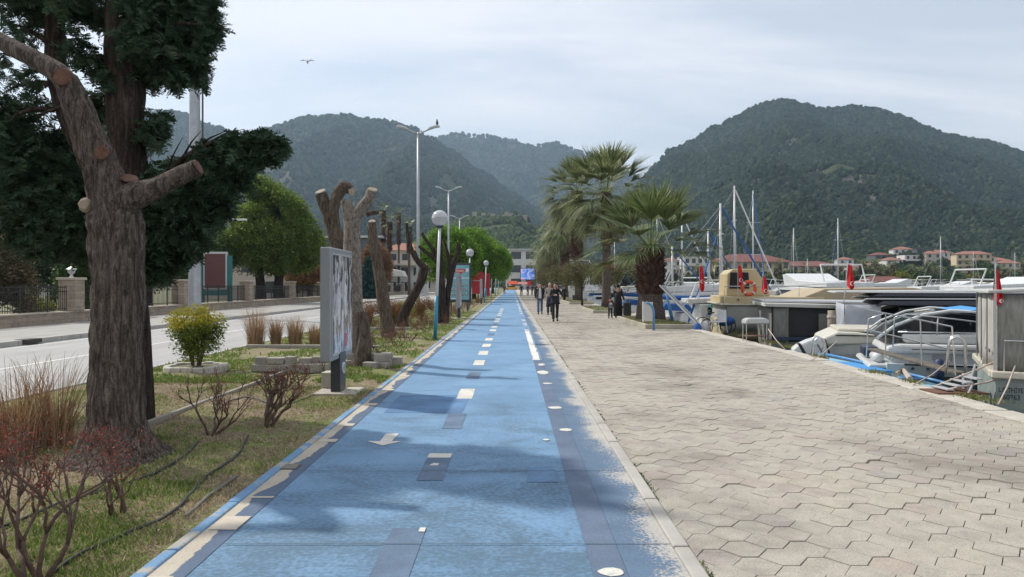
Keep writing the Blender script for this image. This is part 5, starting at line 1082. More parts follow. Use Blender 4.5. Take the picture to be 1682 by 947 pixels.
for x0, x1, y0, y1, lab in ((4.85, 6.75, 26.9, 34.2, 'low stone-edged planter of the short stout palm'), (4.6, 6.8, 42, 50, 'low stone-edged planter of the tall thin palm'), (4.8, 6.9, 62, 72, 'third low palm planter on the promenade'), (4.8, 7.0, 83, 92, 'fourth low palm planter on the promenade')): planter(lab, x0, x1, y0, y1)
# left: small palms over the road end
for px, py, Y, h in ((630, 345, 130, 0), (655, 350, 140, 0), (640, 365, 120, 0), (672, 372, 118, 0)):
    p = P(px, py, Y); palm({630: 'leftmost small palm above the leaning grey trunk', 655: 'taller small palm right of the leftmost one over the road', 640: 'lower small palm between the others over the road', 672: 'rightmost small palm beside the tall lamp post'}[px], (p.x, Y, 0), p.z, .22, 1.9, 18, 10, px, .8, (.6, 1), 5, m_palm, bw=2.5, elmin=-.4, name='distant_palm')

# ---------------------------------------------------------------- boats: materials
m_gel = M('white_gelcoat', (.60, .61, .60), .25, var=.10, scale=2.5, stretch=(3, 3, .5)); m_cream = M('cream_gelcoat', (.58, .54, .44), .3, var=.05, scale=1.5); m_glass = M('dark_glass', (.012, .016, .02), .06, var=.1)
m_steel = M('stainless', (.55, .55, .54), .22, metal=.9, var=.05); m_navy = M('navy_paint', (.02, .025, .05), .35, var=.1); m_teak = M('teak', (.24, .15, .08), .7, col2=(.32, .21, .12), scale=3, stretch=(1, 12, 1))
m_sage = M('sage_hull', (.27, .32, .30), .4, col2=(.34, .39, .37), scale=1.2); m_beige = M('beige_paint', (.46, .37, .20), .5, col2=(.52, .43, .26), scale=1.5); m_canvasg = M('grey_canvas', (.30, .29, .27), .9, col2=(.38, .37, .34), scale=2.2, bump=.5, bscale=7)
m_mesh = M('dark_mesh_canvas', (.022, .023, .026), .8, col2=(.035, .036, .038), scale=3); m_tarp = M('silver_tarp', (.36, .38, .42), .6, col2=(.44, .46, .50), scale=3); m_clear = M('clear_window_film', (.11, .11, .10), .2, col2=(.17, .17, .15), scale=4)
m_bluep = M('blue_boat_paint', (.06, .20, .42), .4, col2=(.10, .27, .50), scale=3); m_lblue = M('pale_blue_paint', (.28, .48, .60), .45, var=.08); m_bcan = M('blue_canvas', (.02, .09, .28), .85, var=.15, scale=3); m_rope = M('rope', (.45, .38, .33), .9, var=.15, scale=30)
m_wood = M('weathered_wood', (.20, .17, .13), .9, col2=(.30, .26, .21), scale=5, stretch=(1, 1, .2), bump=.4); m_redf = M('flag_red', (.55, .015, .02), .8, var=.15, scale=9); m_orange = M('lifebuoy_orange', (.62, .09, .02), .5, var=.1); m_dark = M('dark_interior', (.015, .015, .018), .8); m_blk = M('black_rubber', (.015, .015, .015), .6)
WL = -.95
def rail_tube(mb, pts, r=.014): mb.tube(pts, r, 7)
def wavy_panel(mb, a, b_, z0, z1, n=24, amp=.03, seed=0, sag=0.0):
    """hanging canvas between two points, with folds and thickness"""
    a, b_ = Vector((*a, 0)), Vector((*b_, 0)); d = (b_ - a); nr = Vector((-d.y, d.x, 0)).normalized(); vs = []
    for k in range(2):
        for i in range(n + 1):
            u = i / n
            for j in range(5):
                v = j / 4; w = amp * noise.noise(Vector((u * d.length * 2.2 + seed, v * 1.2, seed))) * (.3 + v); p = a + d * u + nr * (w + k * .012); zt = z1 - sag * abs(math.sin(u * PI * 3)); vs.append((p.x, p.y, zt + (z0 - zt) * v))
    m = 5; o_ = (n + 1) * m; fs = []
    for i in range(n):
        for j in range(4): q = i * m + j; fs += [(q, q + 1, q + m + 1, q + m), (o_ + q, o_ + q + m, o_ + q + m + 1, o_ + q + 1)]
        fs += [(i * m, (i + 1) * m, o_ + (i + 1) * m, o_ + i * m), (i * m + 4, o_ + i * m + 4, o_ + (i + 1) * m + 4, (i + 1) * m + 4)]
    mb.add(vs, fs)
def flag(label, loc, h, pole=None, wide=.16, rz=0.0, lean=0.0, emblem=True):
    t_ = T('red_flag', label, 'flag', loc, rz); mb = MB(); mb.tube([(0, 0, -.0), (lean, 0, h + .45)], .012, 6); mb.build('pole', m_steel, t_)
    vs, fs = [], []; nx, ny = 8, 10
    for k in range(2):
        for j in range(ny + 1):
            v = j / ny
            for i in range(nx + 1):
                u = i / nx; w = wide * (.55 + .55 * v) * (1 - .35 * v * v); x = lean + u * w; y = .05 * math.sin(u * 9 + v * 2) * (.3 + v) + k * .006; vs.append((x, y - .003, h + .38 - v * h * (.86 + .14 * math.sin(u * 3)) - u * .05))
    m = nx + 1; o_ = (ny + 1) * m
    for j in range(ny):
        for i in range(nx): q = j * m + i; fs += [(q, q + 1, q + m + 1, q + m), (o_ + q, o_ + q + m, o_ + q + m + 1, o_ + q + 1)]
    mb = MB(); mb.add(vs, fs); mb.build('cloth', m_redf, t_, smooth=True)
    if emblem:
        mb = MB(); n = 14; R1, R2 = wide * .30, wide * .235; cx_, cz = lean + wide * .42, h * .62 + .1; o1 = [(cx_ + R1 * math.cos(R(40 + i * 280 / n)), cz + R1 * math.sin(R(40 + i * 280 / n))) for i in range(n + 1)]; o2 = [(cx_ + .02 + R2 * math.cos(R(50 + i * 260 / n)), cz + R2 * math.sin(R(50 + i * 260 / n))) for i in range(n + 1)][::-1]
        sh = .07
        q = [o1[i] for i in range(n + 1)] + o2; vs = [(x, -sh, z) for x, z in q]; mb.add(vs + [(x, -sh + .004, z) for x, _, z in vs], [(i, i + 1, 2 * n - i, 2 * n + 1 - i) for i in range(n)]); mb.build('crescent', M('flag_white', (.7, .7, .68), .8), t_)
        mb = MB(); st = []; 
        for i in range(10): rr = wide * (.13 if i % 2 == 0 else .055); st.append((cx_ + wide * .28 + rr * math.cos(R(i * 36)), cz + rr * math.sin(R(i * 36))))
        mb.prism(st, -sh, -sh + .004, 'y'); mb.build('star', M('flag_white', (.7, .7, .68), .8), t_)
    return t_

# ---------------------------------------------------------------- boat A: gulet with canvas enclosure (right edge)
A = T('canvas_covered_boat', 'sage hulled boat with grey canvas enclosure and black registration letters at the right edge', 'boat', (7.75, 12.11, 0), R(-28)); A.scale = (1, .89, 1)
mb = MB(); mb.hull(11, 3.6, .26, .9, 1.25, stern=.97); mb.build('hull', m_sage, A, smooth=False, bevel=.03)
mb = MB(); mb.box2((-.06, -1.86, .255), (5, -1.75, .36)); mb.box2((-.08, -1.74, .255), (.06, 1.74, .36)); mb.build('gunwale', m_cream, A, bevel=.02)
mb = MB(); mb.box2((.05, -1.7, .27), (5, 1.7, .30)); mb.build('deck', m_teak, A)
mb = MB(); wavy_panel(mb, (.02, -1.7), (.02, 1.65), .32, 1.45, 40, .10, 7); mb.build('canvas_curtain', m_canvasg, A, smooth=True)
mb = MB(); wavy_panel(mb, (.03, -1.73), (.86, -1.73), .32, 1.46, 20, .06, 2); mb.build('window_film', M('cloudy_film', (.16, .16, .14), .3, col2=(.30, .29, .26), scale=5, stretch=(6, 1, 1)), A, smooth=True)
mb = MB(); wavy_panel(mb, (.88, -1.74), (4.6, -1.74), .32, 1.42, 40, .05, 3); mb.build('dark_curtain', M('charcoal_canvas', (.085, .085, .085), .9, col2=(.12, .12, .12), scale=3), A, smooth=True)
mb = MB(); wavy_panel(mb, (.86, -1.80), (4.6, -1.80), 1.30, 1.50, 30, .02, 5, .05); mb.build('valance', m_canvasg, A, smooth=True)
mb = MB(); mb.prism([(-.1, 1.48), (1.2, 1.53), (5, 1.56), (5, 1.60), (1.2, 1.58), (-.1, 1.53)], -1.84, 1.84, 'y'); mb.build('canopy_roof', M('roof_canvas', (.42, .42, .40), .85, var=.1, scale=2), A, bevel=.015)
for i, (x, y) in enumerate(((.0, -1.76), (.86, -1.76), (2.3, -1.77), (0, 1.7), (3.6, -1.77))):
    mb = MB(); mb.tube([(x, y, .3), (x, y, 1.62 if i == 0 else 1.5)], .028 if i == 0 else .02, 8); mb.build('canopy_post', m_steel, A)
for x0, y0, x1, y1 in ((.03, -.9, .03, -.9), (.03, .2, .03, .2), (.03, 1.1, .03, 1.1)): mb = MB(); mb.box2((-.05, y0 - .012, .33), (-.035, y0 + .012, 1.45)); mb.build('curtain_seam', M('zip_dark', (.12, .12, .11), .8), A)
mb = MB(); mb.box2((-.075, -1.7, .62), (-.06, -1.0, .66)); mb.build('strap', M('zip_dark', (.12, .12, .11), .8), A)
text_mesh('registration', 'L.FETHİYE', .10, m_blk, A, Matrix.Translation((.03, -1.81, .06)) @ Matrix.Rotation(R(90), 4, 'X') @ Matrix.Diagonal((.66, 1, 1, 1)), .004)
text_mesh('registration', '160763', .105, m_blk, A, Matrix.Translation((.04, -1.81, -.045)) @ Matrix.Rotation(R(90), 4, 'X') @ Matrix.Diagonal((.8, 1, 1, 1)), .004)
mb = MB(); [rail_tube(mb, p_) for p_ in ([(.1, -1.8, .36), (.1, -1.8, .8), (1.6, -1.8, .8), (1.6, -1.8, .36)],)]; mb.build('side_rail', m_steel, A)
# white cowl hoop by the hull, ladder on the quay
def ladder(label, loc, rz, h=.7, w=.34, steps=4, below=.6):
    t_ = T('boarding_ladder', label, 'ladder', loc, rz)
    for s_ in (-1, 1):
        mb = MB(); x = s_ * w / 2; pts = [(x, 0, -below), (x, 0, h * .75)] + [(x, .11 - .11 * math.cos(a_), h * .75 + .12 * math.sin(a_)) for a_ in (PI * .25, PI * .5, PI * .75)] + [(x, .22, h * .75), (x, .26, .0)]; mb.tube(pts, .019, 8); mb.build('handrail', m_steel, t_, smooth=True)
    for i in range(steps): mb = MB(); mb.box((0, -.02, -.02 - i * below / steps), (w, .13, .025)); mb.build('step', m_lgrey, t_, bevel=.006)
    return t_
ladder('stainless boarding ladder with curved handles against the sage hulled boat', (7.05, 11.5, .22), R(60), .62, .36, 4, .26)
ladder('small stainless swim ladder hoops beside the outboard engine', (7.0, 16.6, -.0), R(75), .42, .42, 2, .3)
# gangplank from white cruiser to quay
t_ = T('gangplank', 'long dark wooden gangplank slanting from the white cruiser to the quay edge', 'gangplank', (6.55, 11.1, .02)); a_, b_ = Vector((.75, .9, .12)), Vector((.75, 3.9, .26)); mb = MB(); d = b_ - a_; sd = Vector((-d.y, d.x, 0)).normalized() * .10
mb.add([a_ - sd, a_ + sd, b_ + sd, b_ - sd] + [p + Vector((0, 0, .045)) for p in (a_ - sd, a_ + sd, b_ + sd, b_ - sd)], [(3, 2, 1, 0), (4, 5, 6, 7), (0, 1, 5, 4), (1, 2, 6, 5), (2, 3, 7, 6), (3, 0, 4, 7)]); mb.build('plank', M('dark_wood', (.07, .06, .05), .8, col2=(.16, .14, .11), scale=4), t_, bevel=.01)
for k, p_ in enumerate([[a_ + sd, a_ + sd + Vector((0, .1, .78))], [a_ + sd + d * .33, a_ + sd + d * .33 + Vector((0, .05, .8))], [a_ + sd + d * .75, a_ + sd + d * .75 + Vector((0, 0, .8))], [a_ + sd + Vector((0, .1, .78)), a_ + sd + d * .33 + Vector((0, .05, .8)), b_ + sd + Vector((0, 0, .82))], [a_ + sd + Vector((0, 0, .4)), b_ + sd + Vector((0, 0, .42))]]):
    mb = MB(); mb.tube(p_, .013, 7); mb.build('rail', m_steel, t_)
# second gangway with pinkish rails, foreground right
t_ = T('rope_gangway', 'light metal gangway with pinkish rope rails leading up to the canvas-covered boat', 'gangway', (6.45, 10.9, 0))
for o_y, o_z in ((0, 0), (.32, -.13)):
    mb = MB(); mb.tube([(-.02, .35 - o_y, .06), (.5, .2 - o_y, .32 + o_z), (1.4, -.05 - o_y, .82 + o_z), (2.6, -.3 - o_y, 1.35 + o_z)], .014, 7); mb.build('rope_rail', m_rope, t_, smooth=True)
for x, y, z in ((.42, .18, .3), (.2, -.1, .02), (1.1, -.35, .3)): mb = MB(); mb.tube([(x - .12, y, -.25), (x + .06, y - .02, z + .12)], .016, 7); mb.build('strut', m_lgrey, t_)
for i in range(4): mb = MB(); mb.box((.0 + i * .13, .18 - i * .02, .06 + i * .055), (.10, .42, .025)); mb.build('tread', m_lgrey, t_, bevel=.005)
mb = MB(); mb.box((.12, .1, .015), (.75, .5, .03)); mb.build('base_plate', M('rusty_plate', (.13, .06, .04), .9), t_)

# ---------------------------------------------------------------- boat B: white cruiser with arch
Bt = T('white_cruiser', 'white motor cruiser with rounded stern box, steel rails and black windshield under a white arch', 'boat', (8.05, 16.25, 0), R(-20)); Bt.scale = (1, .88, 1)
mb = MB(); mb.hull(10.5, 3.4, .02, .65, 1.1, stern=.95); mb.build('hull', M('pale_hull', (.50, .55, .55), .3, var=.05, scale=1), Bt, bevel=.03)
mb = MB(); mb.box2((.0, -1.66, -.42), (4, -1.60, -.2)); mb.build('waterline_band', M('dark_green_band', (.035, .07, .06), .4), Bt)
mb = MB(); mb.prism([(-.35, -.09), (-.3, -.01), (.25, .0), (.25, -.09)], -1.5, 1.5, 'y'); mb.build('swim_platform', m_gel, Bt, bevel=.03)
mb = MB(); mb.prism([(.15, -.02), (.02, .14), (.10, .30), (.3, .34), (1.9, .35), (2.0, .3), (2.0, -.02)], -1.45, 1.1, 'y'); mb.build('stern_box', M('lower_box', (.42, .45, .46), .35, var=.04), Bt, bevel=.04)
mb = MB(); mb.prism([(-.04, .22), (.02, .36), (.25, .41), (1.95, .42), (2.04, .36), (2.04, .24)], -1.52, 1.15, 'y'); mb.build('box_lid', m_gel, Bt, bevel=.05)
mb = MB(); mb.prism([(.35, .42), (.3, .60), (2.6, .64), (2.6, .42)], -1.3, -.7, 'y'); mb.build('aft_seat', m_gel, Bt, bevel=.05)
mb = MB(); mb.prism([(2.2, .3), (2.0, .62), (3.0, .78), (4.6, .72), (6.2, .5), (6.2, .3)], -1.35, 1.35, 'y'); mb.build('cabin', m_gel, Bt, bevel=.06)
mb = MB(); mb.prism([(-.1, .5), (.2, .74), (.7, .96), (1.2, 1.05), (1.7, 1.02), (2.3, .89), (3.2, .62), (3.0, .5)], -1.2, 1.3, 'y'); mb.build('windshield', m_glass, Bt, bevel=.03)
mb = MB(); pts = [(-.15, .5), (.2, .78), (.7, 1.0), (1.2, 1.09), (1.7, 1.06), (2.3, .93), (3.2, .66)]; mb.tube([(x, -1.22, z) for x, z in pts], .03, 8); mb.build('arch_rail', m_gel, Bt, smooth=True)
mb = MB(); mb.tube([(x, 1.42, z) for x, z in pts], .024, 8); mb.build('arch_rail', m_gel, Bt, smooth=True)
mb = MB(); mb.prism([(1.35, 1.075), (1.7, 1.075), (2.3, .945), (2.9, .80), (3.3, .84), (2.5, 1.04), (1.8, 1.14)], -1.24, 1.32, 'y'); mb.build('blue_cover', M('bright_blue_canvas', (.05, .25, .55), .8, var=.1), Bt, bevel=.03)
for p_ in ([(.1, -1.5, .1), (.15, -1.5, .95), (.35, -1.5, 1.02), (1.2, -1.5, .93), (2.4, -1.5, .78)], [(.9, -1.5, .6), (.92, -1.5, .95)], [(1.6, -1.5, .6), (1.6, -1.5, .88)], [(-.35, -1.2, .1), (-.3, -1.2, .9), (.0, -1.2, 1.02), (.6, -1.2, .9)], [(2.0, -1.5, .62), (2.6, -1.5, .95), (3.6, -1.5, .95)], [(.2, -1.56, .66), (1.7, -1.56, .66)]):
    mb = MB(); mb.tube(p_, .014, 7); mb.build('rail', m_steel, Bt, smooth=True)
for i, x in enumerate((.45, .72)): 
    mb = MB(); st = [(x + (.045 if k % 2 == 0 else .018) * math.cos(R(90 + k * 36)), -.06 + (.045 if k % 2 == 0 else .018) * math.sin(R(90 + k * 36))) for k in range(10)]; mb.prism(st, -1.69, -1.665, 'y'); mb.build('star_mark', m_navy, Bt)
mb = MB(); mb.tube([(-.15, -.6, .1), (-.1, -1.2, .1)], [.09, .09], 14); mb.build('white_fender', m_gel, Bt, smooth=True)
mb = MB(); mb.box((-.1, .4, .14), (.4, .9, .2)); mb.build('dark_cushion', m_navy, Bt, bevel=.04)

for x in (3.0, 3.7, 4.4): mb = MB(); mb.tube([(x, -1.40, .5), (x, -1.33, .5)], .09, 14); mb.build('porthole', m_glass, Bt)
for x, z in ((.9, -.05), (3.2, .0)): mb = MB(); mb.lathe([(.02, .22), (.08, .17), (.09, -.1), (.05, -.2), (.01, -.22)], (x, -1.78, z), 12); mb.build('fender', M('fender_navy', (.03, .05, .12), .5), Bt, smooth=True)
mb = MB(); mb.box2((.3, -1.716, .0), (4.5, -1.70, .035)); mb.build('rubbing_strip', m_blk, Bt)
mb = MB(); mb.box((1.0, -1.47, .2), (.35, .02, .18)); mb.build('hatch', M('hatch_grey', (.25, .27, .28), .4), Bt, bevel=.01)
mb = MB(); mb.box2((.45, -1.525, .305), (1.8, -1.518, .32)); mb.build('lid_seam', m_blk, Bt)
# ---------------------------------------------------------------- rowing boat moored along the quay
t_ = T('pale_blue_rowboat', 'low pale blue rowing boat lying alongside the quay edge in front of the white cruiser', 'boat', (7.32, 13.1, -.72), R(91))
mb = MB(); mb.hull(4.3, 1.0, .52, .66, .2, stern=.8); mb.build('hull', m_lblue, t_, bevel=.015)
for s_ in (-1, 1): mb = MB(); mb.tube([(0, s_ * .42, .57), (1.4, s_ * .52, .57), (2.6, s_ * .46, .62), (3.6, s_ * .26, .67), (4.25, s_ * .05, .71)], .03, 7); mb.build('gunwale', m_bluep, t_, smooth=True)
for x in (.8, 1.9, 2.9): mb = MB(); mb.box((x, 0, .56), (.2, .78, .03)); mb.build('seat', m_bluep, t_)
mb = MB(); mb.box((2.2, .05, .60), (1.6, .45, .10)); mb.build('blue_cover', M('bright_blue_canvas', (.05, .25, .55), .8, var=.1), t_, bevel=.03)
mb = MB(); mb.tube([(.3, .1, .62), (.9, -.1, .72), (.6, .2, .66)], .05, 8); mb.build('coiled_rope', m_rope, t_)

# ---------------------------------------------------------------- speedboat with outboard engine
Sp = T('speedboat', 'white and cream speedboat with its stern towards the quay behind the outboard engine', 'boat', (8.0, 19.3, 0), R(-18))
mb = MB(); mb.hull(6.2, 2.2, .16, .60, .7, stern=.92); mb.build('hull', m_gel, Sp, bevel=.03)
mb = MB(); mb.prism([(-.05, .08), (-.02, .28), (.35, .46), (.8, .45), (1.75, .30), (1.8, .2), (.2, .12)], -1.1, 1.1, 'y'); mb.build('stern_deck', M('ivory_gelcoat', (.60, .58, .50), .3, var=.04), Sp, bevel=.05)
mb = MB(); mb.box2((.35, -.95, .45), (2.6, .95, .54)); mb.build('seat', m_cream, Sp, bevel=.04)
mb = MB(); mb.box2((.3, -1.125, .36), (1.3, -1.10, .385)); mb.build('trim_stripe', m_blk, Sp)
mb = MB(); mb.prism([(2.4, .6), (2.3, 1.0), (2.6, 1.02), (2.75, .6)], -.5, .5, 'y'); mb.build('console', m_cream, Sp, bevel=.04)
En = T('outboard_engine', 'large white outboard engine with black stripe tilted up at the quay edge', 'outboard engine', (7.3, 18.05, -.06), R(-14))
mb = MB(); mb.prism([(-.42, -.02), (-.46, .10), (-.32, .22), (-.1, .33), (.12, .40), (.26, .38), (.36, .22), (.38, -.02), (.1, -.06)], -.22, .22, 'y'); mb.build('cowl', m_gel, En, bevel=.06, seg=3)
mb = MB(); mb.prism([(-.33, .228), (-.27, .25), (-.14, .02), (-.2, -.02), (-.24, .05)], -.226, .226, 'y'); mb.build('black_stripe', m_blk, En)
mb = MB(); mb.prism([(.27, .375), (.31, .33), (.385, .1), (.40, -.04), (.36, -.05), (.34, .1)], -.226, .226, 'y'); mb.build('black_band', m_blk, En)
mb = MB(); mb.prism([(.1, -.04), (.4, -.04), (.5, -.5), (.2, -.6)], -.09, .09, 'y'); mb.build('leg', m_char, En, bevel=.02)
for i in range(6): mb = MB(); mb.box((.12 + i * .022, -.224, .22 - i * .038), (.05, .006, .02), tilt=Matrix.Rotation(R(20), 4, 'Y')); mb.build('badge_letter', m_blk, En)

# ---------------------------------------------------------------- dark motor yacht
Y_ = T('dark_motor_yacht', 'low motor yacht with long dark roof and black cabin glass behind the white cruiser', 'boat', (11.18, 23.0, 0), R(-20))
mb = MB(); mb.hull(15, 4.2, .15, .9, 1.3, stern=.95); mb.build('hull', m_gel, Y_, bevel=.04)
mb = MB(); mb.prism([(.6, .1), (.5, 1.0), (9, 1.0), (10.5, .3)], -1.85, 1.85, 'y'); mb.build('cabin_glass', m_glass, Y_, bevel=.04)
mb = MB(); mb.prism([(-.1, 1.02), (.1, 1.16), (9.6, 1.22), (10.2, 1.05), (9.0, 1.0)], -2.05, 2.05, 'y'); mb.build('roof', M('dark_roof', (.045, .047, .065), .35, var=.1), Y_, bevel=.03)
mb = MB(); mb.prism([(-.4, 1.19), (-.3, 1.225), (9.7, 1.265), (9.6, 1.235)], -2.08, 2.08, 'y'); mb.build('roof_trim', m_lgrey, Y_)
mb = MB(); mb.prism([(-.2, 1.27), (.1, 1.38), (8.6, 1.36), (8.6, 1.27)], -1.7, 1.9, 'y'); mb.build('sunroof', M('dark_roof', (.045, .047, .065), .35, var=.1), Y_, bevel=.02)
mb = MB(); mb.prism([(-1.2, 1.38), (-1.1, 1.42), (3.0, 1.46), (8.8, 1.40), (8.8, 1.37)], -1.75, 1.95, 'y'); mb.build('upper_trim', m_gel, Y_, bevel=.01)
mb = MB(); wavy_panel(mb, (-.9, -1.9), (.05, -1.9), .14, 1.04, 16, .12, 3); wavy_panel(mb, (-.9, -1.88), (-.9, 1.6), .14, 1.04, 16, .1, 5); mb.build('silver_tarp', m_tarp, Y_, smooth=True)
mb = MB(); mb.prism([(2.6, 1.0), (5.6, 1.0), (5.9, .7), (4.2, .72)], -1.92, -1.87, 'y'); mb.build('shade_cloth', m_navy, Y_)
mb = MB(); mb.box2((-.9, -1.95, .0), (3.2, -1.9, .16)); mb.build('coaming', m_cream, Y_, bevel=.02)
mb = MB(); mb.prism([(.95, .1), (.95, .62), (1.45, .62), (1.45, .1)], -1.98, -1.86, 'y'); mb.build('locker', M('locker', (.33, .30, .25), .6), Y_, bevel=.02)
for x in (2.1, 3.0, 3.9): mb = MB(); mb.box((x, -1.87, .55), (.05, .03, .85)); mb.build('window_post', M('post_dark', (.05, .07, .08), .3), Y_)
mb = MB(); mb.tube([(1.3, -2.0, .15), (1.45, -2.0, .75), (3.4, -2.0, .62), (6, -2.0, .5)], .018, 7); mb.build('rail', m_steel, Y_)
mb = MB(); mb.tube([(4.2, -1.6, 1.3), (4.2, -1.6, 2.0)], .025, 6); mb.build('antenna', m_dark, Y_)

# ---------------------------------------------------------------- tent boat and beige excursion boat
Tn = T('tent_boat', 'excursion boat enclosed by black mesh curtains under a flat white canopy', 'boat', (9.46, 27.75, 0), R(-12))
mb = MB(); mb.hull(13, 4.4, -.05, .7, 1.0, stern=.96); mb.build('hull', m_cream, Tn, bevel=.04)
mb = MB(); mb.prism([(-.25, .86), (1.5, .82), (7, .68), (7, .76), (1.5, .95), (-.25, .98)], -2.35, 2.35, 'y'); mb.build('canopy', M('white_canvas', (.50, .49, .45), .8, var=.08, scale=2), Tn, bevel=.02)
mb = MB(); mb.prism([(-.2, .99), (6.6, .9), (6.6, .98), (-.2, 1.07)], -1.5, 2.2, 'y'); mb.build('upper_canopy', m_lgrey, Tn, bevel=.02)
mb = MB(); wavy_panel(mb, (.5, -2.2), (6.6, -2.2), -.35, .84, 40, .05, 9); mb.build('mesh_curtain', m_mesh, Tn, smooth=True)
mb = MB(); wavy_panel(mb, (.02, -2.22), (.48, -2.22), -.4, .88, 10, .06, 4); wavy_panel(mb, (.0, -2.2), (.0, 2.1), -.4, .88, 20, .08, 4); mb.build('pale_curtain', M('grey_film', (.15, .145, .135), .6, col2=(.26, .25, .23), scale=5, stretch=(5, 5, .6)), Tn, smooth=True)
for x0, x1, mt in ((1.5, 1.85, M('khaki_film', (.17, .165, .14), .3)), (1.87, 3.6, M('smoky_film', (.055, .058, .055), .25, col2=(.085, .088, .08), scale=2))): mb = MB(); mb.box2((x0, -2.29, -.1), (x1, -2.27, .62)); mb.build('curtain_window', mt, Tn)
for x in (.0, .5, 3.7): mb = MB(); mb.tube([(x, -2.26, -.4), (x, -2.26, .95)], .03, 8); mb.build('tent_post', m_wood if x else m_dark, Tn)
mb = MB(); mb.box2((.1, -2.4, -.28), (2.8, -2.3, -.18)); mb.build('rubbing_strake', M('strake_blue', (.03, .05, .09), .6), Tn)
Be = T('beige_excursion_boat', 'beige excursion boat with raised wheelhouse and long beige bulwark behind the tent boat', 'boat', (9.25, 33.4, 0), R(-8))
mb = MB(); mb.hull(17, 5, .1, 1.0, 1.2, stern=.95); mb.build('hull', m_beige, Be, bevel=.04)
mb = MB(); mb.prism([(0, .83), (0, 1.12), (4.0, 1.1), (4.0, .83)], -2.45, 2.45, 'y'); mb.build('upper_deck', m_beige, Be, bevel=.03)
mb = MB(); mb.prism([(-.15, .76), (-.15, .83), (6, .83), (6, .76)], -2.52, 2.52, 'y'); mb.build('deck_edge', m_cream, Be, bevel=.02)
mb = MB(); mb.prism([(3.2, 1.12), (4.0, 1.45), (7.4, 1.5), (8.1, 1.40), (9.0, 1.38), (9.2, .95), (3.2, .95)], -2.4, 2.4, 'y'); mb.build('bulwark', M('bulwark_beige', (.34, .28, .19), .55, col2=(.42, .34, .21), scale=1), Be, bevel=.04)
mb = MB(); mb.prism([(.25, 1.12), (.3, 2.1), (.5, 2.3), (1.45, 2.3), (2.0, 1.5), (2.05, 1.12)], -1.3, 1.3, 'y'); mb.build('wheelhouse', m_beige, Be, bevel=.04)
mb = MB(); mb.prism([(.36, 1.45), (.4, 2.15), (1.15, 2.15), (1.2, 1.45)], -1.33, 1.33, 'y'); mb.build('wheelhouse_window', m_dark, Be)
mb = MB(); wavy_panel(mb, (.1, -2.4), (1.35, -2.4), -.3, .80, 16, .07, 4); wavy_panel(mb, (.08, -2.38), (.08, 2.3), -.3, .8, 16, .07, 6); mb.build('grey_curtain', m_canvasg, Be, smooth=True)
mb = MB(); wavy_panel(mb, (1.37, -2.41), (3.6, -2.41), -.3, .80, 16, .05, 8); mb.build('dark_curtain', M('smoke_curtain', (.06, .07, .08), .6), Be, smooth=True)
mb = MB(); [mb.tube(p_, .02, 6) for p_ in ([(0, -2.4, 1.12), (0, -2.4, 1.55), (3, -2.4, 1.55), (3, -2.4, 1.12)],)]; mb.build('deck_rail', m_steel, Be)
mb = MB(); mb.box((9.6, -1.9, 1.15), (1.3, .8, .6)); mb.build('white_locker', m_gel, Be, bevel=.06)
mb = MB(); mb.prism([(.45, .93), (.52, .98), (.6, .93), (.56, 1.04), (.5, .98)], -2.47, -2.455, 'y'); mb.build('star_mark', m_dark, Be)
# lifebuoy
lbp = P(1230, 473, 30.9); t_ = T('lifebuoy', 'orange ring lifebuoy hanging on the rail of the beige boat', 'lifebuoy', tuple(lbp), 0); bm_pts = []
mb = MB(); n = 28; ring_ = [Vector((math.cos(2 * PI * i / n) * .27, 0, math.sin(2 * PI * i / n) * .27)) for i in range(n + 1)]; mb.tube(ring_, .075, 10, cap=False); mb.build('ring', m_orange, t_, smooth=True)
for k in range(4): a_ = R(45 + 90 * k); mb = MB(); mb.tube([Vector((math.cos(a_ + s_) * .27, 0, math.sin(a_ + s_) * .27)) for s_ in (-.12, 0, .12)], .079, 10); mb.build('white_band', m_wpaint, t_, smooth=True)

# quay-side things
t_ = T('barbecue_stand', 'grey hooded barbecue on a thin metal stand near the quay edge', 'barbecue', (6.95, 21.2, 0)); mb = MB(); mb.prism([(-.33, .50), (-.30, .62), (-.2, .66), (.26, .66), (.36, .60), (.36, .50)], -.2, .2, 'y'); mb.build('hood', m_lgrey, t_, bevel=.03)
for x in (-.28, .3):
    for y in (-.16, .16): mb = MB(); mb.tube([(x, y, -.1), (x, y, .5)], .013, 6); mb.build('leg', m_steel, t_)
mb = MB(); mb.box((.02, 0, .15), (.6, .36, .02)); mb.build('shelf', M('brown_shelf', (.14, .06, .05), .8), t_)
t_ = T('wooden_pile', 'weathered wooden mooring pile standing in front of the black mesh curtains', 'pile', (9.45, 21.9, -1.2)); mb = MB(); mb.tube([(0, 0, 0), (.02, 0, 1.6), (.03, 0, 2.05)], [.13, .12, .115], 12, wob=.12); mb.build('post', m_wood, t_, smooth=True); mb = MB(); mb.lathe([(.13, 1.82), (.14, 1.86), (.13, 1.9)], (.02, 0, 0), 12); mb.build('rope_ring', m_rope, t_)
flag('red flag on the roof of the beige wheelhouse with white crescent', (P(1212, 480, 31).x, 31, 1.12), .95, wide=.26)
flag('limp red flag over the canopy of the tent boat', (P(1257, 500, 25.3).x, 25.3, .92), .62, wide=.22, lean=-.1)
flag('red flag hanging left of the silver tarp with white crescent', (P(1386, 500, 21).x, 21, 1.1), .72, wide=.2, lean=.12)
flag('red flag with crescent in front of the grey canvas enclosure at the right edge', (P(1637, 520, 10.7).x, 10.7, .95), .52, wide=.10, lean=-.02)
flag('red flag beside the slanting blue furled sail', (P(1149, 480, 36).x, 36, .9), 1.25, wide=.3)
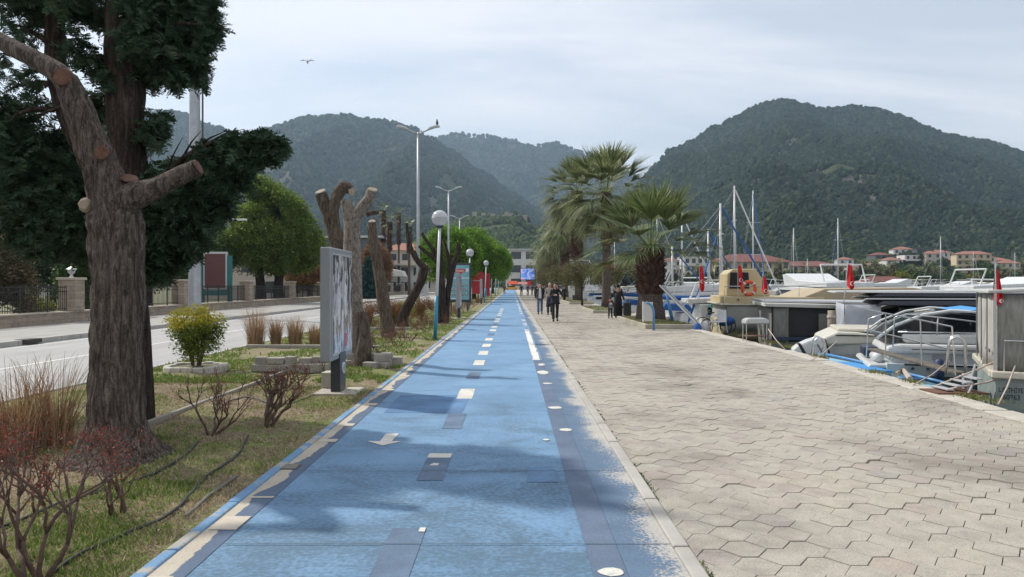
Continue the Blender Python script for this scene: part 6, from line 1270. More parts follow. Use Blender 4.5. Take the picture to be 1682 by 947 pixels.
# passerelle
t_ = T('raised_gangway', 'grey metal gangway tilted up beside the palm planter', 'gangway', (7.05, 27.0, -.15)); e_ = P(1086, 471, 28.5) - Vector((7.05, 27, -.15)); mb = MB(); sd = Vector((.12, .32, 0)); up = Vector((0, 0, .07)); q = [-sd, sd, e_ + sd, e_ - sd]; mb.add(q + [p + up for p in q], [(3, 2, 1, 0), (4, 5, 6, 7), (0, 1, 5, 4), (1, 2, 6, 5), (2, 3, 7, 6), (3, 0, 4, 7)]); mb.build('plank', M('gangway_grey', (.17, .16, .14), .7, col2=(.26, .25, .23), scale=4), t_, bevel=.02)
for s_ in (-1, 1): mb = MB(); mb.tube([sd * s_ + up, e_ + sd * s_ + up], .03, 6); mb.build('side_rail', m_lgrey, t_)
for u in (.25, .5, .75): mb = MB(); mb.tube([e_ * u - sd, e_ * u - sd + Vector((.35, 0, .55))], .014, 6); mb.build('stanchion', m_steel, t_)
def spar(name, label, a_, b_, r, mat, Y0, Y1, cat):
    p, q = P(*a_, Y0), P(*b_, Y1); t_ = T(name, label, cat, tuple(p)); mb = MB(); mb.tube([(0, 0, 0), (q - p) * .5, q - p], [r, r * .9, r * .5], 8, wob=.2); mb.build('spar', mat, t_, smooth=True); return t_
spar('blue_davit', 'short blue tube davit right of the stout palm trunk', (1105, 528), (1094, 478), .07, m_bluep, 29.5, 29.5, 'davit')
# info sign on bent blue post
t_ = T('bent_post_sign', 'blue curved post holding a blank pale panel in front of the stout palm', 'sign', (5.02, 26.2, 0)); mb = MB(); pts = [(0, 0, -.05), (0, 0, .6), (-.02, 0, .75), (-.08, 0, .87), (-.17, 0, .95), (-.27, 0, .985)]; mb.tube(pts, .045, 8); mb.build('post', m_bluep, t_, smooth=True)
mb = MB(); mb.box2((-.36, -.012, .32), (-.03, .012, 1.0)); mb.build('panel', M('panel_pale', (.48, .48, .45), .6, var=.04), t_, bevel=.01); mb = MB(); mb.box2((-.40, -.03, .30), (-.361, .03, 1.02)); mb.build('frame', m_wpaint, t_)
# clutter on the quay behind the gangway: folding bicycle parts, fenders, chairs
t_ = T('white_plastic_chair', 'white plastic chair lying among clutter at the quay edge', 'chair', (7.6, 27.3, -.15), .6); mb = MB(); mb.prism([(-.22, .38), (-.22, .42), (.22, .42), (.22, .38)], -.22, .22, 'y'); mb.build('seat', m_gel, t_, bevel=.01)
mb = MB(); mb.box((.22, 0, .62), (.03, .42, .42)); mb.build('backrest', m_gel, t_, bevel=.01)
for x in (-.2, .2):
    for y in (-.2, .2): mb = MB(); mb.tube([(x, y, .39), (x * 1.2, y * 1.2, 0)], .018, 6); mb.build('leg', m_gel, t_)
def bike(label, loc, rz, mat):
    t_ = T('bicycle', label, 'bicycle', loc, rz)
    for x in (-.5, .5):
        mb = MB(); n = 20; mb.tube([Vector((x + .3 * math.cos(2 * PI * i / n), 0, .3 + .3 * math.sin(2 * PI * i / n))) for i in range(n + 1)], .02, 6, cap=False); w_ = mb.build('wheel', m_blk, t_, smooth=True)
        mb = MB(); [mb.tube([(x, 0, .3), (x + .29 * math.cos(a_), 0, .3 + .29 * math.sin(a_))], .003, 3) for a_ in np.linspace(0, 2 * PI, 12, endpoint=False)]; mb.build('spokes', m_steel, w_)
    mb = MB(); [mb.tube(p_, .018, 6) for p_ in ([(-.5, 0, .3), (-.12, 0, .3), (.33, 0, .72), (-.22, 0, .66), (-.12, 0, .3)], [(-.5, 0, .3), (-.22, 0, .66), (-.25, 0, .82)], [(.5, 0, .3), (.31, 0, .8)])]; mb.build('frame', mat, t_, smooth=True)
    mb = MB(); mb.box((-.26, 0, .84), (.24, .13, .05)); mb.build('saddle', m_blk, t_, bevel=.02); mb = MB(); mb.tube([(.28, -.27, .88), (.3, 0, .84), (.28, .27, .88)], .013, 6); mb.build('handlebar', m_steel, t_)
bike('pale folding bicycle leaning among the clutter at the quay edge', (7.9, 28.6, -.3), .5, m_wpaint)
bike('blue-framed bicycle behind the pale one at the quay edge', (8.2, 29.8, -.3), 2.6, m_bluep)
for i, (px, py, Y, mt, lab) in enumerate([(1146, 541, 26.7, m_bcan, 'dark blue boat fender at the foot of the raised gangway'), (1158, 537, 27.5, m_gel, 'white boat fender right of the dark blue one'), (1192, 527, 29, m_bcan, 'blue crumpled cover on the rail beside the grey curtain'), (1176, 503, 36, M('teal_canvas', (.02, .22, .2), .8), 'teal cover bundle on a boat behind the clutter')]):
    p = P(px, py, Y); t_ = T('fender' if i < 2 else 'canvas_bundle', lab, 'fender' if i < 2 else 'cover', tuple(p), .4 * i); mb = MB(); mb.ball((0, 0, 0), .16 if i < 2 else .32, 8, (1, 1, 1.5) if i < 2 else (1.9, .8, .6)); mb.v = [tuple(Vector(v) * (1 + .15 * noise.noise(Vector(v) * 6))) for v in mb.v]; mb.build('body', mt, t_, smooth=True); mb = MB(); mb.tube([(0, 0, .1), (.05, 0, .45)], .012, 5); mb.build('line', m_rope, t_)
for i, (px, py, W2) in enumerate([(1265, 562, .5), (1225, 552, .35), (1300, 570, .4), (1345, 586, .3), (1440, 612, .35), (1585, 650, .3), (1610, 655, .45), (1500, 628, .25)]):
    g_ = G(px, py); n = 260; pp = np.stack([rng.normal(0, W2 * .25, n), rng.normal(0, W2 * .6, n), np.zeros(n)], 1); o = scatter('quay_weeds', (gb[0] * np.array([2, 1, 1.3]), gb[1]), pp, rng.uniform(.4, 1.1, n), ML('weed_grass', [(.10, .13, .03), (.2, .2, .06), (.3, .27, .12)], .8, .2), tilt=.7); o.location = g_; tag(o, 'yellowish weeds growing in the joint of the quay edge', 'weeds', kind='stuff')
# mooring lines and small debris near the edge
random.seed(12)
for i, (a_, b_) in enumerate([((1332, 592), (1375, 560)), ((1290, 574), (1262, 540)), ((1500, 632), (1560, 592)), ((1640, 664), (1668, 600))]):
    p = G(*a_, .02); q = P(b_[0], b_[1], p.y + .8); t_ = MB(); t_.tube([p, p.lerp(q, .5) - Vector((0, 0, .04)), q], .011, 6); tag(t_.build('mooring_line', m_rope, smooth=True), ['mooring rope beside the swim ladder hoops', 'mooring rope left of the outboard engine', 'mooring rope below the white cruiser stars', 'mooring rope by the registration letters'][i], 'rope')

# ---------------------------------------------------------------- marina boats (prototypes then copies)
def motorboat(L_, B_, colhull, fly=True, canvas=None):
    t_ = T('moored_motorboat', 'boat', 'boat', (0, 0, 0)); s_ = L_ / 10
    mb = MB(); mb.hull(L_, B_, .15 * s_ + .0, 1.0 * s_, 1.0, n=9); mb.build('hull', colhull, t_)
    mb = MB(); mb.prism([(L_ * .15, .1), (L_ * .13, 1.25 * s_), (L_ * .5, 1.35 * s_), (L_ * .66, .9 * s_), (L_ * .85, .75 * s_), (L_ * .85, .4)], -B_ * .38, B_ * .38, 'y'); mb.build('cabin', m_gel, t_, bevel=.05)
    mb = MB(); mb.prism([(L_ * .17, .75 * s_), (L_ * .17, 1.1 * s_), (L_ * .5, 1.18 * s_), (L_ * .6, .9 * s_), (L_ * .6, .78 * s_)], -B_ * .39, B_ * .39, 'y'); mb.build('windows', m_glass, t_)
    if fly:
        mb = MB(); mb.prism([(L_ * .08, 1.28 * s_), (L_ * .08, 1.5 * s_), (L_ * .36, 1.62 * s_), (L_ * .46, 1.95 * s_), (L_ * .5, 1.9 * s_), (L_ * .48, 1.36 * s_)], -B_ * .34, B_ * .34, 'y'); mb.build('flybridge', m_gel, t_, bevel=.04)
        mb = MB(); mb.tube([(L_ * .12, -B_ * .3, 1.4 * s_), (L_ * .16, -B_ * .3, 2.3 * s_), (L_ * .16, B_ * .3, 2.3 * s_), (L_ * .12, B_ * .3, 1.4 * s_)], .05, 6); mb.build('radar_arch', m_gel, t_)
    if canvas: mb = MB(); mb.prism([(L_ * .05, 2.3 * s_), (L_ * .1, 2.45 * s_), (L_ * .35, 2.45 * s_), (L_ * .4, 2.3 * s_)], -B_ * .35, B_ * .35, 'y'); mb.build('bimini', canvas, t_, bevel=.04)
    mb = MB(); mb.tube([(L_ * .6, -B_ * .42, 1.0 * s_), (L_ * .62, -B_ * .42, 1.5 * s_), (L_ * .98, 0, 1.75 * s_), (L_ * .62, B_ * .42, 1.5 * s_), (L_ * .6, B_ * .42, 1.0 * s_)], .02, 5); mb.build('bow_rail', m_steel, t_); return t_
def sailboat(L_, B_, H, cover, rake=0):
    t_ = T('moored_sailboat', 'boat', 'sailboat', (0, 0, 0)); mb = MB(); mb.hull(L_, B_, .15, .75, 1.0, n=9, stern=.8); mb.build('hull', m_gel, t_)
    mb = MB(); mb.prism([(L_ * .3, .15), (L_ * .32, .85), (L_ * .62, .85), (L_ * .72, .5), (L_ * .72, .2)], -B_ * .28, B_ * .28, 'y'); mb.build('coachroof', m_gel, t_, bevel=.05)
    mb = MB(); mb.box2((L_ * .36, -B_ * .29, .5), (L_ * .58, B_ * .29, .66)); mb.build('windows', m_glass, t_)
    mb = MB(); mb.tube([(L_ * .58, 0, .3), (L_ * .58, 0, H)], [.09, .06], 8); mb.build('mast', m_lgrey, t_, smooth=True)
    mb = MB(); mb.tube([(L_ * .56, 0, 1.6), (L_ * .12, 0, 1.7)], [.16, .11], 8, wob=.2); mb.build('boom_cover', cover, t_, smooth=True)
    for z in (.5, .75): mb = MB(); mb.tube([(L_ * .58, -.6, H * z), (L_ * .58, .6, H * z)], .025, 5); mb.build('spreader', m_lgrey, t_)
    mb = MB(); mb.tube([(L_ * .98, 0, .7), (L_ * .585, 0, H * .97)], .05, 6); mb.build('furled_jib', cover, t_); 
    for e_ in ((L_ * .02, 0, .5), (L_ * .56, -B_ * .45, .4), (L_ * .56, B_ * .45, .4)): mb = MB(); mb.tube([e_, (L_ * .58, 0, H * .98)], .014, 4); mb.build('stay', m_steel, t_)
    mb = MB(); mb.prism([(L_ * .2, 1.0), (L_ * .22, 1.35), (L_ * .36, 1.3), (L_ * .4, .9)], -B_ * .3, B_ * .3, 'y'); mb.build('sprayhood', cover, t_, bevel=.05); return t_
mp_ = [motorboat(10, 3.4, m_gel, True), motorboat(8, 2.8, m_gel, False), motorboat(12, 3.9, m_navy, True, None), motorboat(9, 3, m_cream, True, M('bimini_cream', (.45, .42, .34), .8)), motorboat(13, 4.2, m_gel, True)]
spp = [sailboat(11, 3.4, 12, m_bcan), sailboat(10, 3.2, 10, m_gel), sailboat(12, 3.6, 13.5, M('cover_cream', (.4, .37, .3), .8))]
used = set()
def place(proto, loc, rz, group, scale=1.0):
    if proto.name not in used: used.add(proto.name); o = proto; kids_ = None; CH.setdefault(proto.name, [(c, kids(c)) for c in kids(proto)])
    else: o = dup(proto)
    o.location = loc; o.rotation_euler = (0, 0, rz); o.scale = (scale,) * 3; o['group'] = group; return o
random.seed(77); WLZ = -.75
# quay row beyond the palms
rowq, rowqs = [], []; y = 37.5
k = 0
while y < 168:
    if k % 4 == 1: o = place(spp[k % 3], (quay_x(y) + 1.2, y, WLZ), 0, 'sailboats along the quay', random.uniform(.62, .85)); rowqs.append(o)
    else: o = place(mp_[(k * 2) % 5], (quay_x(y) + 1.0, y, WLZ + .15), random.uniform(-.2, -.05), 'motorboats along the quay', random.uniform(.95, 1.15)); rowq.append(o)
    y += random.uniform(4.3, 5.2) * (1 + y / 250); k += 1
# pontoon rows further out
rows = [(56, 17, 50, 9, .3), (80, 20, 72, 9, 0), (108, 26, 92, 10, 0), (142, 30, 112, 11, 0), (180, 36, 140, 11, 0), (225, 44, 166, 12, 0)]; rw, rs = [], []
for (Y0, x0, x1, n, _) in rows:
    x = x0; j = 0
    while x < x1:
        g_ = 'motorboats in the marina behind'
        if (j + int(Y0)) % 9 == 2: rs.append(place(spp[j % 3], (x, Y0 + random.uniform(-2, 2), WLZ), random.choice((R(90), R(-90), R(80))), 'sailboats in the marina behind', random.uniform(.75, .95)))
        else: rw.append(place(mp_[(j * 3 + int(Y0)) % 5], (x, Y0 + random.uniform(-3, 3), WLZ), random.choice((R(90), R(-90), R(0), R(170), R(0))) + random.uniform(-.2, .2), g_, random.uniform(1.0, 1.4)))
        x += random.uniform(4.6, 7.4) * (1 + Y0 / 500); j += 1
series(rowq, 'white motorboat berthed stern-to along the promenade', 'beyond the palms'); series(rowqs, 'sailboat berthed along the promenade', 'beyond the palms')
series(rw, 'moored motorboat in the open marina', 'behind the near boats'); series(rs, 'moored sailboat in the open marina', 'behind the near boats')
# particular masts
def mast_boat(label, px, pyt, Y, H0=None, sc=1.0, cover=m_bcan):
    o = sailboat(9, 3, EYE - (pyt - HY) * Y / F + .55, cover); p = P(px, HY, Y); o.location = (p.x - 5.2, Y, WLZ); o['label'] = label; return o
mast_boat('sailboat whose thick white mast stands tall left of the beige boat', 1183, 328, 41); mast_boat('sailboat with a slim mast just left of the thick white one', 1163, 372, 60); mast_boat('sailboat whose short mast rises right beside the stout palm', 1120, 345, 66, cover=m_gel)
mast_boat('sailboat with a tall slim mast before the right hillside houses', 1545, 386, 150, cover=m_navy); mast_boat('sailboat with blue mast half hidden by the stout palm fronds', 1104, 400, 52)
spar('furled_blue_sail', 'long blue furled sail slanting between the gangway and the thick white mast', (1131, 528), (1177, 388), .055, m_bcan, 37, 40, 'sail')
# pontoons
mb = MB(); [mb.box2((x0 - 4, Y0 - 7.8, -.6), (x1, Y0 - 6.2, -.25)) for (Y0, x0, x1, *_r) in rows]; tag(mb.build('pontoon', m_conc), 'long low grey pontoons between the rows of moored boats', 'pontoon')
# davit cranes and lamp on far dock

# ---------------------------------------------------------------- buildings
m_wwall = M('white_render', (.55, .54, .51), .85, var=.06, scale=.6); m_ywall = M('yellow_render', (.50, .42, .28), .85, var=.06, scale=.6); m_pwall = M('pale_render', (.45, .40, .34), .85, var=.06, scale=.6); m_rroof = M('red_tiles', (.13, .045, .036), .85, col2=(.19, .07, .055), scale=2); m_oroof = M('orange_tiles', (.22, .09, .06), .85, col2=(.30, .14, .10), scale=2)
m_win = M('window_glass', (.03, .04, .05), .15, var=.3, scale=2); m_dgrey = M('dark_grey_render', (.10, .105, .115), .7)
def building(name, label, loc, w, d, h, wall, roof, storeys=3, bays=5, rh=2.5, rz=0.0, balcony=False, group=None, over=.6, wsz=(1.3, 1.5), side=True):
    t_ = T(name, label, 'building' if storeys > 2 else 'house', loc, rz, group); mb = MB(); mb.box2((-w / 2, 0, -4), (w / 2, d, h)); mb.build('wall', wall, t_)
    if roof and rh > 0:
        mb = MB(); o_ = over; z = h + .002; a = (-w / 2 - o_, -o_, z); b_ = (w / 2 + o_, -o_, z); c = (w / 2 + o_, d + o_, z); e_ = (-w / 2 - o_, d + o_, z); r1_, r2_ = (-w / 2 + min(d, w) * .5, d / 2, z + rh), (w / 2 - min(d, w) * .5, d / 2, z + rh)
        mb.add([a, b_, c, e_, r1_, r2_], [(3, 2, 1, 0), (0, 1, 5, 4), (1, 2, 5), (2, 3, 4, 5), (3, 0, 4)]); mb.build('roof', roof, t_)
    elif roof: mb = MB(); mb.box2((-w / 2 - over, -over, h + .002), (w / 2 + over, d + over, h + .35)); mb.build('roof', roof, t_)
    sh = h / storeys
    for s_ in range(storeys):
        for i in range(bays):
            x = -w / 2 + w * (i + .5) / bays; z = sh * s_ + sh * .32
            mb = MB(); mb.box2((x - wsz[0] / 2, -.06, z), (x + wsz[0] / 2, -.01, z + min(wsz[1], sh * .55))); mb.build('window', m_win, t_)
        if balcony and s_ > 0: mb = MB(); mb.box2((-w / 2 + .3, -1.2, sh * s_ - .15), (w / 2 - .3, -.07, sh * s_ + .02)); mb.box2((-w / 2 + .3, -1.2, sh * s_ + .02), (w / 2 - .3, -1.12, sh * s_ + .85)); mb.build('balcony', wall, t_)
    if side:
        for s_ in range(storeys):
            for i in range(2):
                y = d * (i + .5) / 2; z = sh * s_ + sh * .32; mb = MB(); mb.box2((-w / 2 - .06, y - .6, z), (-w / 2 - .01, y + .6, z + sh * .5)); mb.build('window', m_win, t_)
    return t_
def atp(px, Y, z=-.2): return ((px - CX) * Y / F, Y, z)
building('waterfront_hotel', 'large yellowish building with a wide dark red hip roof across the marina', atp(1237, 292), 29, 16, 11.0, m_ywall, m_rroof, 3, 9, 3.4, wsz=(1.7, 2.0), over=1.2, balcony=False)
building('waterfront_hotel', 'second wing with lower dark red roof right of the wide hip-roofed building', atp(1338, 296), 24, 14, 9.4, m_pwall, m_rroof, 3, 8, 2.2, over=1.0, wsz=(1.5, 1.9))
building('apartment_block', 'white balconied apartment block left of the wide red-roofed building', atp(1145, 300), 10.5, 12, 13, m_wwall, m_wwall, 4, 4, 0, over=.2, wsz=(1.5, 2.2), balcony=True)
building('apartment_block', 'narrow white apartment block partly behind the mast left of the hotel', atp(1104, 310), 8, 10, 12, m_wwall, m_rroof, 4, 3, 1.6)
building('boathouse', 'low building with long brown-red roof behind the moored boats at right', atp(1458, 255, -.2), 15, 7, 3.1, m_pwall, m_rroof, 1, 7, 1.8)
building('quay_restaurant', 'low pale waterfront restaurant behind the tall slim mast', atp(1560, 268), 20, 6, 3.6, m_pwall, m_cream, 1, 8, 0, over=.5)
random.seed(31); hs = []
for px, d, w, st, wl, rf, bal in [(q[0], q[1] + (34 if q[0] < 1590 else 4), *q[2:]) for q in [(1178, 352, 8, 2, m_wwall, m_oroof, 0), (1205, 372, 9, 2, m_pwall, m_oroof, 0), (1292, 350, 10, 2, m_wwall, m_oroof, 1), (1318, 366, 11, 3, m_wwall, m_oroof, 1), (1343, 356, 8, 2, m_pwall, m_rroof, 0), (1366, 362, 9, 2, m_wwall, m_oroof, 1), (1390, 372, 8, 3, m_wwall, m_oroof, 0), (1408, 356, 10, 2, m_wwall, m_oroof, 1), (1432, 350, 8, 2, m_pwall, m_oroof, 0), (1452, 366, 10, 2, m_dgrey, m_rroof, 0), (1470, 350, 9, 2, m_wwall, m_oroof, 0), (1484, 368, 10, 2, m_wwall, m_oroof, 1), (1502, 350, 10, 2, m_wwall, None, 1), (1520, 360, 9, 2, m_dgrey, m_dgrey, 0), (1534, 346, 8, 2, m_pwall, m_oroof, 0), (1550, 374, 13, 3, m_wwall, m_oroof, 1), (1568, 356, 8, 2, m_wwall, m_oroof, 0), (1600, 350, 15, 3, m_ywall, m_oroof, 1), (1622, 350, 9, 3, m_wwall, m_oroof, 1), (1642, 358, 12, 3, m_pwall, m_oroof, 0), (1660, 350, 9, 3, m_pwall, m_oroof, 1), (1676, 358, 12, 3, m_wwall, m_oroof, 1), (1706, 352, 12, 3, m_wwall, m_oroof, 1)]]:
    z = max(-.2, hill_z('right', px, d)); hs.append(building('hillside_house', 'h', atp(px, d, z), w, 8, st * 2.9, wl, rf, st, max(2, int(w / 3)), 1.6 if rf is not m_dgrey else 0, random.uniform(-.25, .25), bool(bal), 'houses at the foot of the right hill', .4, side=False))
series(hs, 'pale hillside house', 'at the foot of the right hill')
# end of the promenade
building('street_end_building', 'white multi-storey building with dark upper windows closing the end of the street', atp(872, 266), 16, 12, 14.5, m_wwall, m_lgrey, 3, 3, 0, over=1.0, wsz=(3.6, 2.6), side=False)
building('street_end_building', 'narrow white building left of the large one at the street end', atp(842, 268), 5, 10, 9.5, m_wwall, m_wwall, 3, 2, 0, over=.1, side=False)
building('street_end_building', 'grey building behind the palms right of the large video screen', atp(925, 280), 18, 12, 11, m_dgrey, m_lgrey, 3, 6, 0, side=False)
t_ = T('video_screen', 'large lit blue and pink video screen on the building at the street end', 'screen', atp(867, 262, 3.4)); mb = MB(); mb.box2((-2.7, 0, 0), (2.7, .3, 4.3)); mb.build('frame', m_dark, t_)
ms = bpy.data.materials.new('screen_light'); ms.use_nodes = True; t = ms.node_tree; b = t.nodes['Principled BSDF']; b.inputs['Base Color'].default_value = (.02, .02, .02, 1); o_ = N(t, 'ShaderNodeTexCoord').outputs['Object']
c = ramp(t, tn(t, o_, .45, 4, .6, 1.2), [(.35, (.03, .10, .5)), (.48, (.15, .35, .8)), (.55, (.55, .45, .75)), (.65, (.6, .15, .12))]); t.links.new(c, b.inputs['Emission Color']); b.inputs['Emission Strength'].default_value = .75
mb = MB(); mb.box2((-2.5, -.03, .2), (2.5, -.003, 4.1)); mb.build('display', ms, t_)
for i, (px, Y, z, w, h, mt, nm, lab) in enumerate([(842, 250, 1.9, 3.0, 1.1, m_orange, 'orange_awning', 'orange awning above the yellow taxi at the end of the path'), (858, 255, 1.9, 3.4, .8, M('pink_awning', (.45, .2, .18), .8), 'shop_awning', 'pinkish shop awning under the video screen'), (869, 256, 1.6, 1.4, 1.4, m_redf, 'red_sign', 'small red sign under the video screen')]):
    t_ = T(nm, lab, 'sign' if i == 2 else 'awning', atp(px, Y, 0)); mb = MB(); mb.prism([(0, z), (0, z + .15), (-1.2 if i < 2 else -.1, z + .1 - (h * .0)), (-1.2 if i < 2 else -.1, z - h * .0 - .1)] if False else [(-1.0 if i < 2 else -.1, z), (0, z + h), (.1, z + h), (.1, z)], -w / 2, w / 2, 'x'); mb.build('cover', mt, t_)
    for s_ in (-1, 1): mb = MB(); mb.tube([(s_ * w * .45, .05, -.2), (s_ * w * .45, .05, z + .1)], .05, 6); mb.build('post', m_lgrey, t_)
# taxi
t_ = T('yellow_taxi', 'yellow taxi parked sideways across the end of the blue path', 'taxi', (-.2, 243.5, 0)); my = M('taxi_yellow', (.70, .33, .01), .3, var=.03)
mb = MB(); mb.prism([(-2.1, .3), (-2.15, .75), (-1.3, .92), (1.5, .92), (2.1, .8), (2.15, .35), (1.9, .28), (-1.9, .28)], -.82, .82, 'y'); mb.build('body', my, t_, bevel=.06)
mb = MB(); mb.prism([(-1.25, .9), (-.65, 1.42), (.85, 1.42), (1.5, .9)], -.72, .72, 'y'); mb.build('cabin', m_glass, t_, bevel=.05); mb = MB(); mb.prism([(-.62, 1.415), (-.5, 1.47), (.75, 1.47), (.85, 1.415)], -.7, .7, 'y'); mb.build('roof', my, t_, bevel=.02)
for x in (-1.35, 1.35):
    for s_ in (-1, 1): mb = MB(); mb.tube([(x, s_ * .7, .31), (x, s_ * .86, .31)], .31, 18); w_ = mb.build('wheel', m_blk, t_); mb = MB(); mb.tube([(x, s_ * .861, .31), (x, s_ * .875, .31)], .18, 12); mb.build('rim', m_lgrey, w_)
for s_ in (-1, 1): mb = MB(); mb.box((-2.1, s_ * .6, .7), (.08, .3, .14)); mb.build('headlight', m_wpaint, t_, bevel=.02)
mb = MB(); mb.box((.1, 0, 1.53), (.2, .5, .12)); mb.build('roof_sign', m_wpaint, t_)
# left side buildings beyond the wall
building('villa', 'white house with balcony behind the brown shrub at the left edge', (-47, 72, -.2), 9, 8, 6.2, m_wwall, m_oroof, 2, 3, 1.6, .1, True)
building('garden_pavilion', 'pale pavilion behind the large round tree', (-33, 92, -.2), 15, 8, 5.2, m_pwall, m_oroof, 2, 5, 1.4, .0, False)
building('grey_building', 'grey building with open floors behind the pollard trees', (-30, 128, -.2), 14, 10, 10, m_dgrey, m_lgrey, 3, 5, 0, 0, True)
building('cafe_building', 'low building with pale flat canopy behind the curved dark trunk', (-15.8 - 8, 140, -.2), 14, 9, 5.5, m_wwall, m_cream, 2, 6, 0, 0, False, over=1.5)
building('street_building', 'pale building beyond the second street lamp', (-24, 175, -.2), 16, 10, 10, m_pwall, m_oroof, 3, 6, 2, 0, True)
building('street_building', 'white shop building left of the bright green trees', (-21.5, 205, -.2), 12, 10, 9, m_wwall, m_rroof, 3, 5, 2, 0, True)
bus = T('white_bus', 'white and grey canopy roof structure behind the stone wall left of the globe lamp', 'canopy', (-20.5, 122, 0)); mb = MB(); mb.prism([(-3, 3.0), (-2.6, 3.9), (0, 4.4), (2.6, 3.9), (3, 3.0)], -2, 2, 'y'); mb.build('roof', m_wwall, bus, bevel=.1)
for s_ in (-1, 1): mb = MB(); mb.tube([(s_ * 2.7, 0, 0), (s_ * 2.7, 0, 3.05)], .08, 6); mb.build('post', m_lgrey, bus)
bus.name = 'canopy_shelter'; bus['label'] = 'white arched canopy shelter behind the stone wall left of the globe lamp'
t_ = T('castle_ruin', 'pale ruined castle walls on top of the low green hill', 'ruin', P(822, 357, 740)); mb = MB(); random.seed(2)
for i in range(12): mb.box((-26 + i * 4.6, 0, random.uniform(0, 2) - 2), (4.4, 3, random.uniform(5, 12)))
mb.build('ruined_wall', M('ruin_stone', (.26, .23, .19), .95, col2=(.36, .33, .28), scale=.3), t_)
# ---------------------------------------------------------------- far shore trees
def fartree(px, Y, r, h, mat, lab='t', kind=0):
    if kind == 0: return leaftree('shore_tree', lab, atp(px, Y, -.2), h * .25, [(0, 0, h * .6, r, r, h * .38, 420), (r * .5, 0, h * .5, r * .7, r * .7, h * .3, 160)], mat, .2, .5, group='trees on the far shore', gap=.12, lp=LP_BIG)
pr = [fartree(1300 + i * 8, 276, 3.2, 6.5, mt) for i, mt in enumerate((m_dgreen, m_green, m_yg, m_olive))]
fp = palm('p', atp(1315, 272, -.2), 6.5, .28, 2.3, 26, 9, 77, .8, (.6, 1), 4, m_palmt, 'palms on the far shore', 3.0, 'shore_palm', -.6)
random.seed(19); ft, fpm = list(pr), [fp]; used.clear()
for o in pr + [fp]: used.add(o.name)
slope = []; px = 960
while px < 1720:
    Y = random.uniform(266, 284); k = random.random()
    if k < .42: fpm.append(dup(fp, atp(px, Y, -.2), random.uniform(0, 6), scale=random.uniform(.95, 1.5)))
    else: ft.append(dup(pr[random.choice((0, 0, 1, 1, 2, 3))], atp(px, Y, -.2), random.uniform(0, 6), scale=random.uniform(.7, 1.2)))
    px += random.uniform(3.8, 8)
for _ in range(110):
    px = random.uniform(1100, 1710); d = random.uniform(315, 395); slope.append(dup(pr[random.choice((0, 0, 1, 1))], atp(px, d, max(-.2, hill_z('right', px, d)) - .3), random.uniform(0, 6), scale=random.uniform(.6, 1.1)))
for o in slope: o['group'] = 'trees among the hillside houses'
series(slope, 'dark green tree', 'among the hillside houses')
series(ft, 'leafy tree', 'on the far shore'); series(fpm, 'small palm', 'in the far shore row')
for a, (px, Y) in zip(range(4), ((1520, 262), (1590, 264), (1450, 264), (1380, 264))): pass

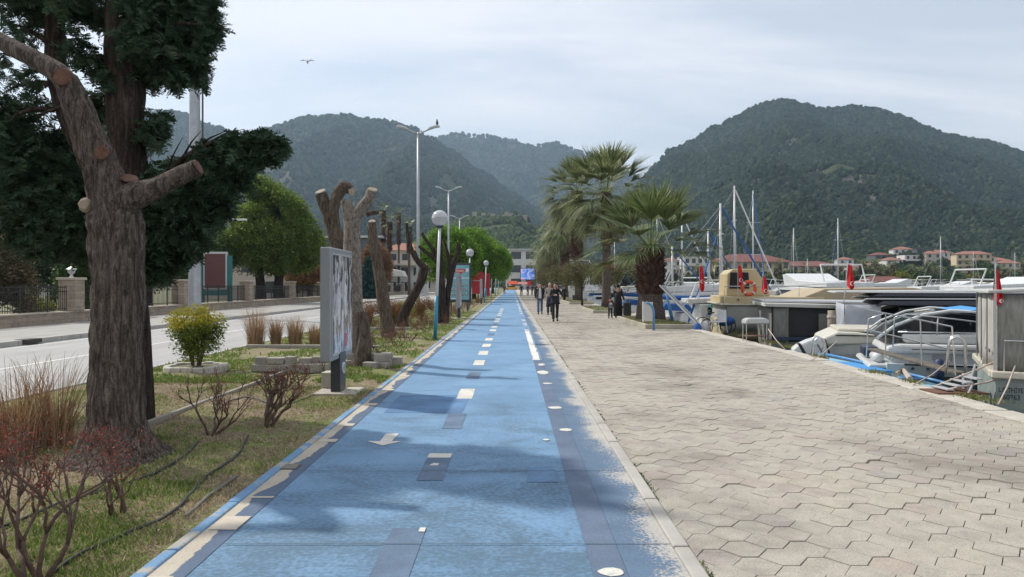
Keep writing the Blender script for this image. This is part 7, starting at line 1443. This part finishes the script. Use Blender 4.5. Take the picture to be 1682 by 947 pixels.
# ---------------------------------------------------------------- people
m_skin = M('skin', (.42, .24, .17), .6, var=.05); m_black = M('black_cloth', (.012, .012, .015), .85, var=.3, scale=9); m_navyc = M('navy_cloth', (.018, .022, .04), .85, var=.3, scale=9); m_jean = M('denim', (.05, .09, .17), .85, col2=(.09, .14, .23), scale=9); m_beigec = M('beige_wool', (.30, .27, .23), .9, var=.15, scale=9); m_whitec = M('white_cloth', (.55, .54, .53), .85, var=.1, scale=9); m_hair = M('dark_hair', (.012, .009, .008), .6, var=.3, scale=30); m_ghair = M('grey_hair', (.40, .37, .34), .7, var=.2, scale=30); m_maroon = M('maroon_cloth', (.10, .015, .02), .85); m_shoe = M('dark_shoe', (.015, .013, .012), .5); m_bag = M('black_bag', (.014, .014, .016), .6)
def person(label, loc, rz, H=1.7, top=m_black, legs=m_black, hair=m_hair, stride=.22, arms=('swing', 'swing'), coat=None, inner=None, longhair=False, scarf=None, women=1.0, detail=True):
    t_ = T('person', label, 'person', loc, rz); k = H / 1.7; s_ = stride
    J = {'pel': (0, 0, .93), 'wst': (0, 0, 1.08), 'chs': (0, .01, 1.30), 'nk': (0, 0, 1.46), 'hd': (0, -.015, 1.56), 'ht': (0, 0, 1.66)}
    sw = .175 * women
    for i, sd in enumerate((-1, 1)):
        f = s_ * (1 if i == 0 else -1)     # forward is -y
        J[f'hp{i}'] = (sd * .09, 0, .88); J[f'kn{i}'] = (sd * .095, -f * .55 - .03, .50); J[f'an{i}'] = (sd * .095, -f + (.06 if f < 0 else 0), .10 + (.05 if f < 0 else 0)); J[f'to{i}'] = (sd * .105, -f - .13, .045 + (.0 if f > 0 else .0))
        J[f'sh{i}'] = (sd * sw, .01, 1.40)
        a = arms[i]
        if a == 'swing': J[f'el{i}'] = (sd * (sw + .055), f * .35 + .03, 1.13); J[f'wr{i}'] = (sd * (sw + .05), f * .8 - .05, .89)
        elif a == 'phone': J[f'el{i}'] = (sd * (sw + .10), -.12, 1.19); J[f'wr{i}'] = (sd * (sw - .06), -.14, 1.46)
        elif a == 'front': J[f'el{i}'] = (sd * (sw + .05), -.03, 1.13); J[f'wr{i}'] = (sd * .06, -.22, 1.16)
        elif a == 'reach': J[f'el{i}'] = (sd * (sw + .06), -.0, 1.13); J[f'wr{i}'] = (sd * (sw + .14), -.02, .90)
        w_, e_ = Vector(J[f'wr{i}']), Vector(J[f'el{i}']); J[f'ha{i}'] = tuple(w_ + (w_ - e_).normalized() * .08)
    def V_(ns): return [Vector(J[n]) * k for n in ns]
    base = ['pel', 'wst', 'chs', 'nk', 'hd', 'ht'] + [f'{a}{i}' for i in (0, 1) for a in ('hp', 'kn', 'an', 'to')] + [f'{a}{i}' for i in (0, 1) for a in ('sh', 'el', 'wr', 'ha')]
    ix = {n: i for i, n in enumerate(base)}; E = [('pel', 'wst'), ('wst', 'chs'), ('chs', 'nk'), ('nk', 'hd'), ('hd', 'ht')]
    for i in (0, 1): E += [('pel', f'hp{i}'), (f'hp{i}', f'kn{i}'), (f'kn{i}', f'an{i}'), (f'an{i}', f'to{i}'), ('chs', f'sh{i}'), (f'sh{i}', f'el{i}'), (f'el{i}', f'wr{i}'), (f'wr{i}', f'ha{i}')]
    rad = {'pel': (.13, .10), 'wst': (.115, .09), 'chs': (.14, .10), 'nk': (.05, .05), 'hd': (.078, .095), 'ht': (.06, .075), 'hp': (.085, .085), 'kn': (.055, .055), 'an': (.038, .038), 'to': (.04, .03), 'sh': (.052, .05), 'el': (.042, .042), 'wr': (.028, .026), 'ha': (.036, .020)}
    rr = lambda n: tuple(x * k for x in rad[n.rstrip('01')])
    VV, EE, RR = V_(base), [(ix[a], ix[b_]) for a, b_ in E], [rr(n) for n in base]
    if detail:
        for i, sd in enumerate((-1, 1)):
            h, w_ = Vector(J[f'ha{i}']), Vector(J[f'wr{i}']); d = (h - w_).normalized(); s2 = d.cross(Vector((1, 0, 0))).normalized() if abs(d.x) < .9 else Vector((0, 1, 0))
            for q in range(5):
                off = (q - 1.5) * .018; l = (.07, .078, .074, .058, .05)[q]; b0 = len(VV)
                if q == 4: p1, p2 = w_ + d * .04 + s2 * .035, w_ + d * .08 + s2 * .055
                else: p1, p2 = h + s2 * off + d * .035, h + s2 * off + d * (.035 + l * .6) + Vector((0, -.012, 0))
                VV += [p1 * k, p2 * k]; RR += [(.0095 * k,) * 2, (.0075 * k,) * 2]; EE += [(ix[f'ha{i}'], b0), (b0, b0 + 1)]
        VV += [Vector((0, -.105, 1.565)) * k, Vector((-.08, .0, 1.57)) * k, Vector((.08, .0, 1.57)) * k]; n0 = len(VV) - 3; RR += [(.013 * k,) * 2, (.014 * k,) * 2, (.014 * k,) * 2]; EE += [(ix['hd'], n0), (ix['hd'], n0 + 1), (ix['hd'], n0 + 2)]
    skin('body', VV, EE, RR, m_skin, t_, 2 if detail else 1)
    def sub(name, ns, es, grow, mat, extra=None):
        jx = {n: i for i, n in enumerate(ns)}; skin(name, V_(ns), [(jx[a], jx[b_]) for a, b_ in es], [tuple(x * grow + .006 for x in (rr(n) if not extra or n not in extra else extra[n])) for n in ns], mat, t_, 2 if detail else 1)
    sub('trousers', ['pel', 'wst', 'hp0', 'kn0', 'an0', 'hp1', 'kn1', 'an1'], [('pel', 'wst')] + [e for i in (0, 1) for e in (('pel', f'hp{i}'), (f'hp{i}', f'kn{i}'), (f'kn{i}', f'an{i}'))], 1.1, legs, {'an0': (.06 * k,) * 2, 'an1': (.06 * k,) * 2, 'wst': (.10 * k, .08 * k)})
    for i in (0, 1): sub('shoe', [f'an{i}', f'to{i}'], [(f'an{i}', f'to{i}')], 1.2, m_shoe)
    sub('jacket', ['pel', 'wst', 'chs', 'nk'] + [f'{a}{i}' for i in (0, 1) for a in ('sh', 'el', 'wr')], [('pel', 'wst'), ('wst', 'chs'), ('chs', 'nk')] + [e for i in (0, 1) for e in (('chs', f'sh{i}'), (f'sh{i}', f'el{i}'), (f'el{i}', f'wr{i}'))], 1.16, top, {'nk': (.052 * k, .052 * k), 'wr0': (.036 * k,) * 2, 'wr1': (.036 * k,) * 2, 'pel': (.15 * k, .12 * k)})
    if inner: mb = MB(); mb.prism([(-.075 * k, .86 * k), (-.06 * k, 1.36 * k), (-.03 * k, 1.42 * k), (.03 * k, 1.42 * k), (.06 * k, 1.36 * k), (.075 * k, .86 * k)], -.165 * k, -.10 * k, 'y'); mb.build('shirt', inner, t_, bevel=.03)
    if coat: mb = MB(); mb.lathe([(.18 * k, 1.25 * k), (.175 * k, 1.05 * k), (.20 * k, .85 * k), (.23 * k, coat * k), (.21 * k, coat * k)], (0, 0, 0), 20, 1, .8); mb.build('coat', top, t_, smooth=True)
    mb = MB(); mb.ball((0, .018 * k, 1.605 * k), .098 * k, 10, (.92, 1.05, 1.05)); mb.v = [(x, y + (.03 * k if z < 1.56 * k and y < 0 else 0) + (.045 * k if y < -.02 * k and z < 1.64 * k else 0), z) for x, y, z in mb.v]; mb.build('hair' if not scarf else 'headscarf', scarf or hair, t_, smooth=True)
    if longhair: mb = MB(); mb.lathe([(.03 * k, 0), (.085 * k, .06), (.10 * k, .2), (.08 * k, .28)], (0, .045 * k, 1.34 * k), 14, 1.1, .55); mb.build('hair', hair, t_, smooth=True)
    if detail:
        for s2 in (-1, 1): mb = MB(); mb.ball((s2 * .03 * k, -.093 * k, 1.58 * k), .010 * k, 5); mb.build('eye', m_dark, t_)
        mb = MB(); mb.ball((0, -.09 * k, 1.51 * k), .02 * k, 5, (1, .4, .35)); mb.build('mouth', M('lips', (.30, .08, .07), .5), t_)
    return t_
def at(px, py): g_ = G(px, py); return (g_.x, g_.y, 0)
p = person('woman all in black walking towards us with one hand raised to her ear', at(912, 528.5), .05, 1.70, m_black, m_black, m_hair, .14, ('front', 'phone'), longhair=True, women=.92, coat=.78)
t_ = T('mobile_phone', 'small dark phone held at the ear of the woman in black', 'phone', tuple(Vector(at(912, 528.5)) + Vector((.125, -.13, 1.535)))); mb = MB(); mb.box((0, 0, 0), (.012, .07, .14)); mb.build('body', m_black, t_, bevel=.004); mb = MB(); mb.box((-.0075, 0, 0), (.002, .06, .12)); mb.build('screen', m_glass, t_)
p = person('person in open black jacket over a white top and blue jeans walking towards us', at(887, 516.5), .0, 1.72, m_black, m_jean, m_hair, .18, inner=m_whitec, coat=.86)
p = person('grey-haired person in a beige jacket and dark skirt behind the woman in black', at(903, 517.5), .0, 1.72, m_beigec, m_black, m_ghair, .15, women=.95); mb = MB(); mb.lathe([(.15, 1.0), (.17, .85), (.20, .45), (.18, .45)], n=18, sy=.8); mb.build('skirt', m_navyc, p, smooth=True)
# woman with a child and luggage by the planter
p = person('woman in a long black coat and headscarf standing by the planter with a child', (5.1, 35.6, 0), 2.9, 1.66, m_black, m_black, m_black, .08, ('reach', 'front'), scarf=m_black, women=.95, coat=.12)
p = person('small child in a dark red top and black trousers beside the woman in black', (4.68, 35.2, 0), 2.9, 1.06, m_maroon, m_black, m_hair, .14)
t_ = T('child_backpack', 'small grey backpack on the back of the child in dark red', 'backpack', (4.69, 35.1, .52), 0); mb = MB(); mb.box((0, 0, .12), (.17, .08, .26)); mb.build('bag', M('grey_bag', (.16, .19, .25), .7), t_, bevel=.03); mb = MB(); mb.box((0, -.05, .2), (.1, .02, .09)); mb.build('pocket', m_wpaint, t_, bevel=.01)
t_ = T('wheeled_suitcase', 'black wheeled suitcase standing to the right of the woman in the long coat', 'suitcase', (5.5, 35.3, 0)); mb = MB(); mb.box((0, 0, .43), (.36, .26, .68)); mb.build('case', m_bag, t_, bevel=.06)
for s_ in (-1, 1): mb = MB(); mb.tube([(s_ * .13, -.08, .045), (s_ * .13, -.05, .045)], .045, 10); mb.build('wheel', m_blk, t_)
mb = MB(); mb.tube([(-.1, 0, .76), (-.1, 0, .98), (.1, 0, .98), (.1, 0, .76)], .012, 6); mb.build('handle', m_steel, t_)
for px, py, tp, lg, H, lab in [(927, 495.5, m_black, m_black, 1.5, 'dark clothed person standing by the third palm planter'), (856.5, 486.5, m_black, m_black, 1.75, 'person in black walking away near the path in the distance'), (867, 486, m_navyc, m_navyc, 1.72, 'person in dark blue walking right of the distant one in black'), (874, 485, m_black, m_black, 1.7, 'distant dark figure third from the path'), (879, 486.5, m_navyc, m_black, 1.75, 'distant figure partly hidden left of the person in the open jacket'), (881, 483, m_black, m_navyc, 1.7, 'farthest figure on the promenade'), (828.5, 483, m_black, m_black, 1.75, 'dark figure on the left side of the blue path in the distance')]:
    person(lab, at(px, py), random.choice((0, PI)), H, tp, lg, m_hair, .16, detail=False)
# hanging panel on the third palm and its post
t_ = T('pale_notice', 'pale notice panel standing in front of the third palm trunk', 'sign', (P(939.5, 480, 66).x, 66, 0)); mb = MB(); mb.box2((-.25, -.03, .7), (.25, .03, 1.75)); mb.build('panel', M('panel_pale', (.48, .48, .45), .6, var=.04), t_); mb = MB(); mb.box2((-.22, -.035, 1.75), (.2, .03, 2.0)); mb.build('header', M('mint', (.25, .5, .45), .6), t_); mb = MB(); mb.tube([(0, 0, 0), (0, 0, .7)], .04, 6); mb.build('post', m_lgrey, t_)
